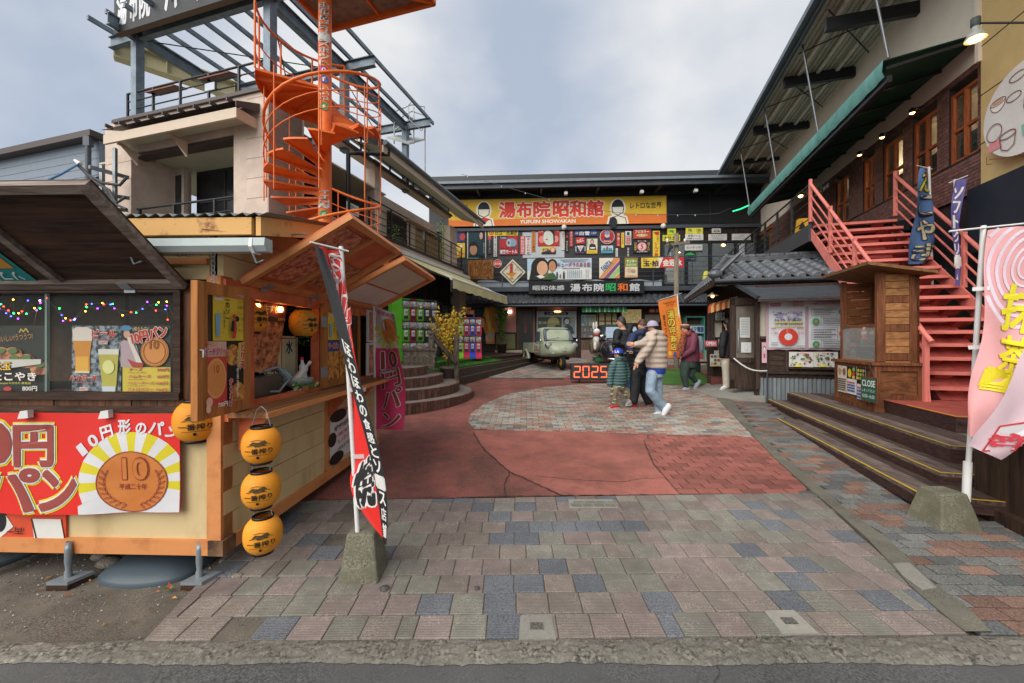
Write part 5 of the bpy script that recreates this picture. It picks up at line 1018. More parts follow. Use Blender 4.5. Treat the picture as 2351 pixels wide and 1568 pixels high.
# survey poster
P_=fpanel(FH,1759,684,1949,803,.07);sp=thing('survey_poster','large white survey poster with pink border, red ring chart and speech boxes','poster',P_.p(.5,1))
g=G();nx=24;vs=[]
for i in range(nx+1):
 w_=.012*sin(i*.9)*(1 if 0<i<nx else 0);vs+=[P_.p(i/nx,-.005,0),P_.p(i/nx,.5,.004+w_*.5),P_.p(i/nx,1+.006*sin(i*1.3),w_)]
g.add(vs,[(3*i+j,3*i+j+1,3*i+j+4,3*i+j+3)for i in range(nx)for j in range(2)],pc('#b99aa6'),True);g.obj('sheet',sp)
g=G();L1=[('r',.03,.05,.48,.96,'#c7cbd0'),('r',.52,.05,.97,.96,'#c7cbd0')]
for(a,b,s_)in((.03,.12,1),(.32,.1,1)):L1+=[('c',a+.07+k*.028,b+.012*cos(k*2),.04,.07,'#d5d2da')for k in range(5)]
L1+=[('w',.05,.09,.18,.12,'#b05060'),('w',.05,.13,.18,.155,'#b05060'),('t','昭和館大調査!',.33,.04,.46,.1,'#b8353c'),('t','유좌의 설문',.33,.11,.46,.17,'#b8353c')]
rr=random.Random(9)
for k in range(26):a,b=rr.uniform(.07,.42),rr.uniform(.24,.36);L1.append(('r',a,b,a+rr.uniform(.015,.05),b+rr.uniform(.015,.05),rr.choice(('#9a93b5','#aaa3c0','#7f78a0','#b9b3c9'))))
L1+=[('r',.09,.455,.44,.475,'#d8c838'),('t','94.9% が満足!',.09,.385,.43,.455,'#33346e',{'bold':.015}),('r',.09,.535,.44,.55,'#d8c838'),('t','가 만족 satisfied',.1,.475,.43,.535,'#33346e',{'bold':.012}),('w',.05,.57,.11,.59,'#b8433c'),('w',.37,.57,.45,.59,'#b8433c'),('t','11.4%',.05,.65,.13,.69,'#b8353c'),('t','83.5%',.38,.65,.455,.69,'#b8353c'),('c',.26,.75,.12,.165,'#c23a2c'),('p',[(.26,.75),(.225,.6),(.262,.585)],'#c9695c'),('c',.26,.75,.048,.066,'#c7cbd0'),('w',.05,.86,.13,.875,'#555555'),('w',.05,.9,.13,.915,'#555555'),('w',.36,.92,.46,.935,'#555555')]
L1+=[('w',.6,.075,.9,.09,'#444444'),('t','嬉しいお声を頂きました',.57,.1,.93,.14,'#c23a3c',{'bold':.012}),('t','★★★★★',.69,.17,.8,.19,'#d8973c')]
for k,(yy,hh,side_,cc)in enumerate(((.21,.14,1,'#2c6f8a'),(.37,.17,-1,'#2c8a5f'),(.58,.22,1,'#c23a2c'),(.82,.15,-1,'#2c8a5f'))):
 x0_,x1_=(.54,.84)if side_>0 else(.65,.95);L1+=[('l',[(x0_,yy),(x1_,yy),(x1_,yy+hh),(x0_,yy+hh),(x0_,yy)],.006,'#5a5f66'),('c',.90 if side_>0 else .59,yy+hh*.5,.043,.062,cc),('c',.90 if side_>0 else .59,yy+hh*.5,.017,.028,'#b8734f')]
 for j in range(4):L1.append(('w',x0_+.02,yy+hh*(.12+.21*j),x1_-.02-.05*(j%2),yy+hh*(.22+.21*j),'#3d3f43'))
prints(g,P_,L1,d=.02);g.obj('print',sp)
for i in range(2):
 rr=random.Random(20+i);it=[]
 for k in range(30):a,b=rr.uniform(.02,.88),rr.uniform(.05,.85);it.append(('r',a,b,a+rr.uniform(.05,.12),b+rr.uniform(.06,.14),rr.choice(('#a8443c','#3f7a5a','#2e6b4d','#b9ab8a','#5a4a42','#c9a15f','#3a6a80','#8a3a35'))))
 it+=[('r',.2,.85,.48,.97,'#d8d038'),('w',.3,.06,.7,.1,'#c23a3c')]
 board('map_leaflet',fpanel(FH,*h5(953+i*262,983),*h5(1213+i*262,1145),.10),'#cfd0c8',it,['picture map leaflet under the survey poster, left one','picture map leaflet under the survey poster, right one'][i],'leaflet',thick=.004)
board('face_strip',fpanel(FH,*h5(662,880),*h5(714,1100),.08),'#c9a5ae',[('c',.5,.3,.3,.12,'#3a2f30'),('c',.5,.33,.24,.1,'#d8c4bd'),('r',.3,.55,.7,.75,'#b8506a')],'narrow pink strip notice at the hut corner post','notice',thick=.004)
# rope across the corner and hanging lamp
p0,p1=FH.at(FH.x(h5(360,0)[0],NDo+.1),FH.z(*h5(360,1050),NDo+.1),NDo+.1),FH.at(FH.x(h5(718,0)[0],.2),FH.z(*h5(718,1185),.2),.2)
g=G();g.tube([p0.lerp(p1,t/10)+V((0,0,-.10*sin(t/10*pi)))for t in range(11)],.016,pc('#c6c6c0',.8),6);g.tube([p1,p1+V((.0,0,-.9))],.014,m_dsteel,5);tag(g.obj('barrier_rope'),'white rope strung from the door to the hut corner','rope')
p=FH.at(FH.x(1636,NE2+1.2),FH.z(1636,677,NE2+1.2),NE2+1.2);g=G();g.lathe([(.13,-.02),(.05,.02),(.01,.06)],p,pc('#b9a88a'),14);g.ball(p+V((0,0,-.03)),.035,.035,.04,m_glow,8,6);g.tube([p,p+V((.25,.3,.35))],.008,m_bk,5);tag(g.obj('hanging_lamp'),'small lit bulb under the hut eave','lamp')
bn=thing('black_bench','small black bench at the hut entrance','bench',gp(1622,862));g=G();p=gp(1618,862)
for nm_,b in(('seat',(-.25,.25,-.15,.15,.38,.42)),('leg',(-.23,-.19,-.13,.13,0,.38)),('leg',(.19,.23,-.13,.13,0,.38))):g=G();g.box(p.x+b[0],p.x+b[1],p.y+b[2],p.y+b[3],p.z+b[4],p.z+b[5],m_bk);g.obj(nm_,bn)
# green mats on the ground
m_turf=speckle('turf','#48702f','#2a4d1e',scale=220,big='#547a38',bigscale=6,bump=1.0)
g=G();q=[gp(*p)for p in((1500,884),(1505,852),(1585,848),(1612,858),(1645,882),(1590,886))];c=sum(q,Vector())/6
nq=6;g.add([p+V((0,0,.02))for p in q]+[q[i].lerp(c,.25)+V((0,0,.10))for i in range(6)]+[c+V((0,0,.12))],[(i,(i+1)%6,6+(i+1)%6,6+i)for i in range(6)]+[(6+i,6+(i+1)%6,12)for i in range(6)],m_turf,True);tag(g.obj('turf_mat'),'green artificial grass mat humped over a ramp behind the people','mat')
# ------------------------------------------------------------------ dark counter at the right edge
ct=thing('dark_counter','weathered dark plank counter at the right edge beside the deck','counter',V((4.06,3.49,gz(3.4))))
C0=V((4.06,3.50,0));zc0,zc1=.24,.84
for i in range(9):
 g=G();a=C0-dA*(i*.17+.004);b=C0-dA*((i+1)*.17-.004);g.prism([p+V((0,0,zc0))for p in(a,b,b+nA*.03,a+nA*.03)],(0,0,zc1-zc0),wood('counter_plank','#4c392c','#2a1d17',axis='z',scale=1.8));g.obj('plank',ct)
g=G();a=C0+dA*.0;g.prism([p+V((0,0,zc0))for p in(a+nA*.03-dA*.02,a+nA*.03,a+nA*1.5,a+nA*1.5-dA*.02)],(0,0,zc1-zc0),m_dkf);g.obj('end_panel',ct)
g=G();a=C0+dA*.05-nA*.08;b=C0-dA*1.7-nA*.08;g.prism([p+V((0,0,zc1))for p in(a,b,b+nA*.9,a+nA*.9)],(0,0,.05),m_dkf);g.obj('top',ct)
g=G();g.beam(C0-nA*.03+V((0,0,zc0-.06)),C0-dA*1.7-nA*.03+V((0,0,zc0-.06)),.08,.12,wood('counter_plank','','',axis='z'));g.obj('base_beam',ct)
for t in(.25,1.1):g=G();a=C0-dA*t+nA*.1;g.beam(a+V((0,0,gz(a.y))),a+V((0,0,zc0-.1)),.1,.1,m_dkf);g.obj('foot',ct)
g=G();a=C0+dA*.15+nA*.25;g.beam(a+V((0,0,.8)),a+V((0,0,2.35)),.07,.07,m_dkf);g.beam(a+V((0,0,2.2))-nA*.12-dA*.05,a+nA*1.2+V((0,0,2.32))-dA*.05,.05,.14,m_dkf,up=(0,0,1));tag(g.obj('timber_post'),'dark timber post with cross board behind the pink flag','post')
P_=Panel(C0+dA*.6+nA*.75+V((0,0,2.55)),nA*.9-dA*.2,V((0,0,-1.3)));board('white_board',P_,'#c3c2be',[('r',.1,.04,.6,.16,'#c2603c'),('w',.14,.06,.5,.09,'#e8e0d8'),('w',.14,.11,.5,.14,'#e8e0d8')],'white signboard with orange strip behind the pink flag','signboard')
# ------------------------------------------------------------------ food stall on the left
SD=V((.033,1,0)).normalized();S0=V((-1.82,2.5,0))
FS=Frame(S0[:2],(1,-.033));FF=Frame(S0[:2],(-.033,-1))
m_or=mat('orange_paint','#c8854f',hex2='#a4653a',rough=.6,var=.15,scale=5,bump=.2,bscale=20,lo=.25,hi=.5)
m_or2=mat('orange_red_paint','#cf7048',hex2='#b2562f',rough=.6,var=.12,scale=5)
m_crm=mat('cream_paint','#c6b184',hex2='#a48e62',rough=.7,var=.03,scale=4,lo=.22,hi=.50,stretch=(1,1,.3),bump=.15,bscale=30,detail=10)
m_drk=wood('stall_dark','#4a3225','#22160f',axis='x',scale=2.2);m_drkz=wood('stall_dark_z','#6a452d','#3a2416',axis='z',scale=2.0)
m_mid=wood('stall_brown','#b0733c','#875327',axis='z',scale=1.5);m_ctr=wood('counter_wood','#9a6b45','#6a4529',axis='y',scale=2)
m_edge=wood('grey_edge','#8a7f76','#5a4a42',axis='x',scale=2)
fsn=thing('food_stall','orange and cream wooden food stall with raised flaps and counter','stall',V((-1.82,2.5,gz(2.5))))
def sb(fr,name,parent,x0,x1,z0,z1,n0,n1,m):g=G();fr.box(g,x0,x1,z0,z1,n0,n1,m);return g.obj(name,parent)
LEN=2.65;XW=-2.6;zb0,zb1=.27,.36
sb(FF,'base_beam',fsn,XW,.0,zb0,zb1,-.08,.02,m_or);sb(FS,'base_beam',fsn,0.03,LEN,zb0,zb1,-.08,.02,m_or)
g=G();FF.box(g,-.10,.0,.0,.0,0,0,m_or)if False else None
sb(FF,'corner_block',fsn,-.075,.022,zb0-.001,zb1+.002,-.09,.023,mat('stained_wood','#7d5c40',hex2='#3a2a1e',rough=.8,scale=9))
sb(FF,'floor',fsn,XW,-.05,zb0+.02,zb1-.01,-LEN,-.09,m_drk)
fw=sb(FF,'front_wall',fsn,XW,-.09,zb1,1.17,-.05,-.01,m_crm);sb(FF,'corner_post',fsn,-.09,.0,zb1+.002,2.02,-.09,.012,m_or)
# side wall boards
xp=FS.x(748);zs1=1.10
for k in range(5):
 z0,z1=zb1+k*(zs1-zb1)/5,zb1+(k+1)*(zs1-zb1)/5-.004
 sb(FS,'wall_board',fsn,.012,xp-.03,z0,z1,-.03,.0+.003*(k%2),m_crm);sb(FS,'wall_board',fsn,xp+.05,LEN,z0,z1,-.03,.0,m_crm)
sb(FS,'side_post',fsn,xp-.03,xp+.05,zb1+.002,zs1,-.03,.014,m_or);sb(FS,'side_post',fsn,LEN-.06,LEN,zb1,2.0,-.06,.014,m_or)
zc=FS.z(700,932,.27);ZH0,ZH1=1.90,2.0
sb(FS,'sill',fsn,.012,LEN,zs1,zs1+.085,-.06,.03,m_or2)
g=G();FS.box(g,.0,LEN-.05,zc,zc+.035,.032,.28,m_ctr);FS.box(g,.0,LEN-.05,zc-.002,zc+.034,.28,.295,m_or);ctr=g.obj('counter',fsn)
for x in(.10,xp+.01,1.9):g=G();g.prism([FS.at(x,zc,.032),FS.at(x,zc,.25),FS.at(x,zc-.24,.032)],FS.r*.03,m_or2);g.obj('counter_bracket',fsn)
sb(FS,'header',fsn,.0,LEN,ZH0,ZH1,-.06,.025,m_or2)
xw0,xw1=FS.x(580),FS.x(728);xd0,xd1=FS.x(836),FS.x(850)
sb(FS,'window_post',fsn,xw1,xw1+.07,zs1+.085,ZH0,-.06,.02,m_or2);sb(FS,'mullion_panel',fsn,xw1+.07,1.62,zs1+.085,ZH0,-.05,-.0,m_or);sb(FS,'window_post',fsn,1.62,1.70,zs1+.085,ZH0,-.06,.02,m_or2)
sb(FS,'window_post',fsn,.012,xw0,zs1+.085,ZH0,-.06,.012,m_or2)
# upper side wall under the roof slope and interior shell
RX,RZ0,RZ1,RY0,RY1=-1.42,2.33,2.64,-.17,1.33
for k in range(4):z0=ZH1+k*.155;sb(FS,'gable_board',fsn,.012+max(0,(k-1.6))*.7,LEN-max(0,(k-1.6))*.7,z0,z0+.15,-.04,.0,m_crm)
sb(FF,'upper_front',fsn,-.30,-.09,1.17,2.30,-.05,-.02,m_crm)if False else None
for k in range(2):sb(FF,'upper_front_board',fsn,XW,-.09,2.0+k*.155,2.15+k*.155,-.05,-.01,m_crm)
sb(FF,'upper_rail',fsn,-.75,-.09,2.09,2.13,-.01,.012,m_or)
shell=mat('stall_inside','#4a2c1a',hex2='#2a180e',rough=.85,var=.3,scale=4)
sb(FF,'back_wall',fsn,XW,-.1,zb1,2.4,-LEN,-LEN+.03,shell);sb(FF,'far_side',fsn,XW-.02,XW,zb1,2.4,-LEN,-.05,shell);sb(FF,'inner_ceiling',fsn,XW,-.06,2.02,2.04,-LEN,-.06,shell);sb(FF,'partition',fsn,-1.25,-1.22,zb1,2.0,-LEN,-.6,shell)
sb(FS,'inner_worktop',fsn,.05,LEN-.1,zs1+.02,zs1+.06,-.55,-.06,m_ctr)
# corrugated gable roof with peeling fascia and white gutter
rf_=None;g=G();m_cor=mat('corrugated_roof','#7f8789',rough=.5,metal=.2,var=.25,scale=3);xs0,xs1=XW-.2,.40;k=130;vs=[]
for i in range(k+1):
 x=xs0+(xs1-xs0)*i/k;w_=.012*sin(i*2*pi/3.0)
 vs+=[FF.at(x,RZ0+w_+.02,-RY0),FF.at(x,RZ1+w_+.02,-RY1),FF.at(x,RZ0+w_+.02,-RY1*2+RY0)]
g.add(vs,[(3*i+j,3*i+j+1,3*i+j+4,3*i+j+3)for i in range(k)for j in range(2)],m_cor,True);rf_=g.obj('roof',fsn)
m_peel=mat('peeling_fascia','#d3a463',hex2='#6b2f25',rough=.7,scale=7,lo=.32,hi=.44)
g=G();FF.box(g,xs0,xs1-.1,RZ0-.095,RZ0+.005,-RY0-.04,-RY0-.01,m_peel);g.obj('fascia',rf_)
g=G();a,b,c=FF.at(xs1-.08,RZ0-.1,-RY0-.02),FF.at(xs1-.08,RZ1-.08,-RY1),FF.at(xs1-.08,RZ0-.1,-2*RY1+RY0);up=V((0,0,.11))
g.prism([a,b,b+up,a+up],FF.r*.03,m_peel);g.prism([b,c,c+up,b+up],FF.r*.03,m_peel);g.obj('barge_board',rf_)
g=G();g.add([a,b,FF.at(-.0,RZ1-.06,-RY1),FF.at(0,RZ0-.06,-RY0)],[(0,1,2,3)],m_or);g.obj('verge_soffit',rf_)
m_gut=mat('white_gutter','#a9b5b3',rough=.45,var=.1);g=G();q=[(0,0),(0,.075),(.07,.075),(.075,.03),(.05,0)]
g.prism([FF.at(-.74,RZ0-.205+b,-RY0-.02+a)for a,b in q],FF.r*1.16,m_gut);g.obj('gutter',rf_)
for x in(-.4,.33):g=G();g.prism([FF.at(x,RZ0-.215+b*1.1,-RY0-.023+a*1.1)for a,b in q],FF.r*.02,m_white);g.tube([FF.at(x,RZ0-.2,-RY0+.03),FF.at(x+.02,RZ0-.27,-RY0+.02),FF.at(x+.05,RZ0-.25,-RY0)],.006,m_zinc,6);g.obj('gutter_clip',rf_)

# the three raised flaps
def food(name,a,b,c):return mat(name,a,hex2=b,rough=.45,scale=22,lo=.38,hi=.6,emit=.0,bump=0)
m_fry=food('print_fried','#d9a04a','#7a3f1c',0);m_meat=food('print_meat','#cf8a5c','#6a3420',0);m_mix=food('print_mixed','#d08a6a','#8a3a30',0)
def flap(fr,x0,x1,z0,dn,dz,label_poster,m_in,m_edge_,name,ribs,nofs=.03):
 o=fsn;g=G();H=fr.at(0,z0,nofs);ov=fr.n*dn+V((0,0,dz));nn=ov.cross(fr.r).normalized();nn=nn if nn.z>0 else-nn;th=.035
 def q(x,t,h):return fr.at(x,z0,nofs)+ov*t+nn*h
 def pl(g,xa,xb,ta,tb,h0,h1,m):g.hexa([q(xa,ta,h0),q(xb,ta,h0),q(xb,tb,h0),q(xa,tb,h0),q(xa,ta,h1),q(xb,ta,h1),q(xb,tb,h1),q(xa,tb,h1)],m)
 pl(g,x0,x1,0,1,.018,.03,m_in);fl=g.obj(name,fsn);L_=ov.length;e_=.05/L_
 for(xa,xb,ta,tb)in((x0,x0+.05,0,1),(x1-.05,x1,0,1),(x0+.05,x1-.05,1-e_,1),(x0+.05,x1-.05,0,e_)):g=G();pl(g,xa,xb,ta,tb,-.018,.018,m_edge_);g.obj('flap_frame',fl)
 for x in ribs:g=G();pl(g,x-.025,x+.025,e_,1-e_,-.01,.018,m_edge_);g.obj('flap_rib',fl)
 for x in(x0+(x1-x0)*.22,x0+(x1-x0)*.85):g=G();fr.box(g,x-.035,x+.035,z0-.035,z0-.004,nofs,nofs+.006,m_zinc);pl(g,x-.035,x+.035,.01,.08,-.023,-.019,m_zinc);g.obj('hinge',fl)
 def panel(xa,ta,xb,tb,h=.010):return Panel(q(xa,ta,h),q(xb,ta,h)-q(xa,ta,h),q(xa,tb,h)-q(xa,ta,h))
 return panel
pf=flap(FF,-2.6,-.205,1.945,.56,.43,'',m_drk,m_edge,'front_flap',(-.98,-1.8),.03)
p1_=flap(FS,.12,1.17,ZH1-.005,.74,.43,'',m_or2,m_or,'side_flap',(.62,));p2_=flap(FS,1.28,2.52,ZH1-.005,.74,.39,'',m_or2,m_or,'side_flap',())
def fpost(P,base,it,lb):return board('menu_print',P,base,it,lb,'poster','menu prints under the flaps',thick=.001)
def flip(P):return P
fpost(p1_(.58,.88,.18,.12),m_mix,[('r',0,0,1,.16,'#6a2a34'),('t','牛すじ串',.1,.03,.8,.13,'#d8cdb8',{'bold':.02}),('c',.3,.68,.25,.12,'#7f9a4a'),('c',.7,.3,.22,.1,'#d3b04a'),('r',.55,.86,.98,.98,'#c9b98a'),('p',[(.1,.3),(.5,.2),(.6,.5),(.2,.6)],m_meat),('p',[(.5,.5),(.95,.4),(.95,.8),(.6,.85)],m_fry),('r',0,.84,.5,1,'#d8c04a'),('t','300円',.08,.87,.42,.97,'#2a2420')],'meat skewer print under the near flap, left of its rib')
fpost(p1_(1.1,.55,.68,.12),m_meat,[('r',0,0,1,.2,'#3a2a22'),('t','牛すじ',.1,.04,.7,.17,'#d8cdb8'),('c',.5,.6,.3,.25,m_fry)],'brown food print under the near flap, right of its rib')
fpost(p2_(2.42,.9,1.36,.45),'#c3bda8',[('r',.3,.06,.7,.2,'#3a342e'),('t','おしながき',.34,.08,.66,.18,'#d8d2c0')]+[('w',.08,.28+k*.11,.92,.33+k*.11,'#6a6258')for k in range(6)],'cream menu sheet under the far flap, upper one')
fpost(p2_(2.42,.42,1.36,.08),'#cfc6c0',[('r',.02,.1,.34,.9,'#d3b46a'),('t','アイスケーキ',.05,.35,.31,.6,'#7a3a2a'),('l',[(.4,.5),(.5,.3),(.6,.55),(.7,.25),(.8,.5)],.008,'#b86a6a')]+[('w',.42,.65,.95,.72,'#8a6a66')],'pink menu sheet under the far flap, lower one')
board('flap_poster',pf(-1.13,.05,-1.75,.62),'#1f8a8a',[('r',.05,.3,.5,.9,'#c9903c'),('r',.55,.35,.95,.9,'#d8b06a'),('t','ソフトクリーム',.08,.06,.92,.24,'#d8e0d8',{'bold':.02}),('c',.3,.6,.12,.2,'#e3d9c0')],'teal snack poster stuck inside the dark front flap','poster',thick=.002)
# support arms
for x in(.16,1.1):g=G();g.tube([FS.at(x,2.3,.0),FS.at(x,2.32,.45)],.006,m_zinc,5);g.obj('flap_chain',fsn)

# dark display window at the front
dw=sb(FF,'display_frame',fsn,XW,-.24,1.165,1.20,-.04,.03,m_drk);g=None
xg0,xg1,zg0,zg1=XW,FF.x(405),FF.z(300,900),FF.z(300,672)
for nm_,a in(('sill_rail',(XW,-.25,zg0-.045,zg0,-.05,.035)),('head_rail',(XW,-.25,zg1,zg1+.05,-.05,.03)),('jamb',(xg1,-.25,zg0,zg1,-.05,.025)),('hinge_beam',(XW,-.17,zg1+.05,1.955,-.06,.03))):sb(FF,nm_,dw,*a[:4],*a[4:],m_drk)
sb(FF,'dark_post',dw,-.25,-.185,1.0,zg1+.05,-.1,.0,m_drkz)
for k in range(14):sb(FF,'apron_board',dw,XW+k*.169,XW+k*.169+.165,1.20,zg0-.045,-.03,.012+.002*(k%3),m_drkz)
sb(FF,'glass_pane',dw,XW,FF.x(105),zg0,zg1,-.012,-.008,glass('stall_glass','#8f9a95',.05));sb(FF,'glass_pane',dw,FF.x(102),xg1,zg0,zg1,-.026,-.022,glass('stall_glass','#8f9a95',.05));sb(FF,'sash_edge',dw,FF.x(101),FF.x(106),zg0,zg1,-.02,-.004,glass('edge_glass','#8fa59b',.6))
sb(FF,'shelf_inside',dw,XW,-.3,zg0-.01,zg0+.005,-.5,-.05,m_drk);sb(FF,'inner_panel',dw,XW,-.26,zg0,zg1+.05,-.62,-.6,mat('inner_print','#5a4432',hex2='#2c1d14',rough=.8,scale=3))
def w8(x,y):return x*.1953,673.5+y*.1953
m_ice=mat('print_ice','#8f9ba3',hex2='#1a2026',rough=.4,scale=30,lo=.42,hi=.6)
board('snack_poster',fpanel(FF,*w8(-420,380),*w8(525,1178),-.032),'#23261f',[('c',.5+.16*((i*7)%5-1.2),.42+.1*(i%3),.12,.105,m_meat)for i in range(7)]+[('c',.52+.16*((i*7)%5-1.2),.37+.1*(i%3),.06,.04,'#5a7a3a')for i in range(7)]+[('p',[(.2,.5),(1,.49),(1,.56),(.62,.62),(.3,.6)],'#cfccc2'),('t','おいしい!うつうつ!',.46,.13,.9,.22,'#c98a4a',{'rot':-.1}),('l',[(.74,.1),(.76,.05),(.79,.09),(.82,.04),(.85,.1)],.006,'#d8c04a'),('t','大玉',.44,.53,.64,.65,'#e0b540',{'bold':.03,'outline':'#5a2a1a'}),('t','たこやき',.42,.68,.96,.8,'#e3e0d8',{'bold':.03,'outline':'#6a2f25'}),('t','Takoyaki 타코야키 章魚焼',.48,.82,.9,.86,'#c9c04a'),('t','800円',.8,.88,.98,.95,'#d8d6cf',{'bold':.02}),('c',.62,.92,.05,.03,'#b8433c')],'dark octopus ball poster at the left edge of the display window','poster',thick=.002,edge='#b9b9b0')
board('drink_poster',fpanel(FF,*w8(845,380),*w8(1422,1186),-.032),m_ice,[('p',[(.02,.06),(.1,.02),(.32,.02),(.42,.06),(.42,.22),(.03,.22)],'#dcd3c4'),('p',[(.03,.22),(.42,.22),(.38,.42),(.38,.68),(.08,.68),(.08,.42)],'#d08a2a'),('p',[(.1,.45),(.36,.45),(.36,.66),(.1,.66)],'#e0a83a'),('r',.08,.66,.38,.69,'#d8c9a0'),('p',[(.56,.35),(.98,.35),(.92,.97),(.66,.97)],'#b3ab4a'),('r',.57,.34,.98,.42,'#d5d2c2'),('p',[(.64,.88),(.92,.88),(.91,.98),(.67,.98)],'#b9c3c4'),('c',.78,.6,.12,.1,'#cfcf8a'),('t','ビール',.46,.06,.94,.16,'#c23a2c',{'bold':.04,'outline':'#e3d9cf'}),('r',.6,.22,.78,.27,'#cfc9bf'),('t','500円',.61,.225,.77,.265,'#c23a2c'),('t','Beer 맥주 啤酒',.48,.175,.9,.2,'#c2665c'),('t','ハイボール',.02,.72,.6,.79,'#c23a2c',{'bold':.04,'outline':'#e3d9cf'}),('t','Whisky Soda',.15,.81,.5,.84,'#c2665c'),('r',.24,.89,.42,.94,'#cfc9bf'),('t','500円',.25,.895,.41,.935,'#c23a2c')],'beer and highball poster with two full glasses','poster',thick=.002)
board('bread_poster',fpanel(FF,*w8(1425,380),*w8(2005,866),-.03),'#2a2c26',[('p',[(0,1),(0,.4),(.1,.3),(.28,.3),(.42,.9),(.4,1)],'#b9a3a8'),('c',.12,.2,.1,.16,'#2a241f'),('c',.13,.2,.065,.1,'#cfa283'),('c',.12,.06,.11,.07,'#4f87b0'),('p',[(.14,.3),(.2,.26),(.45,.9),(.35,.95)],'#d8cfc0'),('p',[(.15,.8),(.3,.88),(.48,.9),(.47,1),(.25,1)],'#a8443c'),('c',.71,.63,.285,.36,'#b0703c'),('c',.71,.63,.25,.32,'#c9884a'),('l',ring(.71,.63,.22,.28,20),.006,'#8a5024'),('t','10',.62,.36,.8,.56,'#8f5426',{'bold':.04}),('t','10円パン',.25,.08,.98,.36,'#c23a2c',{'bold':.04,'rot':-.22,'outline':'#e0d6c8'}),('t','\\\\焼きたて//',.27,.03,.62,.13,'#d0b27a')],'coin shaped bread poster with girl in blue cap','poster',thick=.002)
board('price_list',fpanel(FF,*w8(1440,868),*w8(2003,1183),-.028),'#d3bd3e',[x for k,(a,b,c)in enumerate((('チーズ','500円','cheese 치즈 起司'),('ハムチーズ','600円','ham cheese 햄치즈'),('ハニーチーズ','600円','honey cheese 꿀치즈'),('ストロベリー','700円','strawberry cream')))for x in(('t',a,.15,.03+k*.245,.15+.09*len(a),.15+k*.245,'#c2385c',{'bold':.03}),('t',b,.74,.04+k*.245,.98,.16+k*.245,'#b03a4a',{'bold':.02}),('t',c,.14,.18+k*.245,.5,.22+k*.245,'#4a3a22'))],'yellow price list with four pink flavours','price list',thick=.002)
# fairy lights behind the glass
fl_=thing('fairy_lights','coloured fairy lights strung inside the display window','lights',FF.at(-1.2,1.8,-.1));rr=random.Random(8);g=G();pts=[]
for k in range(52):
 u=rr.uniform(-10,395);v=712+14*sin(u*.05)+rr.gauss(0,13);v=min(max(v,684),752);pts.append((u,v))
pts.sort();w_=[FF.at(FF.x(u,-.12),FF.z(u,v,-.12),-.12-rr.uniform(0,.04))for u,v in pts]
g.tube(w_[::2],.0012,pc('#8a7a5a'),4);g.tube(w_[1::2],.0012,pc('#8a7a5a'),4);g.obj('wire',fl_)
LC=[mat('bulb_'+n_,h,emit=9,var=0)for n_,h in(('red','#ff2a1c'),('green','#1cff5a'),('blue','#2a3cff'),('violet','#8a2cff'),('amber','#ffb02a'))]
for i,p in enumerate(w_):g=G();g.ball(p,.0042,.0042,.0042,LC[i%5],6,4);g.obj('bulb',fl_)
# red cloth banner
PB=fpanel(FF,-170,948,410,1178,.045)
class Cloth(Panel):
 def __init__(s,O,R,D,amp=.01,kx=9,ky=3):Panel.__init__(s,O,R,D);s.a=amp;s.kx=kx;s.ky=ky
 def p(s,x,y,d=0.0):
  sag=.018*sin(x*4.5)*y;return s.O+s.R*x+s.D*(y+sag)+s.N*(d+s.a*(.3+.7*y)*sin(s.kx*x+s.ky*y)+s.a*.5*sin(s.kx*2.7*x-2*y))
def cloth_sheet(g,P,m,nx,ny,x0=0,y0=0,x1=1,y1=1,d=0):
 vs=[P.p(x0+(x1-x0)*i/nx,y0+(y1-y0)*j/ny,d)for i in range(nx+1)for j in range(ny+1)];n1=ny+1
 g.add(vs,[(i*n1+j,(i+1)*n1+j,(i+1)*n1+j+1,i*n1+j+1)for i in range(nx)for j in range(ny)],m,True)
PB=Cloth(PB.O,PB.R,PB.D,.012);m_rb=mat('banner_red','#d22a22',rough=.5,var=.06,scale=3)
ban=thing('coin_bread_banner','red cloth banner with a large coin and yellow rays hung on the stall front','banner',FF.at(-1,.7,.05));g=G();cloth_sheet(g,PB,m_rb,60,14);g.obj('cloth',ban)
def bx(u):return(u+170)/580.0
def by(v):return(v-948)/230.0
g=G();cx,cy=306.5,1105;m_y=pc('#d3c528');m_w=pc('#d6d5d8')
def clipb(pts):return clip(ccw(pts),[(188,1177),(188,990),(409,990),(409,1177)][::-1]if area([(188,1177),(188,990),(409,990),(409,1177)])<0 else[(188,1177),(188,990),(409,990),(409,1177)])
nr=30;Rr=118
for i in range(nr):
 a0,a1=pi+i*2*pi/nr,pi+(i+1)*2*pi/nr;low=sin((a0+a1)/2)>.45
 for j in range(4):
  r0,r1=60+j*(Rr-60)/4,60+(j+1)*(Rr-60)/4
  if low:r0,r1=60+j*32,60+(j+1)*32
  q=clipb([(cx+r0*cos(a0),cy+r0*sin(a0)),(cx+r1*cos(a0),cy+r1*sin(a0)),(cx+r1*cos(a1),cy+r1*sin(a1)),(cx+r0*cos(a1),cy+r0*sin(a1))])
  if len(q)>2:g.add([PB.p(bx(u),by(v),.002)for u,v in q],[tuple(range(len(q)))],m_y if(i%2 and not low)else m_w)
g.obj('sun_rays',ban)
g=G();m_cn=mat('coin_print','#c98043',hex2='#b0672f',rough=.5,scale=3);m_cd=pc('#8a3a2c')
for r0,r1,mm,dd in((0,1.0,m_cn,.004),(.985,1.02,m_cd,.005)):
 for i in range(36):
  a0,a1=i*pi/18,(i+1)*pi/18
  for j in range(3):
   s0,s1=r0+(r1-r0)*j/3,r0+(r1-r0)*(j+1)/3
   g.add([PB.p(bx(cx+77*s*cos(a)),by(cy+70*s*sin(a)),dd)for s,a in((s0,a0),(s1,a0),(s1,a1),(s0,a1))],[(0,1,2,3)],mm)
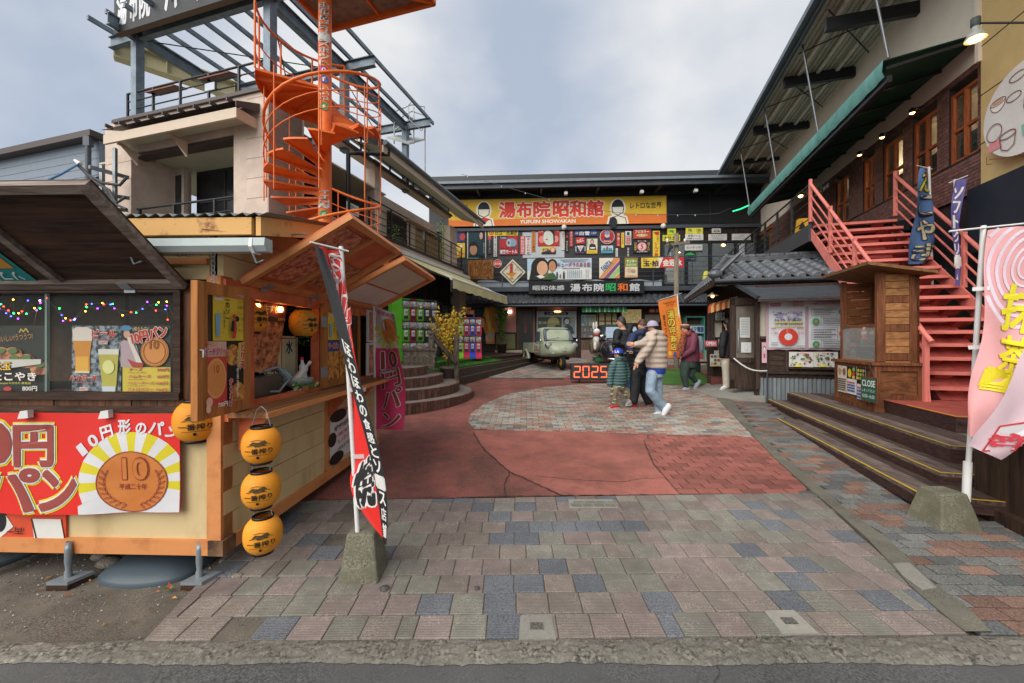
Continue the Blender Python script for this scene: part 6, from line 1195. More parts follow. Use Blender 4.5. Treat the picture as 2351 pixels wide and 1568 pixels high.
put_text(g,PB,'10',bx(286),by(1049),bx(345),by(1100),m_cd,.006,.05);put_text(g,PB,'10',bx(287.5),by(1050.5),bx(343.5),by(1098.5),m_cn,.0085,.02);put_text(g,PB,'平成二十年',bx(277),by(1109),bx(340),by(1123),m_cd,.006,.02)
for s_ in(-1,1):
 for k in range(9):
  a=pi/2-s_*(.25+k*.2);lx,ly=cx+60*cos(a)*1.02,cy+55*sin(a);L_=9
  for sd_ in(-1,1):
   dx,dy=cos(a-s_*1.2+sd_*.5*s_),sin(a-s_*1.2+sd_*.5*s_);prints(g,PB,[('l',[(bx(lx),by(ly)),(bx(lx+L_*dx-2*dy),by(ly+L_*dy+2*dx)),(bx(lx+1.6*L_*dx),by(ly+1.6*L_*dy)),(bx(lx+L_*dx+2*dy),by(ly+L_*dy-2*dx)),(bx(lx),by(ly))],.0028,'#8a3a2c')],d=.006)
g.obj('coin',ban)
for body,u0,v0,u1,v1 in(('1',-108,970,-82,1064),('0',-52,970,30,1062),('円',40,978,122,1068),('パ',-62,1076,92,1168),('ン',100,1080,184,1166)):
 g=G();put_text(g,PB,body,bx(u0),by(v0),bx(u1),by(v1),pc('#d3c528'),.002,.13);put_text(g,PB,body,bx(u0),by(v0),bx(u1),by(v1),m_w,.005,.085);put_text(g,PB,body,bx(u0),by(v0),bx(u1),by(v1),pc('#94443c'),.008,.045);g.obj('letter',ban)
for ch,u,v,s_,ro in(('1',196,1030,24,-.7),('0',219,1010,24,-.55),('円',248,991,26,-.3),('形',291,978,30,-.05),('の',330,981,22,.05),('パ',362,980,28,.2),('ン',394,993,22,.4)):
 sw=.28 if ch=='1' else .38 if ch=='0' else .5;g=G();put_text(g,PB,ch,bx(u-s_*sw),by(v-s_*.55),bx(u+s_*sw),by(v+s_*.55),m_w,.004,.035,rot=ro);g.obj('letter',ban)
for u in(65,248):g=G();P_=fpanel(FF,u-14,940,u+14,962,.05);g.prism([P_.p(*c)for c in((.1,.9),(.3,.1),(.9,.0),(.95,.8))],P_.N*.03,m_white);g.obj('clip',ban)
# painted board below the banner: plain cow-spot pattern
board('spotted_board',fpanel(FF,-160,1176,151,1240,.006),'#c64a2c',[('p',[(0,0),(.55,0),(.62,.5),(.5,1),(0,1)],'#cfcdc6'),('c',.52,.3,.05,.4,'#1d1d1f'),('c',.4,.85,.08,.3,'#1d1d1f'),('p',[(.76,.2),(.97,.2),(1,1),(.78,1)],'#cfcdc6'),('l',[(.76,.2),(.8,1)],.01,'#1f2a22'),('t','~보',.58,.5,.7,.75,'#1d1d1f')],'red board with black and white cow spots under the banner','board')
# screw jacks, plastic lid, pipe
for i,(u,v)in enumerate(((157,1335),(458,1335))):
 p=gp(u,v);g=G();g.lathe([(.018,.02),(.02,.06),(.014,.08),(.019,.12),(.019,.2),(.012,.25),(.012,zb0-p.z+.02)],p,m_zinc,10);g.prism([p+Vector(c)for c in((-.07,-.06,.012),(.06,-.06,.012),(.10,.06,.012),(-.03,.06,.012))],(0,0,.02),m_zinc);g.prism([p+Vector(c)for c in((-.07,-.06,-.03),(.06,-.06,-.03),(.10,.06,-.03),(-.03,.06,-.03))],(0,0,.04),m_drk)
 tag(g.obj('screw_jack'),['steel screw jack left of the grey plastic lid','steel screw jack under the stall corner'][i],'jack')
p=gp(300,1335)+V((0.02,.22,-.03));g=G();n=28;vs=[];pr_=[(1.0,0),(1.0,.035),(.97,.045),(.8,.075),(.45,.105),(0,.11)]
for r_,h in pr_:
 for k in range(n):a=2*pi*k/n;sq=1/max(abs(cos(a)),abs(sin(a)))**.35;vs.append(p+V((.32*r_*cos(a)*sq,.26*r_*sin(a)*sq,h)))
g.add(vs,[(i*n+k,i*n+(k+1)%n,(i+1)*n+(k+1)%n,(i+1)*n+k)for i in range(len(pr_)-1)for k in range(n)],pc('#46525a',.4),True);tag(g.obj('plastic_lid'),'slate grey plastic lid lying under the stall front','lid')
g=G();g.tube([gp(-60,1330)+V((0,0,.05)),gp(60,1290)+V((0,0,.07)),gp(140,1262)+V((0,0,.08))],.04,pc('#4a545c',.4),10);tag(g.obj('drain_pipe'),'grey plastic pipe under the stall at the left edge','pipe')
for i,(u,v,s_)in enumerate(((215,1318,.06),(195,1300,.045),(545,1326,.03))):
 p=gp(u,v);g=G();g.ball(p+V((0,.1 if i<2 else 0,s_*.3)),s_*1.3,s_,s_*.6,speckle('field_stone','#8a8377','#5f594f',90),8,6);tag(g.obj('stone'),['flat stone block under the stall beside the left jack','smaller stone behind the left jack','small stone beside the right jack'][i],'stone')
p=gp(390,1352);g=G();rr=random.Random(2)
for k in range(16):a=rr.uniform(0,6.28);L_=rr.uniform(.02,.05);d=V((cos(a),sin(a),.5));q=d.cross(V((0,0,1))).normalized()*.006;g.add([p,p+d*L_*.5+q,p+d*L_,p+d*L_*.5-q],[(0,1,2,3)],pc('#4f7a32' if k%3 else '#b0453c'))
tag(g.obj('weed'),'small green and red weed in front of the plastic lid','plant')

# shutters folded open along the side
def shutter(x0,x1,n,parts,lab):
 z0,z1=1.17,1.945;o=sb(FS,'shutter',fsn,x0+.07,x1-.055,z0+.07,z1-.07,n-.012,n-.004,mat('shutter_back','#3a2a1e',rough=.2,spec=.5))
 for a in((x0,x0+.07,z0,z1),(x1-.055,x1,z0,z1),(x0+.07,x1-.055,z1-.07,z1),(x0+.07,x1-.055,z0,z0+.07)):sb(FS,'shutter_frame',o,*a,n-.03,n+.008,m_mid)
 return o
sh1=shutter(FS.x(450,.10),FS.x(572,.10),.10,0,0);sh2=shutter(FS.x(742,.06),FS.x(826,.06),.06,0,0)
for z in(1.32,1.78):g=G();FS.box(g,FS.x(735,.06),FS.x(748,.06),z-.05,z+.05,.068,.075,m_zinc);g.obj('hinge',sh2)
g=G();g.tube([FS.at(FS.x(455,.1),1.56,.11),FS.at(FS.x(455,.1),1.56,.13),FS.at(FS.x(455,.1),1.52,.13)],.005,m_zinc,6);g.obj('latch',sh1)
def s3(x,y):return 382.6+x*.34165,459.2+y*.34165
def soda(lb,P):return board('soda_poster',P,'#d9be3c',[('r',.03,.03,.3,.2,'#d8cdb0'),('t','500円',.05,.08,.28,.16,'#c23a2c',{'bold':.02}),('v','ニカソー',.36,.1,.5,.55,'#1d1d1f',{'bold':.02}),('v','あります。',.28,.4,.36,.85,'#1d1d1f'),('p',[(.04,.48),(.2,.45),(.17,.92),(.06,.92)],'#7fa8c4'),('r',.74,.04,.96,.1,'#d8b0a0'),('t','MENU',.76,.05,.94,.09,'#c23a2c')]+[('t',t_,.72,.15+k*.12,.97,.22+k*.12,'#c23a2c' if k%2==0 else '#2a2a2a')for k,t_ in enumerate(('ニカソー','水割り','ロック','ソーダ割','ロック','ロック'))]+[('c',.58,.5,.06,.05,'#c0432c'),('c',.68,.55,.07,.06,'#1d1d1f'),('p',[(.5,.95),(.52,.62),(.62,.55),(.66,.75),(.62,.95)],'#c0432c'),('p',[(.45,.8),(.48,.6),(.58,.58),(.56,.82)],'#22242a')],lb,'poster',thick=.002)
soda('yellow whisky soda poster in the near shutter',fpanel(FS,*s3(312,615),*s3(515,945),.102));soda('yellow whisky soda poster in the second shutter',fpanel(FS,*s3(1085,742),*s3(1195,940),.062))
board('peach_poster',fpanel(FS,*s3(250,950),*s3(402,1420),.102),'#d9b39a',[('r',0,.22,1,1,'#c8433c'),('c',.5,.53,.46,.29,'#e0a060'),('c',.5,.53,.4,.25,'#d98f4e'),('t','10',.38,.34,.62,.45,'#a85a2c'),('t','10円パン',.02,.01,.5,.07,'#b03a3c'),('t','ピーチクリーム',.0,.09,1,.19,'#c2386c',{'bold':.04,'outline':'#ecdcd0'}),('c',.15,.85,.14,.07,'#e3b49a'),('c',.1,.94,.1,.06,'#e8c0a8'),('t','700円',.5,.88,.95,.95,'#e8e0d8',{'bold':.03})],'red peach cream bread poster in the near shutter','poster',thick=.002)
board('chicken_poster',fpanel(FS,*s3(405,952),*s3(522,1390),.102),'#211c18',[('c',.3,.2,.4,.16,m_fry),('c',.6,.82,.42,.2,m_fry),('p',[(.6,.02),(1,0),(.95,.3),(.6,.42)],'#d0b23a'),('v','とり天',.68,.03,.95,.42,'#c23a2c',{'bold':.04,'outline':'#ecdcd0'}),('v','からあげ',.05,.55,.28,.97,'#c23a2c',{'bold':.03,'outline':'#ecdcd0'}),('v','大分名物限定販売',.42,.12,.55,.85,'#e0d8cc')],'black fried chicken poster in the near shutter','poster',thick=.002)
board('fries_poster',fpanel(FS,*s3(1083,945),*s3(1158,1215),.062),m_fry,[('r',0,0,1,.26,'#2f4a8a'),('t','チーズパン',.04,.05,.96,.2,'#d8433c',{'bold':.03,'outline':'#e8e0c8'})],'golden fries poster in the second shutter, left','poster',thick=.002);board('fries_poster',fpanel(FS,*s3(1162,945),*s3(1222,1200),.062),m_fry,[('r',0,0,1,.2,'#7fa8c4'),('t','ポテト',.1,.03,.9,.17,'#c0432c',{'bold':.03})],'golden fries poster in the second shutter, right','poster',thick=.002)
# far white framed pictures
for i,(a,b,mm)in enumerate((((1352,742),(1408,955),m_mix),((1350,960),(1408,1175),m_meat))):
 board('framed_print',fpanel(FS,*s3(*a),*s3(*b),.05),'#cfcdc6',[('r',.16,.06,.84,.94,mm)],['white framed food print at the far stall end, upper','white framed food print at the far stall end, lower'][i],'picture',thick=.02)
board('milk_poster',fpanel(FS,*s3(1100,1385),*s3(1330,1700),.016),'#cfcfcb',[('r',0,0,1,.08,'#c9512c'),('c',.2,.12,.22,.12,'#211d1c'),('c',.04,.55,.1,.14,'#211d1c'),('c',.15,.95,.18,.12,'#211d1c'),('c',.75,.15,.1,.06,'#211d1c'),('t','ギザ10円パン&',.08,.25,.75,.36,'#211d1c',{'rot':-.12,'bold':.02}),('t','一緒に食べなきゃ',.12,.42,.72,.51,'#c23a2c',{'rot':-.12}),('t','もったいない!',.16,.55,.66,.64,'#c23a2c',{'rot':-.12}),('t','2색토로 병유유!',.15,.72,.6,.8,'#33302c',{'rot':-.12}),('p',[(.78,.05),(1,0),(1,1),(.8,1)],'#c64a2c'),('c',.9,.4,.08,.1,'#d8b08a'),('c',.9,.3,.09,.08,'#24452f')],'white milk poster with black spots on the stall side','poster',thick=.004)
# things inside and on the counter
bw_=S0+SD*1.05+V((-.12,0,zs1+.085))
g=G();g.lathe([(.06,0),(.075,.005),(.115,.05),(.135,.10),(.128,.10),(.108,.05),(.05,.012)],bw_,glass('bowl_glass','#b9c9c6',.45),20);tag(g.obj('glass_bowl'),'clear glass bowl of bottles on the stall sill','bowl')
rr=random.Random(6)
for k,(dx,dy,h,lb)in enumerate(((-.05,.0,'#9fc0cf','blue capped water bottle lying in the glass bowl'),(.04,.02,'#c9d2d2','clear bottle with white label in the glass bowl'),(.0,-.05,'#d5d0c8','white plastic bottle in the glass bowl'))):
 a=bw_+V((dx,dy,.07));d=V((-.3+.3*k,-.5+.4*k,.55)).normalized();g=G();g.tube([a,a+d*.13,a+d*.16,a+d*.19],[.03,.03,.013,.013],pc(h,.25),10);g.tube([a+d*.185,a+d*.21],.016,pc(('#2a6fc2','#c23a3c','#d8d8d4')[k],.4),8);tag(g.obj('bottle'),lb,'bottle','bottles in the glass bowl')
g=G();rr=random.Random(3);gl=pc('#3f7a35',.5)
for k in range(60):
 p=bw_+V((rr.gauss(.08,.05),rr.gauss(0,.12),rr.gauss(.03,.03)));a=rr.uniform(0,6.28);s_=rr.uniform(.014,.028);g.add([p+V((s_*cos(a+t),s_*sin(a+t)*.5,s_*sin(a+t)*.8))*(1 if j%2==0 else .55)for j,t in enumerate((0,.63,1.26,1.88,2.5,3.14,3.8,4.4,5.0,5.65))],[tuple(range(10))],gl if k%3 else pc('#a9bd8a'))
g.tube([bw_+V((.1,-.12,.06)),bw_+V((.14,0,.0)),bw_+V((.12,.15,.02))],.003,gl,4);tag(g.obj('ivy'),'ivy sprig draped over the glass bowl','plant')
for i,(k,tx,lb)in enumerate(((.86,'ラムネ','cream price card for soda pop behind the bowl'),(1.08,'水','cream price card for water behind the bowl'))):
 P_=Panel(S0+SD*k+V((-.30,0,1.62+.03*i)),SD*.17+V((.06,0,0)),V((0,0,-.40)));board('price_card',P_,'#d8cfa8',[('l',[(.1,.05),(.9,.05),(.9,.95),(.1,.95),(.1,.05)],.008,'#a8382c'),('v',tx,.32,.1,.68,.75 if i==0 else .4,'#2a3f6b',{'bold':.02})],lb,'card',thick=.006)
st_=thing('gas_stove','steel tabletop gas stove inside the stall window','stove',S0+SD*.55+V((-.3,0,zs1+.06)));b0=S0+SD*.3+V((-.46,0,zs1+.06))
g=G();g.box(b0.x,b0.x+.36,b0.y,b0.y+.5,b0.z,b0.z+.17,mat('stove_steel','#6f6a64',rough=.35,metal=.6,var=.25));g.obj('body',st_)
for k in(.12,.36):g=G();g.tube([(b0.x+.06,b0.y+k,b0.z+.17),(b0.x+.06,b0.y+k,b0.z+.20),(b0.x+.3,b0.y+k,b0.z+.20),(b0.x+.3,b0.y+k,b0.z+.17)],.007,m_bk,5);g.obj('pot_rest',st_)
g=G();g.tube([(b0.x+.3,b0.y+.3,b0.z+.2),(b0.x+.4,b0.y+.38,b0.z+.24),(b0.x+.46,b0.y+.44,b0.z+.14),(b0.x+.40,b0.y+.4,b0.z+.04),(b0.x+.3,b0.y+.3,b0.z+.05)],.012,m_zinc,8);g.obj('hose',st_)
g=G();c=V((b0.x+.1,b0.y+.42,b0.z+.20));g.lathe([(.0,0),(.11,0),(.15,.05),(.16,.14),(.175,.15),(.165,.155),(.15,.14),(.14,.05),(0,.02)],c,pc('#8a3f3a',.4),20);tag(g.obj('pot'),'dark red cooking pot behind the gas stove','pot')
board('skewer_sheet',Panel(FS.at(.52,1.93,-.10),SD*.30+V((.02,0,0)),V((-.05,-.07,-.56))),m_meat,[('r',0,0,1,.22,'#7a2434'),('t','牛すじ串',.1,.07,.92,.18,'#d8cdb0',{'bold':.02}),('r',0,.23,1,.30,'#3a3028'),('t','300円',.7,.24,.97,.29,'#e0a04a')],'hanging beef skewer poster inside the stall window','poster',thick=.002)
for k in range(3):
 p=FS.at(.42+k*.27,1.86,-.06);g=G();g.ball(p,.022,.022,.026,mat('warm_bulb','#ffb45a',emit=4,var=0),10,8);g.lathe([(.012,.02),(.012,.05)],p,m_bk,8);tag(g.obj('bulb'),['bare lit bulb at the left of the stall window','bare lit bulb in the middle of the stall window','bare lit bulb at the right of the stall window'][k],'bulb','bulbs in the stall window')
p=S0+SD*.95+V((.06,0,zs1+.085));g=G();g.box(p.x-.06,p.x-.01,p.y-.06,p.y+.06,p.z,p.z+.035,m_kl);tag(g.obj('wood_block'),'small pale wood block on the stall sill','block')
g=G();p=FS.at(LEN-.25,zc+.05,.2);vs=[p+V((.12*cos(a)*(1+.2*sin(3*a)),.12*sin(a),.03*sin(2*a)))for a in[k*.524 for k in range(12)]];g.add(vs+[p+V((0,0,.06))],[(k,(k+1)%12,12)for k in range(12)],mat('cloth_check','#b9403c',hex2='#3f9a72',scale=30,rough=.9,lo=.45,hi=.55));tag(g.obj('folded_cloth'),'red and green cloth at the far end of the counter','cloth')
g=G();
def chain(g,a,b,sag,n=22,r=.012):
 a,b=Vector(a),Vector(b)
 pts=[a.lerp(b,t/n)+V((0,0,-sag*sin(t/n*pi)))for t in range(n+1)]
 for i in range(n):
  d=(pts[i+1]-pts[i]);m_=(pts[i]+pts[i+1])/2;u_=d.normalized();v_=u_.cross(V((0,.3,1)if i%2 else(0,1,-.3))).normalized();L_=d.length*.62
  q=[m_+u_*L_*cos(t*pi/4)+v_*r*sin(t*pi/4)for t in range(9)];g.tube(q,r*.28,m_zinc,4,cap=False)
chain(g,px(372,578,2.42),px(518,551,2.46),.05,16);tag(g.obj('chain'),'steel chain from the dark flap to the stall corner','chain');g=G();chain(g,px(490,558,2.46),px(488,815,2.40),0,24);tag(g.obj('chain'),'steel chain hanging straight down behind the near shutter','chain')

# ------------------------------------------------------------------ paper lanterns
m_lan=mat('lantern_paper','#e39a2b',hex2='#d1841c',rough=.6,scale=3,lo=.2,hi=.8)
def lantern(c,r,label,face,hang=.12):
 c=Vector(c);t=thing('paper_lantern',label,'lantern',c-V((0,0,r)),'orange beer lanterns');H=r*.95;g=G();prof=[];n=26
 for i in range(n+1):
  a=-1+2*i/n;prof.append((r*sqrt(max(.0,1-(a*.86)**2.4 if a>0 else 1-(-a*.86)**2.4))*(1.0 if i%2 else .975),a*H))
 g.lathe(prof,c,m_lan,28);g.obj('shade',t)
 for s_ in(-1,1):g=G();g.lathe([(prof[0][0]*1.0,s_*H*.97),(prof[0][0]*1.04,s_*H*.97),(prof[0][0]*1.04,s_*H*1.13),(prof[0][0]*.96,s_*H*1.13)],c,pc('#161616',.4),24);g.obj('band',t)
 g=G();w_=prof[-1][0];g.tube([c+V((-w_,0,H*1.1)),c+V((-w_*.5,0,H*1.1+hang*.8)),c+V((0,0,H*1.1+hang)),c+V((w_*.5,0,H*1.1+hang*.8)),c+V((w_,0,H*1.1))],.0025,m_zinc,5);g.obj('handle',t)
 class LP(Panel):
  def p(s,x,y,d=0.0):
   z=H*(.75-1.5*y);a=(x-.5)*1.9;rr_=r*sqrt(1-(abs(z/H)*.86)**2.4)+.003+d*.3;ang=face+a
   return c+V((rr_*sin(ang),-rr_*cos(ang),z))
 P_=LP(c,V((r*1.9,0,0)),V((0,0,-H*1.5)));g=G();put_text(g,P_,'一番搾り',.12,.5,.86,.72,pc('#1a1612'),.002,.02)
 prints(g,P_,[('w',.18,.76,.82,.78,'#2a2218'),('c',.48,.87,.04,.06,'#1a1612'),('p',[(.25,.36),(.35,.25),(.5,.28),(.65,.2),(.72,.3),(.6,.34),(.72,.42),(.55,.4),(.42,.44),(.36,.36)],'#4a3a1a'),('l',[(.2,.42),(.35,.36),(.5,.42),(.7,.32),(.8,.38)],.004,'#3a2c14'),('l',[(.3,.22),(.45,.18),(.6,.22)],.003,'#3a2c14')],d=.002);g.obj('lettering',t);return t
lantern(px(600,1020,2.42),.106,'upper of the three lanterns hanging from the counter end',.42);lantern(px(600,1122,2.42),.106,'middle of the three lanterns hanging from the counter end',.40);lantern(px(604,1225,2.42),.106,'lowest lantern of three, nearly touching the ground',.46)
lantern(px(452,965,2.52),.125,'large lantern half behind the near shutter frame',.62);lantern(px(440,845,2.75),.12,'lantern in the gap behind the near shutter, higher one',.85);lantern(px(575,728,2.95),.115,'lantern inside the stall partly behind the near shutter',1.25);lantern(px(697,742,3.4),.115,'lantern with trailing vine inside the stall window',1.15)
g=G();rr=random.Random(12);c=px(697,742,3.4)+V((.02,-.1,0))
for k in range(150):p=c+V((rr.gauss(0,.06),rr.gauss(0,.03),rr.uniform(-.2,.13)));a=rr.uniform(0,6.28);s_=.011;g.add([p,p+V((s_*cos(a),-s_*.4,s_*sin(a))),p+V((1.6*s_*cos(a+.4),0,1.6*s_*sin(a+.4)))],[(0,1,2)],gl)
tag(g.obj('vine'),'green vine trailing over the inner lantern','plant')
# ------------------------------------------------------------------ left building with roof terrace
CL=V((-4.80,7.85,0));FL1=Frame(CL[:2],-dA);FL2=Frame(CL[:2],nA)
def l4(x,y):return 229.6+x*.34165,y*.34165
def l5(x,y):return 803.6+x*.24403,344.4+y*.24403
m_sid=mat('beige_siding','#c9b8aa',hex2='#b3a294',rough=.8,var=.05,scale=2);m_jnt=pc('#8f8074',.9);m_brn=mat('dark_brown_cap','#4a403c',rough=.5,var=.1);m_soff=mat('pale_soffit','#b9b9a6',rough=.85,var=.06)
m_gst=mat('galvanised','#75828c',hex2='#5c6973',rough=.5,metal=.3,scale=5);m_org=mat('orange_steel','#e0702c',hex2='#c65b1f',rough=.45,scale=4,lo=.25,hi=.5);m_fl=mat('cream_fascia','#c6b6a2',rough=.75,var=.06)
lb_=thing('terrace_building','beige two-storey building with open balconies and roof terrace on the left','building',CL+V((0,0,gz(8))))
zP=FL1.z(600,202);zo=FL1.z(*l4(975,890));zf=FL1.z(*l4(975,1290))-1.05;xL=FL1.x(262);xc=FL1.x(l4(985,0)[0]);xo=FL1.x(l4(205,0)[0]);xi=FL1.x(l4(338,0)[0]);xwl=FL1.x(240)
def lp(fr,name,parent,*b):g=G();fr.box(g,*b);return g.obj(name,parent)
c1_=lp(FL1,'corner_column',lb_,xc,0,gz(8),zP-.05,-.9,0,m_sid);w1=lp(FL1,'front_lintel',lb_,xwl,xc,zo+.02,zP-.05,-.25,-.01,m_sid);w2=lp(FL1,'left_column',lb_,xwl,xo,gz(8),zo+.02,-.5,-.012,m_sid);lp(FL1,'front_lower',lb_,xo,xc,gz(8),zf,-.25,-.02,m_sid)
lp(FL1,'lintel_trim',w1,xo,xc,zo-.05,zo+.02,-.3,-.05,m_brn)
for k in range(13):
 z=zf+.1+k*.40
 if z<zP-.1:lp(FL1,'panel_joint',c1_,xc,.003,z,z+.010,-.905,.003,m_jnt)
 if z<zo:lp(FL1,'panel_joint',w2,xwl,xo,z,z+.010,-.3,-.009,m_jnt)
lp(FL1,'panel_joint',c1_,-.02,-.012,zf,zP-.1,-.01,.003,m_jnt)
lp(FL1,'parapet_cap',lb_,xL,.03,zP-.07,zP,-.35,.05,m_brn)
# balcony recess
lp(FL1,'balcony_floor',lb_,xL-1,0,zf-.2,zf,-4,-.26,m_soff);lp(FL1,'balcony_ceiling',lb_,xL-1,-.02,zo+.06,zo+.1,-4,-.26,m_soff);bwl=lp(FL1,'balcony_back_wall',lb_,xo+.25,-.03,zf,zo+.06,-1.35,-1.25,m_blkg);lp(FL1,'balcony_side_wall',lb_,xo-.1,xo,zf,zo+.06,-1.3,-.5,m_sid)
lp(FL1,'inner_panel',lb_,xo,xo+.32,zf,zo+.06,-1.0,-.9,m_sid);lp(FL1,'inner_window',lb_,xo+.06,xo+.24,zf+.3,zo-.15,-.9,-.88,m_dglass)
for k in range(3):lp(FL1,'wall_seam',bwl,xo+1.2+k*.8,xo+1.23+k*.8,zf,zo,-1.25,-1.23,m_blk)
lp(FL1,'back_wall_rail',bwl,xo+.4,-.1,zf+1.5,zf+1.55,-1.25,-1.22,m_dsteel)
r1=thing('front_balcony_railing','black bar railing across the front balcony opening above the stall','railing',FL1.at(-2,zf))
for k in range(4):g=G();g.tube([FL1.at(xo+.03,zf+.2+k*.28,-.12),FL1.at(xc-.02,zf+.2+k*.28,-.12)],.014 if k<3 else .025,m_bk,6);g.obj('rail',r1)
for t in(.03,.35,.7,.97):lp(FL1,'post',r1,xo+(xc-xo)*t-.02,xo+(xc-xo)*t+.02,zf,zf+1.05,-.145,-.10,m_bk)
g=G();FL1.box(g,xo+(xc-xo)*.2,xo+(xc-xo)*.45,zf+.62,zf+.66,-.1,.12,wood('ledge_wood','#9c8474','#6f5a4c',axis='x'));FL1.box(g,xo+(xc-xo)*.2,xo+(xc-xo)*.22,zf+.3,zf+.62,-.1,.1,m_zinc);tag(g.obj('drink_ledge'),'small ledge shelf on the front balcony railing','shelf')
# pent canopy over the balcony
np_=.45;xcl=FL1.x(237,.45);za_,zb_2=FL1.z(*l4(880,695),np_),FL1.z(*l4(880,722),np_);xe=FL1.x(l4(1000,0)[0],np_*.5)
cn=thing('balcony_canopy','dark metal canopy with cream fascia above the front balcony','roof',FL1.at(-2,za_,.3));g=G();g.add([FL1.at(xcl,za_+.22,0),FL1.at(xe,za_+.22,0),FL1.at(xe,za_,np_+.05),FL1.at(xcl,za_,np_+.05)],[(0,1,2,3)],m_brn);g.prism([FL1.at(xe,za_+.22,0),FL1.at(xe,za_,np_+.05),FL1.at(xe,za_-.1,np_+.05),FL1.at(xe,za_+.05,0)],FL1.r*.02,m_brn);g.obj('sheet',cn)
lp(FL1,'fascia',cn,xcl,xe-.04,zb_2-.2,zb_2-.01,np_-.05,np_,m_fl);lp(FL1,'end_fascia',cn,xe-.08,xe-.04,zb_2-.2,zb_2-.01,0,np_-.05,m_fl);lp(FL1,'soffit',cn,xcl,xe-.08,zb_2-.06,zb_2-.04,0,np_-.05,m_soff)
for k in range(9):lp(FL1,'standing_seam',cn,xe-.2-k*.42,xe-.17-k*.42,za_+.02,za_+.09,np_-.05,np_+.08,m_brn)
for x in(xe-2.0,xcl+.25):g=G();g.prism([FL1.at(x,zb_2-.2,0),FL1.at(x,zb_2-.2,np_-.1),FL1.at(x,zb_2-.1,np_-.1),FL1.at(x,zb_2-.5,0)],FL1.r*.06,m_fl);g.obj('console',cn)
# side towards the plaza
L2=FL2;ztop2=L2.z(*l5(345,350));zbnd=L2.z(*l5(240,775));zbb=L2.z(*l5(700,1075));xcol=L2.x(l5(240,0)[0]);xcol2=L2.x(l5(300,0)[0]);xe0,xe1=L2.x(l5(945,0)[0]),L2.x(l5(1010,0)[0]);xend=L2.x(l5(1065,0)[0]);NI=-1.25
lp(L2,'side_column',lb_,0.003,.85,gz(8),zP-.05,-.9,.0,m_sid);lp(L2,'side_column',lb_,xcol,xcol2,zbnd,ztop2+.6,-.35,-.02,m_sid);lp(L2,'side_column',lb_,xe0,xe1,zbnd,ztop2+.1,-.35,-.02,m_sid);lp(L2,'ground_column',lb_,L2.x(1055),L2.x(1070),gz(14),zbb+.1,-.3,0,m_sid)
bd=lp(L2,'balcony_band',lb_,.85,xend,zbb,zbnd-.08,-.2,0,m_sid);lp(L2,'band_cap',lb_,.85,xend,zbnd-.08,zbnd,-.22,.03,m_bk)
for k in range(5):lp(L2,'panel_joint',bd,.9+k*2.0,.91+k*2.0,zbb,zbnd-.08,0,.003,m_jnt)
lp(L2,'panel_joint',bd,.85,xend,zbb+.45,zbb+.458,0,.003,m_jnt)
iw=lp(L2,'inner_wall',lb_,.85,xend,zbb,zP-.06,NI-.2,NI,m_sid)
for(a,b,va,vb)in((1.1,L2.x(l5(200,0)[0],NI),0,0),(L2.x(l5(345,0)[0],NI),L2.x(l5(530,0)[0],NI),0,0),(L2.x(l5(612,0)[0],NI),L2.x(l5(915,0)[0],NI),1,0)):
 o=lp(L2,'door_opening',iw,a,b,zbnd-.1,ztop2-.02,NI,NI+.02,m_int if not va else mat('beige_room','#a08a6a',rough=.9,var=.15));lp(L2,'door_head',o,a,b,ztop2-.06,ztop2+.02,NI+.02,NI+.06,m_brn)
 if not va:lp(L2,'door_leaf',o,b-(b-a)*.45,b-.02,zbnd-.1,ztop2-.7,NI+.02,NI+.05,m_bk)
lp(L2,'slab',lb_,.85,xend,zbb+.1,zbnd-.3,NI,-.2,m_soff);lp(L2,'parapet_cap',lb_,0,xend-1.2,zP-.07,zP,-.35,.05,m_brn);lp(L2,'parapet',lb_,.85,xend-1.2,ztop2+.4,zP-.07,-.3,-.02,m_sid)
ne=.75;ze2=L2.z(918,359,ne);xg=L2.x(880,ne)
er=thing('side_eave','grey gutter and cream eave along the plaza side of the terrace building','roof',L2.at(5,ze2,ne));xf=L2.x(1110,ne)
g=G();g.tube([L2.at(xg,ze2+.02,ne+.05),L2.at(xf,ze2+.02,ne+.05)],.07,mat('gutter_grey','#6b737b',rough=.45,metal=.2),8);g.obj('gutter',er)
lp(L2,'fascia',er,xg,xf,ze2-.22,ze2-.04,ne-.04,ne,m_fl);g=G();g.add([L2.at(xg,ze2-.08,ne-.04),L2.at(xf,ze2-.08,ne-.04),L2.at(xf,ze2+.25,-.3),L2.at(xg,ze2+.25,-.3)],[(0,1,2,3)],m_soff);g.add([L2.at(xg,ze2+.1,ne),L2.at(xf,ze2+.1,ne),L2.at(xf,ze2+.5,-.3),L2.at(xg,ze2+.5,-.3)],[(0,1,2,3)],m_brn);g.obj('sheet',er)
g=G();a=L2.at(xg+.25,ze2,ne);g.tube([a,a+V((0,0,-.18)),L2.at(xg-.35,ze2-.35,.25),L2.at(xg-.5,ze2-.42,.08),L2.at(xg-.5,zbnd-.35,.08),L2.at(xg-.2,zbnd-.55,.1),L2.at(xg+.1,zbnd-.58,.12)],.055,m_bk,10);tag(g.obj('downpipe'),'black rain pipe beside the orange spiral stairs','pipe')
r2=thing('side_balcony_railing','black horizontal bar railing on the plaza side balcony','railing',L2.at(5,zbnd));hr=L2.z(*l5(240,475))-zbnd
for k in range(5):g=G();g.tube([L2.at(xcol2-.6,zbnd+hr*(.12+.22*k),-.02),L2.at(xend-.1,zbnd+hr*(.12+.22*k),-.02)],.012 if k<4 else .022,m_bk,6);g.obj('rail',r2)
for k in range(7):x=xcol2-.55+k*(xend-.15-xcol2+.55)/6;lp(L2,'post',r2,x-.022,x+.022,zbnd,zbnd+hr,-.04,.0,m_bk)
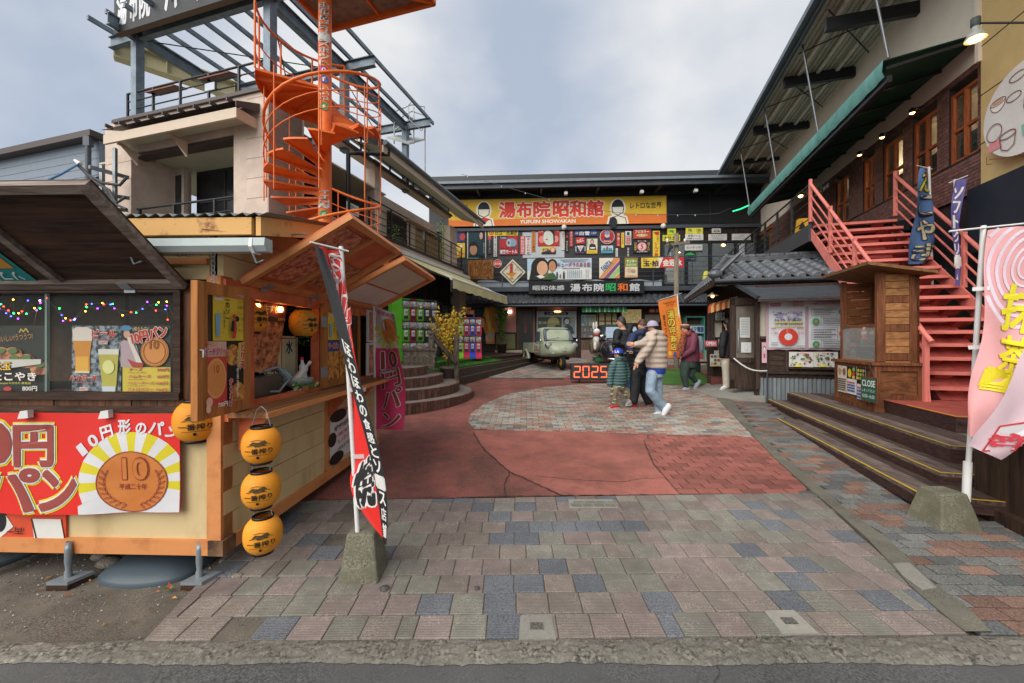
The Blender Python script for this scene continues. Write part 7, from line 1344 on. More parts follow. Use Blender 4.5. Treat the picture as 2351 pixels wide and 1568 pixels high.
g=G();x=L2.x(l5(600,0)[0]);L2.box(g,x-.55,x+.75,zbnd+hr*.86,zbnd+hr*.9,-.05,.2,MATS['ledge_wood']);L2.box(g,x+.6,x+.7,zbnd+hr*.5,zbnd+hr*.86,0,.03,m_zinc);tag(g.obj('drink_ledge'),'weathered ledge shelf on the plaza side railing','shelf')
g=G();rr=random.Random(31)
for(u,v,n_)in((905,560,260),(1018,545,420)):
 x,z=L2.hit(u,v,-.3)
 for k in range(n_):
  p=L2.at(x+rr.gauss(0,.16),z+rr.uniform(-.75,.6),-.3+rr.gauss(0,.12));a=rr.uniform(0,6.28);s_=.05;g.add([p,p+V((s_*cos(a),.01,s_*sin(a))),p+V((s_*.7*cos(a+.9),-.01,s_*.7*sin(a+.9)))],[(0,1,2)],pc(rr.choice(('#6f8f4a','#557a35','#87a05a'))))
 if u<950:tag(g.obj('potted_plant'),'thin green plant behind the black rain pipe','plant');g=G()
g.tube([L2.at(x,z-.9,-.3),L2.at(x+.03,z+.5,-.3)],.015,pc('#6a5a40'),5);tag(g.obj('potted_plant'),'airy green bamboo plant on the plaza side balcony','plant')
board('exit_notice',fpanel(L2,796,468,824,492,.1),'#c9cfc9',[('t','展望台への',.3,.15,.95,.4,'#2f7a5a'),('t','立入禁止',.3,.45,.9,.7,'#2f7a5a'),('w',.3,.78,.9,.86,'#b05050'),('l',[(.1,.2),(.1,.7),(.2,.45)],.01,'#2f7a5a')],'white and green notice behind the spiral stairs','notice')
g=G();p=L2.at(L2.x(786,.1),L2.z(786,434,.1),-.5);g.ball(p,.1,.1,.08,pc('#1c1d1f',.3));g.lathe([(.07,.06),(.05,.14)],p,m_white,10);tag(g.obj('dome_camera'),'black dome security camera under the balcony ceiling','camera')
# ground floor shop: glazing and dark frames
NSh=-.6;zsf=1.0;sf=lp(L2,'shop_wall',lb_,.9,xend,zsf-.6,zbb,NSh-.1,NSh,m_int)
for u in(905,925,960,985,1010,1040):lp(L2,'shop_mullion',sf,L2.x(u,NSh)-.05,L2.x(u,NSh)+.05,zsf,zbb-.1,NSh,NSh+.08,m_bk)
lp(L2,'shop_transom',sf,.9,xend,zsf+2.05,zsf+2.15,NSh,NSh+.075,m_bk)
for a,b in((905,925),(925,960),(960,985),(985,1010),(1010,1040)):lp(L2,'shop_pane',sf,L2.x(a,NSh)+.06,L2.x(b,NSh)-.06,zsf,zsf+2.05,NSh+.03,NSh+.035,m_glass);lp(L2,'shop_blind',sf,L2.x(a,NSh)+.1,L2.x(a,NSh)+(L2.x(b,NSh)-L2.x(a,NSh))*.6,zsf,zsf+1.9,NSh+.005,NSh+.01,pc('#8f7f66',.9))
# cream awning
aw2=thing('cream_awning','cream fabric awning sloping out over the capsule machines','awning',L2.at(6,4.2));a0,a1,zt3,zf3,nf=4.6,10.1,4.28,3.42,1.75
g=G();nn=14;vs=[]
for i in range(nn+1):
 t=i/nn;vs+=[L2.at(a0+(a1-a0)*j/8,zt3+(zf3-zt3)*t-.05*sin(t*pi),.05+nf*t)for j in range(9)]
g.add(vs,[(i*9+j,i*9+j+1,(i+1)*9+j+1,(i+1)*9+j)for i in range(nn)for j in range(8)],mat('cream_fabric','#d8d0a0',rough=.8,var=.06,scale=2),True);g.obj('fabric',aw2)
g=G();vs=[]
for j in range(31):x=a0+(a1-a0)*j/30;vs+=[L2.at(x,zf3-.03,nf+.09),L2.at(x,zf3-.30+.02*sin(j*1.7),nf+.10+.02*sin(j*1.1))]
g.add(vs,[(2*j,2*j+1,2*j+3,2*j+2)for j in range(30)],MATS['cream_fabric'],True);g.obj('valance',aw2)
g=G();g.tube([L2.at(a0-.02,zf3,nf+.05),L2.at(a1+.02,zf3,nf+.05)],.05,m_white,8);g.obj('front_bar',aw2);lp(L2,'cassette',aw2,a0,a1,zt3-.02,zt3+.1,.0,.14,m_white)
for x in(a0+.6,a1-.6):g=G();g.tube([L2.at(x,zt3-.25,.05),L2.at(x+.7,zt3-.45,.9),L2.at(x,zf3-.02,nf)],.03,m_white,8);g.obj('folding_arm',aw2)

# roof terrace railings, posts, steel pergola
tr=thing('terrace_railing','dark bar railing around the roof terrace','railing',FL1.at(-2,zP));hT=FL1.z(*l4(1075,382))-zP
for k in range(4):
 z=zP+hT*(.1+.3*k);g=G();g.tube([FL1.at(FL1.x(280),z,-.1),FL1.at(-.05,z,-.1)],.014 if k<3 else .022,m_bk,6);g.obj('rail',tr);g=G();g.tube([L2.at(1.6,z,-.1),L2.at(xend-1.2,z,-.1)],.014 if k<3 else .022,m_bk,6);g.obj('rail',tr)
for k in range(6):x=FL1.x(281)+(-.05-FL1.x(281))*k/5;lp(FL1,'post',tr,x-.02,x+.02,zP,zP+hT,-.12,-.08,m_bk)
for k in range(6):x=1.6+(xend-2.85)*k/5;lp(L2,'post',tr,x-.02,x+.02,zP,zP+hT,-.12,-.08,m_bk)
for i,(a,b)in enumerate(((300,490),(655,860))):
 x0,x1=FL1.x(l4(a,0)[0]),FL1.x(l4(b,0)[0]);z=zP+hT*.86;g=G();g.hexa([FL1.at(x0,z-.06,.0),FL1.at(x1,z-.06,.0),FL1.at(x1,z+.04,-.3),FL1.at(x0,z+.04,-.3),FL1.at(x0,z-.03,.0),FL1.at(x1,z-.03,.0),FL1.at(x1,z+.07,-.3),FL1.at(x0,z+.07,-.3)],wood('red_ledge','#8a5a4a','#5f3c30',axis='x'));tag(g.obj('rail_ledge'),['brown drink ledge on the left part of the terrace railing','brown drink ledge near the middle of the terrace railing'][i],'shelf')
board('blank_notice',fpanel(FL1,470,190,492,207,.0),'#b9c3cf',[],'plain white plate on the terrace railing between the ledges','notice')
zS=FL1.z(298,75);pg=thing('steel_pergola','grey galvanised steel frame standing open over the roof terrace','pergola',FL1.at(-2,zP))
def col_(p,z0,z1,w=.17):g=G();g.beam(p+V((0,0,z0)),p+V((0,0,z1)),w,w,m_gst,up=dA);g.obj('column',pg)
xlc=FL1.x(298);col_(FL1.at(xlc,0,-.15),zP-.1,zS);col_(FL1.at(-.12,0,-.15),zP-.1,zS);x2a,x2b=L2.x(791,-.15),L2.x(931,-.15);col_(L2.at(x2a,0,-.15),zP-.2,zS);col_(L2.at(x2b,0,-.15),zP-.2,zS);col_(FL1.at(xlc,0,-x2a),zP,zS);col_(FL1.at(xlc,0,-x2b),zP,zS)
def gird(a,b,h=.24,w=.12,name='beam',m=m_gst):
 g=G();up=V((0,0,h/2));g.beam(a+up,b+up,w,.02,m);g.beam(a-up,b-up,w,.02,m);g.beam(a,b,.018,h,m);return g.obj(name,pg)
zz_=zS+.05
gird(FL1.at(xlc-.9,zz_,-.15),FL1.at(.7,zz_,-.15));gird(FL1.at(xlc-.5,zz_,-x2a),FL1.at(.75,zz_,-x2a));gird(FL1.at(xlc-.5,zz_,-x2b),FL1.at(.75,zz_,-x2b));gird(L2.at(-.6,zz_-.02,-.15),L2.at(x2b+.3,zz_-.02,-.15));gird(FL1.at(xlc,zz_-.02,.4),FL1.at(xlc,zz_-.02,-x2b-.4))
nr_=9
for k in range(nr_+1):
 x=xlc-.75+(.62-xlc+.75)*k/nr_;g=G();g.beam(FL1.at(x,zz_+.2,.35),FL1.at(x,zz_+.2,-x2b-.45),.055,.10,m_gst);g.obj('rafter',pg)
m_rst=mat('rusty_cream','#c2bb98',hex2='#8a5a2c',rough=.7,scale=6,lo=.25,hi=.38);a=px(262,112,9.5);gdir=V((sin(R_(47)),cos(R_(47)),0));b=a+gdir*5.2;g=G()
g.beam(a,b,.03,.42,m_rst);g.beam(a+V((0,0,.21)),b+V((0,0,.21)),.26,.03,m_rst);g.beam(a-V((0,0,.21)),b-V((0,0,.21)),.26,.03,m_rst);pgd=g.obj('plate_girder',pg)
for k in range(12):g=G();p=a.lerp(b,k/11);g.beam(p+V((0,0,-.2)),p+V((0,0,.2)),.2,.02,m_rst,up=gdir);g.obj('stiffener',pgd)
for(a,b)in((FL1.at(xlc,zz_-.1,-.15),FL1.at(-.1,zz_-.1,-x2a)),(FL1.at(-.15,zz_-.2,-.2),FL1.at(xlc+2.4,zP+.1,-2.4)),(L2.at(x2a,zz_-.2,-.2),L2.at(x2b,zP+.2,-.2))):g=G();g.tube([a,b],.013,m_bk,5);g.obj('tie_rod',pg)
# black sign on the pergola
P_=Panel(FL1.at(FL1.x(262,.2),FL1.z(262,78,.2)+1.05,.2),FL1.r*(FL1.x(660,.2)-FL1.x(262,.2)),V((0,0,-1.05)));bsn=thing('roof_sign','black roof sign with white characters at the top left','sign',P_.p(.5,1));board('sign_board',P_,'#24272b',[],'','',parent=bsn,thick=.12,edge='#6b5a48')
for i,(ch,a,b)in enumerate((('湯',.02,.085),('布',.10,.155),('院',.17,.235),('ハ',.33,.40),('ウ',.5,.57),('ス',.67,.74))):g=G();put_text(g,P_,ch,a,.08,b,.86,pc('#c9ccce'),.006,.02);g.obj('letter',bsn)

# ------------------------------------------------------------------ orange spiral stairs
SC=V(((746-CU)/F*7.3,7.3,0));SR=.96;ss=thing('spiral_stairs','bright orange steel spiral staircase around a thick lettered pole','stairs',SC+V((0,0,gz(7.3))));zpl=H0+579*7.3/F;pitch=2.33;nt_=15;AZ0=R_(124)
zcan=1.62+7.18*.924
g=G();g.lathe([(.115,gz(7.3)),(.115,zcan)],SC,m_org,24);pole=g.obj('pole',ss)
def sp_(az,r,z):return SC+V((r*cos(az),r*sin(az),z))
z_plat_az=pi  # platform on the left
k=0
while True:
 k+=1;az=AZ0-k*2*pi/nt_;z=zpl-k*pitch/nt_
 if z<gz(7.3)+.1:break
 da=2*pi/nt_*.50;g=G();a,b=az-da,az+da;th=.03
 top=[sp_(az-.25,.11,z)]+[sp_(a+(b-a)*i/4,SR,z)for i in range(5)]+[sp_(az+.25,.11,z)]
 g.prism([p-V((0,0,th))for p in top],(0,0,th),m_org);t_=g.obj('tread',ss)
 g=G();g.prism([sp_(a+.02,SR-.02,z-.03),sp_(az-.22,.12,z-.03),sp_(az-.22,.12,z-.12),sp_(a+.02,SR-.02,z-.045)],V((cos(az),sin(az),0)).cross(V((0,0,1)))*.012,m_org);g.obj('tread_riser',t_)
 if k%2==0:g=G();p=sp_(az,SR-.01,z-.25);g.tube([p,p+V((0,0,1.2))],.012,m_org,5);g.obj('baluster',ss)
nst_=k
for j,(h,r_)in enumerate(((.92,.026),(.62,.010),(.34,.010))):
 g=G();pts=[]
 for i in range(nst_*2):
  kk_=i/2+.5;az=AZ0-kk_*2*pi/nt_;pts.append(sp_(az,SR,zpl-kk_*pitch/nt_+h))
 g.tube(pts,r_,m_org,6);g.obj('helix_rail',ss)
for kx in range(8):  # tall outer guard bars
 az=R_(-70+kx*45);g=G();p=sp_(az,SR+.01,zpl-2.2);g.tube([p,p+V((0,0,2.0))],.010,m_org,5);g.obj('guard_bar',ss)
 # top platform with ring guard
g=G();arc=[sp_(R_(95+i*8.2),SR+.12,zpl)for i in range(15)];poly=[SC+V((0,0,zpl))]+arc;g.prism([p-V((0,0,.04))for p in poly],(0,0,.04),m_org);pf_=g.obj('platform',ss)
for i in range(14):g=G();g.prism([arc[i]-V((0,0,.04)),arc[i+1]-V((0,0,.04)),arc[i+1]-V((0,0,.2)),arc[i]-V((0,0,.2))],(arc[i]-SC).normalized()*.01,m_org);g.obj('platform_skirt',pf_)
for i in(2,6,10,13):g=G();c=SC+V((0,0,zpl-.04));g.prism([c.lerp(arc[i]-V((0,0,.04)),.1),arc[i]-V((0,0,.04)),arc[i]-V((0,0,.12)),c.lerp(arc[i]-V((0,0,.3)),.1)],(0.012,.006,0),m_org);g.obj('platform_gusset',pf_)
for h in(.3,.6,1.12):g=G();g.tube([p+V((0,0,h))for p in arc],.022 if h>1 else .012,m_org,6);g.obj('platform_rail',ss)
for i in(0,4,8,12,14):g=G();g.tube([arc[i],arc[i]+V((0,0,1.12))],.018,m_org,6);g.obj('platform_post',ss)
# canopy on top
cy=thing('spiral_canopy','orange framed square roof on top of the spiral stair pole','roof',SC+V((0,0,zcan)));K=V((-3.91,8.5,zcan));cw_=2.5
g=G();q=[K,K+nA*cw_,K+nA*cw_-dA*cw_,K-dA*cw_];g.prism([p+V((0,0,.03))for p in q],(0,0,.05),mat('canopy_board','#a08a7c',hex2='#7c6a60',rough=.9,scale=6));g.obj('deck',cy)
for i in range(4):g=G();g.beam(q[i]+V((0,0,-.02)),q[(i+1)%4]+V((0,0,-.02)),.05,.14,m_org);g.obj('edge_beam',cy)
for i in range(4):g=G();g.beam(SC+V((0,0,zcan-.02)),q[i]+V((0,0,-.01)),.05,.12,m_org);g.obj('radial_beam',cy)
g=G();g.beam((q[0]+q[1])/2,(q[2]+q[3])/2,.04,.08,m_org);g.obj('cross_beam',cy)
# white writing and round badges on the pole
class PoleP(Panel):
 def p(s,x,y,d=0.0):ang=R_(-92+0)+(x-.5)*1.3+.52-.0;return SC+V(((.127+d*.5)*cos(ang),(.127+d*.5)*sin(ang),s.z0+(s.z1-s.z0)*y))
PP=PoleP(SC,V((.15,0,0)),V((0,0,-1)));yy=lambda v:H0-(v-HV)*7.18/F
def poletext(body,v0,v1,m,w=1.1):
 n=len(body);g=G()
 for i,ch in enumerate(body):
  PP.z0,PP.z1=yy(v0+(v1-v0)*i/n),yy(v0+(v1-v0)*(i+.88)/n);PP.D=V((0,0,PP.z1-PP.z0));put_text(g,PP,ch,.5-w/2-.15,0,.5+w/2-.15,1,m,.003,.035)
 return g.obj('lettering',ss)
poletext('由布岳ビュースポット',4,152,pc('#d9d6d0'));poletext('いいね',196,230,pc('#d9d6d0'));poletext('イイヨ~',435,478,pc('#d9d6d0'))
for v,h,ch in((160,'#c03a8a','◎'),(181,'#2f5fb5','f'),(243,'#2fa05a','★'),(492,'#2fa05a','✌')):
 g=G();PP.z0,PP.z1=yy(v-9),yy(v+9);PP.D=V((0,0,PP.z1-PP.z0));prints(g,PP,[('c',.35,.5,.5,.5,h)],d=.003);put_text(g,PP,ch,.15,.22,.55,.8,pc('#e3e0da'),.006,.02);g.obj('badge',ss)
 # white ladder cage at the far terrace end
lc=thing('ladder_platform','pale steel platform with ladder cage at the far end of the terrace','platform',L2.at(x2b+.4,zP));Yq=12.8;m_pl=pc('#b5b9b6',.5)
A=px(870,305,Yq);A=V((A.x,A.y,0));zpf=px(955,322,Yq).z
for k in range(3):g=G();g.tube([px(905,300-k*22,Yq),px(945,270-k*15,Yq+.2),px(975,285-k*20,Yq+.4),px(975,322-k*20,Yq+.4)],.022,m_pl,6);g.obj('cage_ring',lc)
for(u,v0,v1)in((905,250,330),(925,248,332),(950,245,330),(976,262,420)):g=G();g.tube([px(u,v0,Yq+.2),px(u,v1,Yq+.2)],.02,m_pl,6);g.obj('upright',lc)
g=G();g.prism([px(888,318,Yq),px(940,332,Yq),px(975,322,Yq+.8),px(930,312,Yq+.8)],(0,0,.06),m_pl);g.obj('grating',lc);g=G();g.tube([px(937,242,Yq),px(946,232,Yq),px(975,262,Yq),px(976,288,Yq),px(968,300,Yq),px(940,275,Yq),px(937,242,Yq)],.018,m_pl,6);g.obj('mesh_hoop',lc)
# far left grey building and electric brackets
gb_=thing('grey_building','blue grey clad building at the far left edge','building',V((-11,11.5,gz(11))));FG=Frame((-5.19-3.6,9.9),-dA);xq=FG.x(228);m_gs=mat('blue_grey_siding','#7d8894',rough=.7,var=.06)
zt4=FG.z(228,322);lp(FG,'wall',gb_,xq-7,xq,zt4-.95,zt4,-.2,0,m_gs);lp(FG,'eave_gutter',gb_,xq-7,xq+.1,zt4,zt4+.16,-.3,.25,m_brn);lp(FG,'recess',gb_,xq-7,xq,gz(10),zt4-.95,-1.2,-1.0,mat('ochre_wall','#b5926a',rough=.85,var=.1))
for k in range(4):x=xq-.15-k*1.7;lp(FG,'pillar',gb_,x-.3,x,gz(10),zt4-.95,-.3,0,m_gs)
for k in range(4):lp(FG,'cladding_joint',gb_,xq-7,xq,zt4-.25-k*.22,zt4-.24-k*.22,0,.004,pc('#4a525a'))
g=G();p=FG.at(xq-.05,zt4,.2);g.box(p.x-.08,p.x+.08,p.y-.06,p.y+.06,p.z-.25,p.z,m_dsteel);g.tube([p+V((0,0,-.2)),p+V((0,0,-2.5))],.06,m_dsteel,10);g.obj('downpipe',gb_)
br=thing('power_bracket','steel cable brackets with grey and blue cables at the left building edge','bracket',px(240,440,8.6));zq=m_zinc
for(u0,v0,u1,v1)in((205,383,295,408),(205,442,296,455),(262,480,290,483)):g=G();g.beam(px(u0,v0,8.3),px(u1,v1,8.9),.07,.07,zq);g.obj('arm',br)
for u in(234,264):g=G();g.beam(px(u,340 if u>250 else 380,8.6),px(u,500,8.6),.06,.06,zq);g.obj('upright',br)
for pts in(((178,378),(200,400),(235,420),(275,425),(290,408)),((182,380),(215,415),(250,436),(268,470),(290,480)),((240,430),(262,470),(288,452))):g=G();g.tube([px(u,v,8.5)for u,v in pts],.03,pc('#4a4c4d'),6);g.obj('cable',br)
g=G();g.tube([px(178,378,8.5),px(140,400,7.5),px(92,422,6.5)],.02,pc('#2f6a9a'),6);g.obj('cable',br);g=G();g.tube([px(172,368,8.5),px(184,377,8.5)],[.03,.05],m_white,8);g.obj('insulator',br)
# string-light wires
sw_=thing('overhead_wire','thin string light wire sagging across the courtyard','wire',px(1400,440,14));W0,W1=px(1060,400,15.5),px(1718,470,15)
pts=[px(1060,400,15.5),px(1130,420,15),px(1240,452,14.5),px(1345,478,14.5),px(1440,491,14.5),px(1540,493,14.5),px(1620,492,14.5)];g=G();g.tube(pts,.008,m_dsteel,4);g.obj('cable',sw_)
for i in range(len(pts)-1):
 for t in(.2,.7):g=G();g.ball(pts[i].lerp(pts[i+1],t)-V((0,0,.03)),.018,.018,.03,pc('#c9cbc6',.3),6,5);g.obj('bulb',sw_)
g=G();g.tube([px(1620,492,14.5),px(1650,490,13.5),px(1678,478,12.5)],.008,m_dsteel,4);g.tube([px(1683,485,12.5),px(1700,480,12),px(1718,472,11.5)],.02,mat('green_led','#2fd08a',emit=.6,var=0),6);g.obj('green_tube',sw_)
# ------------------------------------------------------------------ round brick steps, planted deck, capsule machines
TC=V((-2.95,8.75,0));cs_=thing('round_steps','half round brick steps with worn tops beside the stall','steps',TC+V((0,0,gz(7))));tiers=[(2.1,.49),(1.78,.67),(1.42,.85),(1.06,1.03)]
m_bst=[mat('step_brick_a','#7c5a4c',hex2='#563c33',rough=.8,scale=8),mat('step_brick_b','#6a4c41',hex2='#4a342c',rough=.8,scale=8)];m_stp=speckle('step_top','#8a8078','#5c544d',90,big='#9a9188',bigscale=4)
for k,(r,z)in enumerate(tiers):
 zb=gz(6)if k==0 else tiers[k-1][1]-.01;g=G();n=40;arc=[TC+V(((r-.05)*cos(R_(-150+i*5)),(r-.05)*sin(R_(-150+i*5)),z))for i in range(n+1)]
 g.prism([p+V((0,0,zb-z-.05))for p in arc],(0,0,z-zb+.05),m_stp);o=g.obj('step',cs_);nbk=int(r*3.4/.075);w_=3.4/nbk
 for i in range(nbk):
  a=R_(-150)+i*w_;b=a+w_*.9
  if-1.9>a:continue
  g=G();q=[TC+V((rr_*cos(t),rr_*sin(t),0))for rr_,t in((r-.06,a),(r,a),(r,b),(r-.06,b))];zt=z+random.uniform(.0,.006);q2=[p+V((0,0,max(zb,gz(p.y)-.03)))for p in q];g.hexa(q2+[V((p.x,p.y,zt))for p in q],random.choice(m_bst));g.obj('brick',o)
  # deck with artificial grass
D0,D1=V((-1.36,10.1,0)),V((1.38,16.9,0));dd=(D1-D0).normalized();nd=V((-dd.y,dd.x,0));dkl=thing('grass_deck','raised deck with artificial grass and dark timber edge beams','deck',D0+V((0,0,gz(10))))
def dpt(s,n,z):return D0+dd*s+nd*n+V((0,0,z))
LD=(D1-D0).length
def dbox(name,s0,s1,n0,n1,z0,z1,m,z1b=None,parent=None):z1b=z1 if z1b is None else z1b;g=G();g.hexa([dpt(s0,n0,z0),dpt(s1,n0,z0),dpt(s1,n1,z0),dpt(s0,n1,z0),dpt(s0,n0,z1),dpt(s1,n0,z1b),dpt(s1,n1,z1b),dpt(s0,n1,z1)],m);return g.obj(name,parent or dkl)
m_bm=wood('edge_beam_wood','#5f544a','#352b25',axis='y',scale=3)
dbox('edge_beam',-.4,LD,0,.14,.3,.62,m_bm,.80);dbox('edge_beam',-.4,LD-.6,.14,.30,.4,.84,m_bm,.90)
dbox('grass_step',-.4,3.4,.28,.75,.3,.86,m_turf,.92);dbox('grass_top',-.4,3.6,.75,4.5,.3,1.01,m_turf);dbox('timber_top',3.6,LD+1.5,.55,5,.3,1.02,m_dkf);dbox('timber_step',3.4,LD,.28,.56,.3,.92,m_dkf)
g=G();rr=random.Random(41)
for i in range(5200):  # blades along the visible grass edges
 s_=rr.uniform(-.4,3.5);k=rr.random();n_,z_=(rr.uniform(.72,.85),1.005)if k<.5 else(rr.uniform(.27,.75),.865+.02*s_)if k<.8 else(.74,rr.uniform(.88,1.0));p=dpt(s_,n_,z_);a=rr.uniform(0,6.28);g.add([p+V((-.006,0,0)),p+V((.006,0,0)),p+V((.02*cos(a),.02*sin(a)-.012,.035))],[(0,1,2)],pc(rr.choice(('#4f8a35','#3c7328','#659a48'))))
stuff(g.obj('grass_blades',dkl))
# wooden planter and rail
pl_=thing('wood_planter','weathered timber planter box with slanted handrail on the steps','planter',px(965,845,9.0));Yp=9.0
def pxb(name,u0,v0,u1,v1,Y,dep,m,parent):a=px(u0,v1,Y);b=px(u1,v0,Y);g=G();g.box(a.x,b.x,Y,Y+dep,a.z,b.z,m);return g.obj(name,parent)
m_plw=mat('planter_wood','#6a6055',hex2='#39332c',rough=.85,scale=5,stretch=(4,4,1))
for k in range(3):pxb('board',925,804+k*15,998,818+k*15,Yp,.08,m_plw,pl_)
pxb('cap',920,800,1003,805,Yp-.03,.3,m_plw,pl_);pxb('post',984,764,996,806,Yp,.1,m_plw,pl_);pxb('rail_cap',980,760,1006,766,Yp-.02,.14,m_plw,pl_);pxb('post',1042,768,1053,885,9.6,.1,m_plw,pl_)
g=G();g.beam(px(992,770,Yp),px(1046,832,9.55),.05,.11,m_plw);g.obj('handrail',pl_)
# potted shrubs
def leafy(name,label,base,pot_r,pot_h,pot_m,stems,spread,h0,h1,nleaf,cols,ls,fan=1.0):
 t=thing(name,label,'plant',base);g=G();g.lathe([(0,0.01),(pot_r*.7,0),(pot_r*.95,pot_h*.85),(pot_r*1.05,pot_h*.86),(pot_r*1.05,pot_h),(pot_r*.92,pot_h),(pot_r*.88,pot_h*.9),(0,pot_h*.9)],base,pot_m,20);g.obj('pot',t)
 rr=random.Random(len(label));g=G();gl_=G()
 for i in range(stems):
  a=rr.uniform(0,6.28);r=rr.uniform(.2,1)*spread;p0=base+V((0,0,pot_h*.9));h=rr.uniform(h0,h1);p2=p0+V((r*cos(a),r*sin(a)*.8,h));p1=p0.lerp(p2,.5)+V((-r*.35*cos(a)*fan,0,h*.05));g.tube([p0,p1,p2],[.010,.007,.003],pc('#6a5238'),5)
  for k in range(nleaf):
   tt=rr.uniform(.25,1.0);c=(p0.lerp(p1,tt*2)if tt<.5 else p1.lerp(p2,tt*2-1))+V((rr.gauss(0,.035),rr.gauss(0,.035),rr.gauss(0,.03)));b=rr.uniform(0,6.28);s_=ls*rr.uniform(.6,1.2);d=V((cos(b),rr.uniform(-.6,.6),sin(b)*.8+.2)).normalized();q=d.cross(V((rr.uniform(-1,1),1,rr.uniform(-1,1)))).normalized()*s_*.3
   gl_.add([c,c+d*s_*.5+q,c+d*s_,c+d*s_*.5-q],[(0,1,2,3)],pc(rr.choice(cols),.5))
 g.obj('stems',t);stuff(gl_.obj('leaves',t));return t
leafy('potted_shrub','yellow leaved shrub in a brown pot beside the round steps',V((-1.56,9.75,.62)),.21,.33,pc('#6f6259',.6),34,.48,.9,1.5,34,('#d6b02c','#c99f22','#b98f1e','#8f8a2c'),.08)
leafy('potted_shrub','narrow green shrub in a pot before the pink wall',FB.at(FB.x(1152,1.0),1.03,1.0),.24,.42,pc('#5a4a40',.6),30,.34,1.2,2.0,60,('#5a7a2c','#466a24','#7a8a34','#3a5a22'),.09)
# capsule machines
m_clr=glass('capsule_clear','#cfd6d2',.35,.08);CAP=[pc(h,.3)for h in('#d8d4c6','#c9a15f','#8fb0c9','#d89aa8','#b8433c')]
def machine(fr,x,z,w,h,hexc,label,rnd):
 t=thing('capsule_machine',label,'capsule machine',fr.at(x+w/2,z,.1),'capsule toy machines');m=mat('acrylic_'+hexc.lstrip('#'),hexc,rough=.25,var=.12,spec=.5)
 g=G();fr.box(g,x,x+w,z,z+h*.52,0,.26,m);g.obj('body',t);g=G();fr.box(g,x,x+w,z+h*.96,z+h,0,.26,m);fr.box(g,x,x+w,z+h*.52,z+h*.96,0,.03,m);g.obj('frame',t)
 g=G();c=fr.at(x+w*.5,z+h*.74,.15);R=Matrix((fr.r,fr.n,V((0,0,1)))).transposed()
 g.tube([fr.at(x+.01,z+h*.74,.16),fr.at(x+w-.01,z+h*.74,.16)],h*.20,m_clr,14);g.obj('drum',t)
 g=G()
 for k in range(9):g.ball(fr.at(x+w*rnd.uniform(.2,.8),z+h*rnd.uniform(.60,.84),.16+rnd.uniform(-.04,.08)),.035,.035,.035,rnd.choice(CAP),7,5)
 stuff(g.obj('capsules',t));g=G();fr.box(g,x+w*.28,x+w*.72,z+h*.2,z+h*.48,.26,.275,pc('#cfcfca',.4));g.tube([fr.at(x+w*.5,z+h*.36,.27),fr.at(x+w*.5,z+h*.36,.31)],.035,pc('#8f9294',.35),10);g.obj('dial_plate',t);g=G();fr.box(g,x+w*.2,x+w*.8,z+h*.03,z+h*.16,.255,.265,pc('#2a2c2e',.4));g.obj('chute',t)
rn=random.Random(77);FG1=Frame((-3.05,10.7),(.62,-.785));cw1=.205;C1=['#5aae30','#9c2a40','#56a830','#3a3d3a','#44463f'];rowsn=['bottom','middle','top'];pos=['far left','second','middle','fourth','far right']
for r in range(3):
 for c in range(5):machine(FG1,c*cw1,1.03+r*.56,cw1-.006,.55,C1[c],'%s row, %s capsule machine of the tall rack by the steps'%(rowsn[r],pos[c]),rn)
g=G();FG1.box(g,-.28,-.01,1.03,2.72,0,.27,mat('acrylic_5aae30','#5aae30'));tag(g.obj('rack_panel'),'bright green acrylic side panel of the tall capsule rack','panel')
FG2=Frame((-1.75,12.75),(.15,-.99));cw2=.19;C2=['#7fc828','#c0264a','#2a44b0','#c0264a']
for r in range(2):
 for c in range(4):machine(FG2,c*cw2,1.22+r*.55,cw2-.006,.54,C2[c],'%s row, %s capsule machine of the short rack behind the shrub'%(('lower','upper')[r],('leftmost','second','third','rightmost')[c]),rn)
for c in range(4):g=G();x=c*cw2;g.prism([FG2.at(x,1.01,0),FG2.at(x,1.01,.45),FG2.at(x,1.06,.45),FG2.at(x,1.21,.27),FG2.at(x,1.21,0)],FG2.r*(cw2-.006),mat('acrylic_'+C2[c].lstrip('#'),C2[c]));tag(g.obj('catch_tray'),'%s sloping catch tray of the short capsule rack'%('leftmost green','second, red','blue','rightmost red')[c],'tray')
# clothes rack with brown coat
hr_=thing('clothes_rack','clothes rack with black fringe and brown garments under the pent roof','rack',px(1085,818,15));g=G();g.tube([px(1064,722,15),px(1092,722,15)],.015,m_zinc,6);g.tube([px(1066,722,15),px(1066,820,15)],.015,m_zinc,6);g.obj('frame',hr_)
g=G();g.prism([px(1085,726,14.9),px(1094,730,14.9),px(1104,775,14.9),px(1101,803,14.9),px(1096,800,14.9),px(1093,765,14.9),px(1086,800,14.9),px(1080,790,14.9)],(0,.12,0),pc('#5a4238',.9));tag(g.obj('brown_coat'),'brown coat hanging at the right end of the clothes rack','coat');g=G()
for k in range(12):a=px(1063+k*2,722,14.95);g.tube([a,a+V((0,0,-.30-.04*(k%3)))],.022,pc('#1b1918',.9),5)
tag(g.obj('black_fringe'),'black fringed garment on the clothes rack','garment')

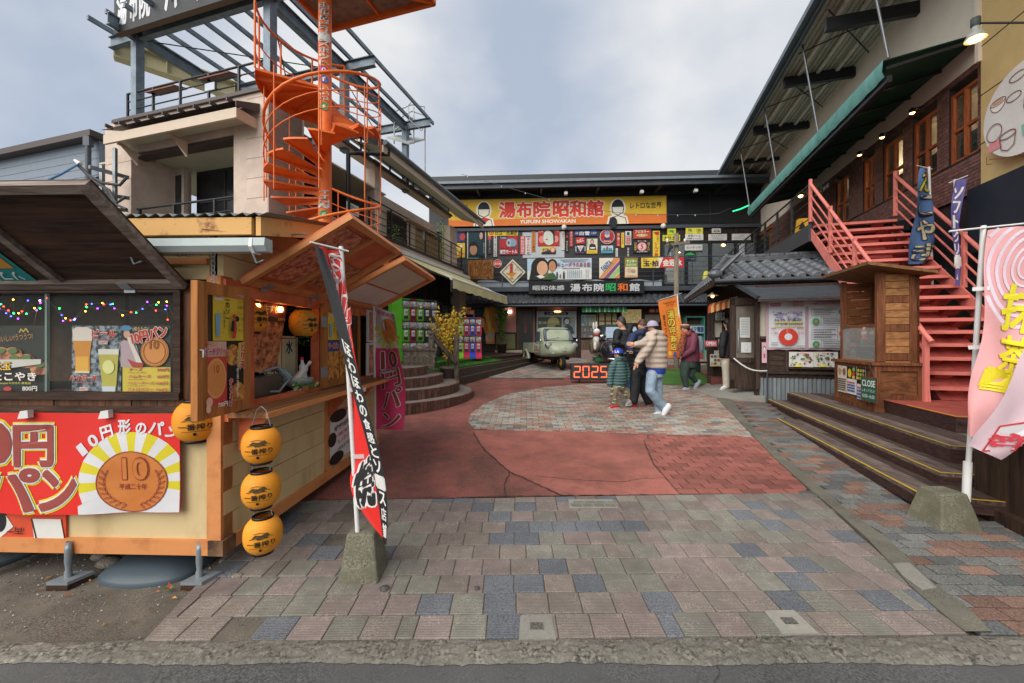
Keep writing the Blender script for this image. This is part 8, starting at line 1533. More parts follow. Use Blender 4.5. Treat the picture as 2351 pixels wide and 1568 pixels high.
# ------------------------------------------------------------------ green three-wheel truck
m_trk=mat('truck_green','#a4ad96',hex2='#939c84',rough=.32,var=.06,scale=3,spec=.5);m_chr=mat('chrome','#b9bcbe',rough=.15,metal=1.0,var=.05);m_rub=pc('#191919',.8);m_hub=pc('#bf9a45',.5);m_ws=mat('windscreen','#4a5763',rough=.06,spec=.7,var=.25,scale=1.2)
fwp=gp(1290,851);PH=R_(14);hd=V((sin(PH),-cos(PH),0));lt=V((cos(PH),sin(PH),0));TO=fwp-hd*1.12;TO.z=gz(TO.y)-.02
tk=thing('three_wheel_truck','pale green vintage three-wheel truck with round headlights','truck',TO)
def tp(x,y,z):return TO+hd*x+lt*y+V((0,0,z))
def sup(hx,hy,e=4.0,n=28):return[((abs(cos(a))**(2/e))*(1 if cos(a)>=0 else-1)*hx,(abs(sin(a))**(2/e))*(1 if sin(a)>=0 else-1)*hy)for a in[2*pi*i/n for i in range(n)]]
def loftz(name,secs,m,parent,e=4.5,cap=True):
 g=G();n=28;vs=[]
 for(x0,x1,hw,z)in secs:vs+=[tp((x0+x1)/2+a,b,z)for a,b in sup((x1-x0)/2,hw,e,n)]
 fs=[(i*n+k,i*n+(k+1)%n,(i+1)*n+(k+1)%n,(i+1)*n+k)for i in range(len(secs)-1)for k in range(n)]
 g.add(vs,fs+([tuple(range((len(secs)-1)*n,len(secs)*n))]if cap else[]),m,True);return g.obj(name,parent)
cab=loftz('cab',[(-.14,.90,.60,.88),(-.14,.88,.595,.98),(-.13,.80,.585,1.12),(-.12,.70,.57,1.28),(-.10,.62,.545,1.38),(-.04,.52,.48,1.435),(.08,.4,.36,1.455)],m_trk,tk)
g=G();n=24;vs=[];secs=[(-.14,.60,.42,.93,5),(.3,.615,.42,.96,5),(.62,.61,.42,.98,4.5),(.86,.585,.42,.965,4),(1.06,.53,.44,.92,3.2),(1.22,.44,.48,.86,2.8),(1.33,.30,.53,.78,2.5),(1.385,.14,.58,.71,2.2)]
for(x,hw,z0,z1,e_)in secs:vs+=[tp(x,b,(z0+z1)/2+a)for a,b in sup((z1-z0)/2,hw,e_,n)]
g.add(vs,[(i*n+k,i*n+(k+1)%n,(i+1)*n+(k+1)%n,(i+1)*n+k)for i in range(len(secs)-1)for k in range(n)]+[tuple(range(n*(len(secs)-1),n*len(secs)))],m_trk,True);hood=g.obj('hood',tk)
g=G();g.tube([tp(.75,-.62,.45),tp(1.02,-.55,.47),tp(1.24,-.42,.56),tp(1.40,0,.63),tp(1.24,.42,.56),tp(1.02,.55,.47),tp(.75,.62,.45)],.014,m_chr,6);g.obj('trim',hood)
g=G();q=[(-.50,.995),(-.53,1.01),(-.50,1.35),(-.45,1.39),(.45,1.39),(.50,1.35),(.53,1.01),(.50,.995)]
def wsx(z):return .895-(z-1.0)*.66
g.add([tp(wsx(z)+.012-.05*(abs(y)/.5)**3,y,z)for y,z in q],[tuple(range(8))],m_ws);g.obj('windscreen',cab)
g=G();g.tube([tp(wsx(z)+.016-.05*(abs(y)/.5)**3,y,z)for y,z in q+q[:1]],.012,m_rub,6);g.obj('seal',cab)
g=G();g.tube([tp(.90,-.42,1.02),tp(.87,.0,1.10)],.008,m_chr,5);g.obj('wiper',cab)
for s_ in(-1,1):
 g=G();q=[(.06,1.0),(.55,1.0),(.50,1.3),(.08,1.3)];g.prism([tp(a,s_*(.602-(b-1)*.10),b)for a,b in q],lt*.012*s_,m_ws);g.obj('side_window',cab)
 g=G();c=tp(1.08,s_*.47,.83);R=Matrix((lt,hd,V((0,0,1)))).transposed();g.lathe([(.0,.11),(.05,.105),(.085,.085)],(0,0,0),mat('lamp_lens','#9aa2a6',rough=.12,spec=.7,var=.3,scale=25),18,axis='y');g.v=[c+R@p for p in g.v];hl=g.obj('headlight',tk)
 g=G();g.lathe([(.085,.08),(.10,.088),(.105,.07),(.10,-.08),(.06,-.16)],(0,0,0),m_chr,18,axis='y');g.v=[c+R@p for p in g.v];g.obj('headlight_rim',hl)
 g=G();p=tp(.86,s_*.66,.98);g.tube([tp(.86,s_*.58,.97),p],.008,m_chr,5);g.ball(p,.045,.03,.055,m_chr,10,8);g.obj('mirror',tk)
 # bed
bd_=None
for nm_,b in(('bed_floor',(-1.55,-.16,-.58,.58,.60,.64)),('bed_side',(-1.55,-.16,-.61,-.58,.55,.90)),('bed_side',(-1.55,-.16,.58,.61,.55,.90)),('tailgate',(-1.58,-1.55,-.60,.60,.58,.90)),('chassis',(-1.4,.9,-.35,.35,.33,.55))):
 g=G();x0,x1,y0,y1,z0,z1=b;g.hexa([tp(x0,y0,z0),tp(x1,y0,z0),tp(x1,y1,z0),tp(x0,y1,z0),tp(x0,y0,z1),tp(x1,y0,z1),tp(x1,y1,z1),tp(x0,y1,z1)],m_trk if nm_!='chassis' else m_rub);g.obj(nm_,tk)
for s_ in(-1,1):
 g=G();g.tube([tp(-1.15+.30*cos(a),s_*.58,.30+.31*sin(a))for a in[pi*i/10 for i in range(11)]],.07,m_trk,8);g.obj('fender',tk)
def wheel(x,y):
 c=tp(x,y,.26);R=Matrix((lt,hd,V((0,0,1)))).transposed();g=G();g.lathe([(.15,-.06),(.22,-.065),(.25,-.035),(.252,.035),(.22,.065),(.15,.06)],(0,0,0),m_rub,22,axis='x');g.v=[c+R@p for p in g.v];w_=g.obj('wheel',tk)
 g=G();g.lathe([(0,-.05),(.06,-.055),(.15,-.045),(.155,.0),(.15,.045),(.06,.055),(0,.05)],(0,0,0),m_hub,20,axis='x');g.v=[c+R@p for p in g.v];g.obj('hub',w_)
wheel(1.12,0);wheel(-1.15,-.55);wheel(-1.15,.55)
g=G();g.tube([tp(1.12,-.07,.26),tp(1.05,-.08,.5),tp(1.05,.08,.5),tp(1.12,.07,.26)],.02,m_rub,6);g.obj('fork',tk)
P_=Panel(tp(.06,-.612,.82),hd*.30*1.0,V((0,0,-.32)));P_=Panel(tp(.10,-.618,.84),hd*.30,V((0,0,-.30)));g=G();prints(g,P_,[('r',.0,.62,1,1,'#b03a32'),('t','湯布院昭和館',.05,.7,.95,.92,'#e3dcd0'),('c',.3,.38,.16,.2,'#2a2422'),('c',.3,.42,.11,.14,'#d8b79a'),('c',.68,.36,.15,.2,'#2a2422'),('c',.68,.40,.11,.14,'#d8b79a')],d=.004);g.obj('door_print',tk)
g=G();p=tp(1.345,.05,.74);g.ball(p,.03,.06,.012,m_chr,8,6);g.obj('emblem',hood)
for s_ in(-1,1):g=G();g.tube([tp(.60,s_*.603,.99),tp(.62,s_*.618,.9),tp(.60,s_*.618,.47),tp(.02,s_*.612,.47),tp(0,s_*.61,.9),tp(.03,s_*.60,1.3)],.006,m_rub,5);g.obj('door_seam',cab)
g=G();g.tube([tp(1.06,-.52,.9),tp(1.12,-.2,.95),tp(1.14,0,.95),tp(1.12,.2,.95),tp(1.06,.52,.9)],.005,m_rub,5);g.obj('hood_seam',hood)
g=G();g.ball(tp(.72,-.625,.80),.02,.02,.02,pc('#c9702a',.3),8,6);g.obj('indicator',tk)
# ------------------------------------------------------------------ LED date sign
Yd=10.6;dsn=thing('date_sign','black rolling sign with glowing orange numerals reading 2025','sign',px(1380,880,Yd));a,b=px(1312,872,Yd),px(1452,835,Yd);m_cab=mat('sign_case','#2c2e31',rough=.5,var=.15);m_led=mat('led_orange','#f0552c',emit=1.1,var=.02)
g=G();g.box(a.x,b.x,Yd,Yd+.22,a.z,b.z,m_cab);g.obj('case',dsn);mid=px(1401,850,Yd).x
for k,(x0,x1)in enumerate(((a.x+.015,mid-.01),(mid+.01,b.x-.015))):g=G();g.box(x0,x1,Yd-.012,Yd-.001,a.z+.02,b.z-.02,mat('sign_face','#3b3e42',rough=.6,var=.1));g.obj('face',dsn)
SEG={'0':'abcdef','1':'bc','2':'abged','5':'afgcd','8':'abcdefg'}
def digit(ch,x,z,w,h,y,parent):
 t=.026;L={'a':(x,x+w,z+h-t,z+h),'g':(x,x+w,z+h/2-t/2,z+h/2+t/2),'d':(x,x+w,z,z+t),'f':(x,x+t,z+h/2,z+h),'b':(x+w-t,x+w,z+h/2,z+h),'e':(x,x+t,z,z+h/2),'c':(x+w-t,x+w,z,z+h/2)}
 for s_ in 'abcdefg':
  q=L[s_];hz_=s_ in 'agd';i=.008;x0,x1,z0,z1=q
  pts=[(x0+i,(z0+z1)/2),(x0+i+t/2,z1-.001),(x1-i-t/2,z1-.001),(x1-i,(z0+z1)/2),(x1-i-t/2,z0+.001),(x0+i+t/2,z0+.001)]if hz_ else[((x0+x1)/2,z0+i),(x0+.001,z0+i+t/2),(x0+.001,z1-i-t/2),((x0+x1)/2,z1-i),(x1-.001,z1-i-t/2),(x1-.001,z0+i+t/2)]
  g=G();g.prism([(p,y,r)for p,r in pts],(0,-.004,0),m_led if s_ in SEG[ch]else mat('led_off','#33363a',rough=.5));g.obj('segment',parent)
zd=a.z+.06;hd_=(b.z-a.z)-.12
for i,ch in enumerate('2025'):digit(ch,a.x+.06+i*.235,zd,.18,hd_,Yd-.0135,dsn)
for i,ch in enumerate('12'):digit(ch,mid+.06+i*.24,zd,.18,hd_,Yd-.0135,dsn)
for x in(a.x+.22,b.x-.22):g=G();zg_=gz(Yd);g.lathe([(0,-.015),(.05,-.012),(.05,.012),(0,.015)],(x,Yd+.1,zg_+.05),m_rub,12,axis='x');g.beam((x,Yd+.1,zg_+.05),(x,Yd+.1,a.z),.03,.03,m_zinc);g.obj('caster',dsn)
# ------------------------------------------------------------------ dark vintage car behind the people
VC=V((3.95,14.3,0));VC.z=gz(VC.y);vc=thing('vintage_car','dark vintage car with chrome headlights behind the walking people','car',VC);m_car=mat('car_black','#23232a',rough=.2,var=.08,spec=.6)
def vp(x,y,z):return VC+V((x,y,z))
g=G();n=24;vs=[];sc2=[(-1.5,.35,.35,.75),(-1.35,.5,.3,.95),(-.9,.62,.3,1.0),(-.3,.72,.28,1.02),(.4,.78,.28,1.0),(2.0,.78,.3,1.0)]
for(yy_,hw,z0,z1)in sc2:vs+=[vp(a,yy_,(z0+z1)/2+b)for a,b in sup(hw,(z1-z0)/2,3.2,n)]
g.add(vs,[(i*n+k,i*n+(k+1)%n,(i+1)*n+(k+1)%n,(i+1)*n+k)for i in range(len(sc2)-1)for k in range(n)]+[tuple(range(n))],m_car,True);g.obj('body',vc)
g=G();vs=[];sc3=[(.78,-.1,2.0,1.0),(.72,.05,1.95,1.3),(.66,.2,1.9,1.5),(.5,.4,1.7,1.57)]
for(hw,y0,y1,z)in sc3:vs+=[vp(a,(y0+y1)/2+b,z)for a,b in sup(hw,(y1-y0)/2,4.5,n)]
g.add(vs,[(i*n+k,i*n+(k+1)%n,(i+1)*n+(k+1)%n,(i+1)*n+k)for i in range(3)for k in range(n)]+[tuple(range(3*n,4*n))],m_car,True);g.obj('cabin',vc)
g=G();g.prism([vp(-.6,-.075,1.06),vp(.6,-.075,1.06),vp(.54,.16,1.46),vp(-.54,.16,1.46)],(0,-.015,.008),mat('pale_screen','#8fa3b5',rough=.06,spec=.7));g.obj('windscreen',vc)
for s_ in(-1,1):
 g=G();g.ball(vp(s_*.72,-1.0,.62),.25,.55,.38,m_car,18,12);g.obj('fender',vc);g=G();g.ball(vp(s_*.62,-1.50,.88),.12,.1,.12,m_chr,14,10);hl=g.obj('headlight',vc);g=G();g.lathe([(0,-.11),(.06,-.10),(.10,-.06)],vp(s_*.62,-1.50,.88),m_white,16,axis='y');g.obj('lens',hl)
 g=G();g.lathe([(0,-.07),(.14,-.07),(.28,-.06),(.30,0),(.28,.06),(.14,.07)],vp(s_*.72,-1.0,.30),m_rub,20,axis='x');g.obj('wheel',vc);g=G();p=vp(s_*.86,-.75,1.12);g.tube([vp(s_*.75,-.7,.95),p],.012,m_chr,6);g.ball(p,.12,.05,.07,m_chr,10,8);g.obj('mirror',vc);g=G();g.ball(vp(s_*.72,-1.53,.62),.04,.02,.04,pc('#d08a4a',.3),8,6);g.obj('indicator',vc)
g=G();g.tube([vp(-.85,-1.45,.38),vp(-.7,-1.62,.38),vp(.7,-1.62,.38),vp(.85,-1.45,.38)],.045,m_chr,8);g.obj('bumper',vc);g=G();g.prism([vp(-.25,-1.52,.5),vp(.25,-1.52,.5),vp(.2,-1.47,.9),vp(-.2,-1.47,.9)],(0,-.04,0),pc('#5a2a35',.4));g.obj('grille',vc)
# ------------------------------------------------------------------ kiddie ride with rabbit
kr=thing('kiddie_ride','old coin ride on a green base with white rabbit figures','ride',px(1385,832,14.8));B=px(1384,828,14.9)
def rb_(name,dx,dy,z0,rx,ry,rz,m):g=G();g.ball(B+V((dx,dy,z0)),rx,ry,rz,m,14,10);return g.obj(name,kr)
g=G();g.box(B.x-.32,B.x+.45,B.y-.3,B.y+.3,B.z-.02,B.z+.12,pc('#2f6a45',.5));g.obj('base',kr);g=G();g.lathe([(.12,.12),(.09,.35),(.14,.4)],B,pc('#3a6a4a'),12);g.obj('pedestal',kr)
g=G();g.tube([B+V((-.42,0,.55)),B+V((.5,0,.55))],[.26,.24],mat('ride_body','#6a5a52',rough=.5,hex2='#8a8f70',scale=3),16);g.obj('body',kr);g=G();g.box(B.x-.1,B.x+.55,B.y-.28,B.y-.2,B.z+.45,B.z+.75,pc('#b5b09a'));g.obj('seat_panel',kr)
wh_=pc('#d8d3cf',.4);o=rb_('rabbit_body',-.28,-.18,.78,.12,.12,.2,wh_);rb_('rabbit_head',-.27,-.2,1.08,.13,.12,.12,wh_);rb_('rabbit_ear',-.38,-.18,1.30,.04,.03,.14,wh_);rb_('rabbit_ear',-.28,-.18,1.32,.04,.03,.14,wh_);rb_('rabbit_scarf',-.28,-.2,.95,.13,.13,.05,pc('#a8352f'));rb_('rabbit_leg',-.34,-.25,.55,.06,.06,.16,wh_);rb_('bear_body',.22,-.1,.82,.13,.12,.2,pc('#b5ab8f',.5));rb_('bear_head',.22,-.12,1.08,.14,.12,.13,pc('#b5ab8f',.5));rb_('bear_ear',.12,-.1,1.2,.05,.04,.05,pc('#b5ab8f',.5));rb_('bear_ear',.33,-.1,1.2,.05,.04,.05,pc('#b5ab8f',.5))
g=G();g.beam(B+V((0,0,.7)),B+V((0,0,1.25)),.07,.07,pc('#4a3c36'));g.obj('column',kr)
# ------------------------------------------------------------------ wooden utility pole
up=thing('utility_pole','old grey wooden utility pole with crossarm in front of the hall','pole',gp(1553,845));p0=gp(1553,845);zt=px(1553,536,14.2).z;m_pole=mat('pole_wood','#7f7767',hex2='#5a5347',rough=.9,scale=5,stretch=(9,9,1))
g=G();g.lathe([(.09,-.05),(.075,zt-p0.z),(0,zt-p0.z+.01)],p0,m_pole,14);g.obj('shaft',up);zc_=px(1553,561,14.2).z;g=G();g.beam(V((p0.x-.42,p0.y-.1,zc_-.06)),V((p0.x+.42,p0.y-.1,zc_+.04)),.09,.1,m_pole);g.obj('crossarm',up)
for dx in(-.36,.26):g=G();g.lathe([(.02,.04),(.05,.06),(.03,.09),(.05,.12),(.03,.17),(0,.18)],V((p0.x+dx,p0.y-.1,zc_)),m_white,10);g.obj('insulator',up)
g=G()
for k in range(6):g.tube([V((p0.x-.3,p0.y-.14,zc_)),V((p0.x-.34+.03*k,p0.y-.2,zc_-.15)),V((p0.x-.4+.02*k,p0.y-.18,zc_-.45+.04*k))],.012,pc('#1c1d20'),5)
g.obj('cable_bundle',up)
# ------------------------------------------------------------------ people
def remesh(o,vox,it=6):
 m=o.modifiers.new('remesh','REMESH');m.mode='VOXEL';m.voxel_size=vox;m.use_smooth_shade=True
 s=o.modifiers.new('smooth','SMOOTH');s.factor=.5;s.iterations=it;return o
def fold_mat(name,hexa,hex2=None,rough=.7,kind='cloth',sc=14,strength=.5):
 """cloth with soft creases; 'puffer' adds horizontal quilting"""
 if name in MATS:return MATS[name]
 M=mat(name,hexa,hex2=hex2,rough=rough,var=.15,scale=5);t=M.node_tree;b=t.nodes['Principled BSDF'];L=t.links.new
 co=t.nodes.new('ShaderNodeTexCoord');n=t.nodes.new('ShaderNodeTexNoise');n.inputs['Scale'].default_value=sc;n.inputs['Detail'].default_value=3;n.inputs['Distortion'].default_value=.6;L(co.outputs['Object'],n.inputs['Vector']);h=n.outputs['Fac']
 if kind=='puffer':
  w=t.nodes.new('ShaderNodeTexWave');w.bands_direction='Z';w.inputs['Scale'].default_value=sc*.45;w.inputs['Distortion'].default_value=1.2;w.inputs['Detail'].default_value=1;L(co.outputs['Object'],w.inputs['Vector']);a=t.nodes.new('ShaderNodeMath');a.operation='MULTIPLY_ADD';L(w.outputs['Fac'],a.inputs[0]);a.inputs[1].default_value=1.6;L(h,a.inputs[2]);h=a.outputs[0]
 bm=t.nodes.new('ShaderNodeBump');bm.inputs['Strength'].default_value=min(1,strength*1.25);bm.inputs['Distance'].default_value=.03;L(h,bm.inputs['Height']);L(bm.outputs['Normal'],b.inputs['Normal']);return M
m_skin=mat('skin','#c9977a',rough=.55,var=.08,scale=6)
class Fig:
 """one person: joints are given as pixels of the measuring crop plus a depth offset in metres"""
 def __init__(s,Y0,label):s.Y=Y0;s.t=None;s.label=label
 def q(s,x,y,d=0.0):u,v=c4(x,y);return px(u,v,s.Y+d)
 def start(s,foot):s.t=thing('person',s.label,'person',s.q(*foot));return s
 def tube(s,g,pts,rs,m,n=12):
  P=[s.q(*p)for p in pts];g.tube(P,rs,m,n)
  for p,r in((P[0],rs[0]),(P[-1],rs[-1])):g.ball(p,r,r,r,m,10,7)
 def torso(s,g,secs,m):  # (x, y, d, rx, ry)
  n=18;vs=[]
  for(x,y,d,rx,ry)in secs:
   c=s.q(x,y,d);vs+=[c+V((rx*cos(2*pi*k/n),ry*sin(2*pi*k/n),0))for k in range(n)]
  N=len(secs);g.add(vs,[(i*n+k,i*n+(k+1)%n,(i+1)*n+(k+1)%n,(i+1)*n+k)for i in range(N-1)for k in range(n)]+[tuple(range(n))[::-1],tuple(range((N-1)*n,N*n))],m,True)
 def body(s,head,hr,face,neck,chest,pelvis,arms,legs,k=1.0):
  g=G();m=m_skin;h=s.q(*head);fd=V((cos(face),sin(face),0));sd=V((-fd.y,fd.x,0))
  g.ball(h,hr*.82,hr*.82,hr*1.12,m,18,14);g.ball(h+fd*hr*.12+V((0,0,-hr*.45)),hr*.62,hr*.62,hr*.62,m,14,10)
  g.ball(h+fd*hr*.84+V((0,0,-hr*.12)),hr*.16,hr*.16,hr*.22,m,8,6)
  for e in(-1,1):g.ball(h+sd*hr*.8*e+V((0,0,-hr*.08)),hr*.12,hr*.12,hr*.24,m,8,6)
  nk=s.q(*neck);g.tube([h+V((0,0,-hr*.5)),nk],[hr*.5,hr*.58],m,12)
  ch=s.q(*chest);pv=s.q(*pelvis);g.tube([nk,ch,pv],[.07*k,.125*k,.12*k],m,12)
  for a in arms:P=[s.q(*p)for p in a];g.tube([ch.lerp(nk,.6)]+P,[.06*k,.05*k,.042*k,.03*k],m,10)
  for l in legs:P=[s.q(*p)for p in l];g.tube([pv]+P[:3],[.09*k,.08*k,.055*k,.04*k],m,10)
  o=remesh(g.obj('body',s.t),.014,4)
  for e in(-1,1):g=G();g.ball(h+fd*hr*.70+sd*hr*.32*e+V((0,0,hr*.02)),hr*.10,hr*.10,hr*.07,pc('#1d1512'),8,6);g.obj('eye',s.t)
  g=G();g.ball(h+fd*hr*.66+V((0,0,-hr*.55)),hr*.12,hr*.2,hr*.06,pc('#8f4f45'),8,6);g.obj('mouth',s.t);s.h,s.hr,s.fd,s.sd=h,hr,fd,sd;return o
 def hand(s,wrist,d,up,k=1.0):
  w=s.q(*wrist);d=Vector(d).normalized();up=Vector(up).normalized();sd=d.cross(up).normalized();g=G();g.ball(w+d*.045*k,.042*k,.03*k,.03*k,m_skin,10,8)
  for i,(o_,L_)in enumerate(((-.028,.062),(-.010,.075),(.009,.072),(.026,.056))):
   a=w+d*.075*k+up*o_*k;g.tube([a-d*.03*k,a+d*L_*.5*k+sd*.006*k,a+d*L_*k+sd*.022*k],[.010*k,.009*k,.007*k],m_skin,7)
  g.tube([w+d*.02*k+up*-.03*k,w+d*.05*k+up*-.05*k+sd*.02*k,w+d*.085*k+up*-.05*k+sd*.03*k],[.012*k,.010*k,.008*k],m_skin,7);g.obj('hand',s.t)
 def hair(s,hexa,long=0.0,cut=.25):
  g=G();h,r=s.h,s.hr;n=20;vs=[]
  for i in range(9):
   t=pi*i/8*.62
   for k in range(n):
    a=2*pi*k/n;d=V((cos(a),sin(a),0));fr_=max(0,d.dot(s.fd));tt=t*(1-cut*fr_);vs.append(h+d*r*.90*sin(tt)+V((0,0,r*1.22*cos(tt)))-s.fd*r*.06)
  g.add(vs,[(i*n+k,(i+1)*n+k,(i+1)*n+(k+1)%n,i*n+(k+1)%n)for i in range(8)for k in range(n)],mat('hair_'+hexa.lstrip('#'),hexa,rough=.5,var=.3,scale=40,stretch=(1,1,.2)),True)
  g.ball(h-s.fd*r*.3+V((0,0,r*.0)),r*.66,r*.66,r*.8,MATS['hair_'+hexa.lstrip('#')],14,10)
  if long:g.tube([h-s.fd*r*.3,h-s.fd*r*.6+V((0,0,-long*.6)),h-s.fd*r*.5+V((0,0,-long))],[r*.75,r*.65,r*.3],MATS['hair_'+hexa.lstrip('#')],12)
  return g.obj('hair',s.t)
 def cap(s,hexa,brim=True,emblem=None):
  g=G();h,r=s.h+V((0,0,s.hr*.18)),s.hr*1.02;m=mat('cap_'+hexa.lstrip('#'),hexa,rough=.8,var=.1);n=20;vs=[]
  for i in range(8):
   t=pi/2*i/7;vs+=[h+V((cos(2*pi*k/n),sin(2*pi*k/n),0))*r*.95*sin(t)+V((0,0,r*.98*cos(t)))for k in range(n)]
  g.add(vs,[(i*n+k,(i+1)*n+k,(i+1)*n+(k+1)%n,i*n+(k+1)%n)for i in range(7)for k in range(n)],m,True);o=g.obj('cap',s.t)
  if brim:
   g=G();pts=[]
   for k in range(9):a=-1.0+2.0*k/8;pts.append(h+s.fd*r*(.55+1.0*cos(a*.9))+s.sd*r*.85*sin(a)+V((0,0,-.10*r*cos(a)+.04*r)))
   base=[h+s.fd*r*.5+s.sd*r*.8*e for e in(1,-1)];g.prism(pts+base,(0,0,-.006),m);g.obj('brim',o)
  return o
 def shoe(s,heel,toe,r,hexa,sole='#d8d8d4',name='shoe'):
  a,b=s.q(*heel),s.q(*toe);g=G();m=pc(hexa,.7);d=(b-a).normalized();up=V((0,0,1))-d*d.z;g.tube([a+up*r*.5,a.lerp(b,.35)+up*r*.6,a.lerp(b,.7)+up*r*.2,b],[r*1.0,r*1.05,r*.85,r*.55],m,12);g.ball(a+up*r*.5,r,r,r,m,10,8);o=g.obj(name,s.t)
  g=G();g.tube([a-up*r*.35-d*r*.6,a.lerp(b,.5)-up*r*.45,b-up*r*.3+d*r*.3],[r*.5,r*.62,r*.45],pc(sole,.8),10);g.obj('sole',o)
 def garment(s,name,build,vox=.012,it=3):g=G();build(g);return remesh(g.obj(name,s.t),vox,it)
LEFT=pi
# --- woman in the cream jacket
f=Fig(7.08,'person in cream puffer jacket, pale jeans and lilac cap pointing left').start((990,1500));mj=fold_mat('cream_puffer','#b8aa9b','#a09284',kind='puffer',sc=7,strength=.32);mjn=fold_mat('pale_denim','#93a7b8','#7b90a3',sc=9,strength=.7)
f.body((905,355,0),.105,LEFT+.35,(935,440,.02),(950,620,0),(950,920,0),[((870,500,-.12),(760,575,-.2),(672,580,-.25)),((860,520,-.16),(800,700,-.22),(705,815,-.22))],[((895,960,-.08),(880,1190,-.12),(1060,1400,-.06)),((975,960,.06),(985,1190,.06),(985,1450,.04))])
f.hair('#3a2a22',.10);f.cap('#9d97ab');f.hand((680,580,-.25),(-1,0,.12),(0,.2,1));f.hand((712,810,-.22),(-.6,0,-.8),(0,1,.3))
def b_(g):
 f.torso(g,[(960,890,0,.175,.15),(960,850,0,.195,.165),(955,720,0,.185,.165),(955,600,0,.19,.165),(955,500,0,.175,.15),(955,440,0,.12,.12)],mj);f.tube(g,[(880,500,-.08),(780,570,-.18),(690,582,-.24)],[.095,.075,.055],mj);f.tube(g,[(890,520,-.12),(790,700,-.2),(715,800,-.22)],[.10,.085,.062],mj);f.tube(g,[(1010,480,.02),(1050,520,.02),(1000,540,-.06)],[.07,.075,.06],mj);f.tube(g,[(850,450,-.05),(930,425,-.1),(1020,440,-.02)],[.05,.06,.06],mj)
f.garment('jacket',b_);f.garment('shirt_hem',lambda g:f.torso(g,[(955,960,0,.155,.14),(955,890,0,.16,.145),(955,800,0,.14,.13)],fold_mat('royal_blue','#1f3f9a',sc=12)))
def b_(g):
 f.torso(g,[(940,1010,0,.145,.13),(945,940,0,.145,.13),(950,900,0,.12,.11)],mjn);f.tube(g,[(895,980,-.07),(875,1190,-.12),(985,1330,-.08),(1050,1390,-.06)],[.10,.09,.085,.085],mjn);f.tube(g,[(975,980,.06),(975,1190,.06),(985,1330,.05),(990,1455,.04)],[.095,.08,.075,.08],mjn)
f.garment('jeans',b_);f.shoe((1120,1395,-.12),(1040,1510,-.14),.055,'#d5d6d8');f.shoe((1050,1505,.0),(915,1500,-.02),.052,'#cfd1d4')
# --- person in navy hoodie and black vest
f=Fig(7.6,'person in navy hoodie with black vest and wide black trousers').start((740,1390));mn=fold_mat('navy_cloth','#232c4a',sc=10);mv=fold_mat('black_vest','#26262a',sc=9,kind='puffer',strength=.25);mb=fold_mat('black_trouser','#25262b',sc=8,strength=.7)
f.body((770,335,0),.105,LEFT+.5,(765,430,0),(730,620,0),(725,890,0),[((640,480,-.1),(595,620,-.16),(640,700,-.22)),((830,480,.1),(850,640,.1),(790,740,.0))],[((690,920,-.05),(685,1140,-.06),(640,1320,-.06)),((770,920,.06),(780,1140,.06),(870,1350,.1))])
f.hair('#4a2f24');f.hand((640,700,-.22),(-.5,-.3,.3),(0,1,0))
f.garment('hoodie',lambda g:(f.torso(g,[(725,870,0,.17,.14),(725,700,0,.18,.15),(735,540,0,.18,.15),(755,440,0,.12,.11)],mn),f.tube(g,[(650,480,-.08),(590,620,-.16),(635,690,-.2)],[.085,.075,.055],mn),f.tube(g,[(820,480,.08),(850,630,.1),(800,730,.02)],[.08,.07,.055],mn),f.tube(g,[(690,430,-.06),(760,420,-.1),(830,425,.0),(770,440,.1)],[.05,.075,.075,.06],mn)))
f.garment('vest',lambda g:f.torso(g,[(725,880,.01,.195,.16),(728,700,.01,.20,.165),(735,560,.01,.195,.165),(745,480,.01,.17,.14)],mv))
f.garment('trousers',lambda g:(f.torso(g,[(725,980,0,.15,.13),(725,900,0,.155,.135),(725,850,0,.14,.12)],mb),f.tube(g,[(690,950,-.05),(680,1140,-.06),(655,1310,-.06)],[.105,.10,.085],mb),f.tube(g,[(765,950,.06),(775,1140,.06),(855,1330,.1)],[.105,.10,.085],mb)))
f.shoe((640,1340,-.06),(560,1362,-.08),.048,'#8f8a86','#c9c4bc');f.shoe((900,1355,.1),(835,1410,.06),.048,'#8a5f58','#c9c4bc')
g=G();p=f.q(560,700,-.25);g.tube([p,p+V((-.05,0,-.02))],.035,pc('#1a1a1c',.3),10);g.box(p.x,p.x+.09,p.y-.04,p.y+.04,p.z-.05,p.z+.04,pc('#1a1a1c',.4));tag(g.obj('camera_body'),'black camera held by the person in the navy hoodie','camera')
# --- man in black with folded arms
f=Fig(8.55,'person in black hooded jacket with folded arms and glasses').start((520,1200));mk=fold_mat('black_coat','#202125',sc=9);mjd=fold_mat('blue_denim','#3f5f8a',sc=9)
f.body((495,290,0),.108,LEFT+.1,(520,380,0),(520,560,0),(530,820,0),[((440,440,-.12),(430,570,-.16),(530,575,-.24)),((600,440,.1),(610,590,.0),(450,560,-.22))],[((500,860,-.06),(480,1030,-.06),(480,1170,-.05)),((570,860,.06),(585,1020,.06),(600,1140,.06))])
f.hair('#2f2e2e',0,.35)
f.garment('jacket',lambda g:(f.torso(g,[(535,830,0,.19,.15),(535,700,0,.20,.16),(525,560,0,.205,.165),(525,440,0,.19,.14),(525,385,0,.10,.10)],mk),f.tube(g,[(450,430,-.1),(420,560,-.16),(550,575,-.24)],[.095,.085,.06],mk),f.tube(g,[(600,430,.1),(615,590,-.02),(450,555,-.22)],[.095,.085,.06],mk),f.tube(g,[(560,340,.04),(620,350,.04),(600,400,-.05)],[.06,.075,.06],mk)))
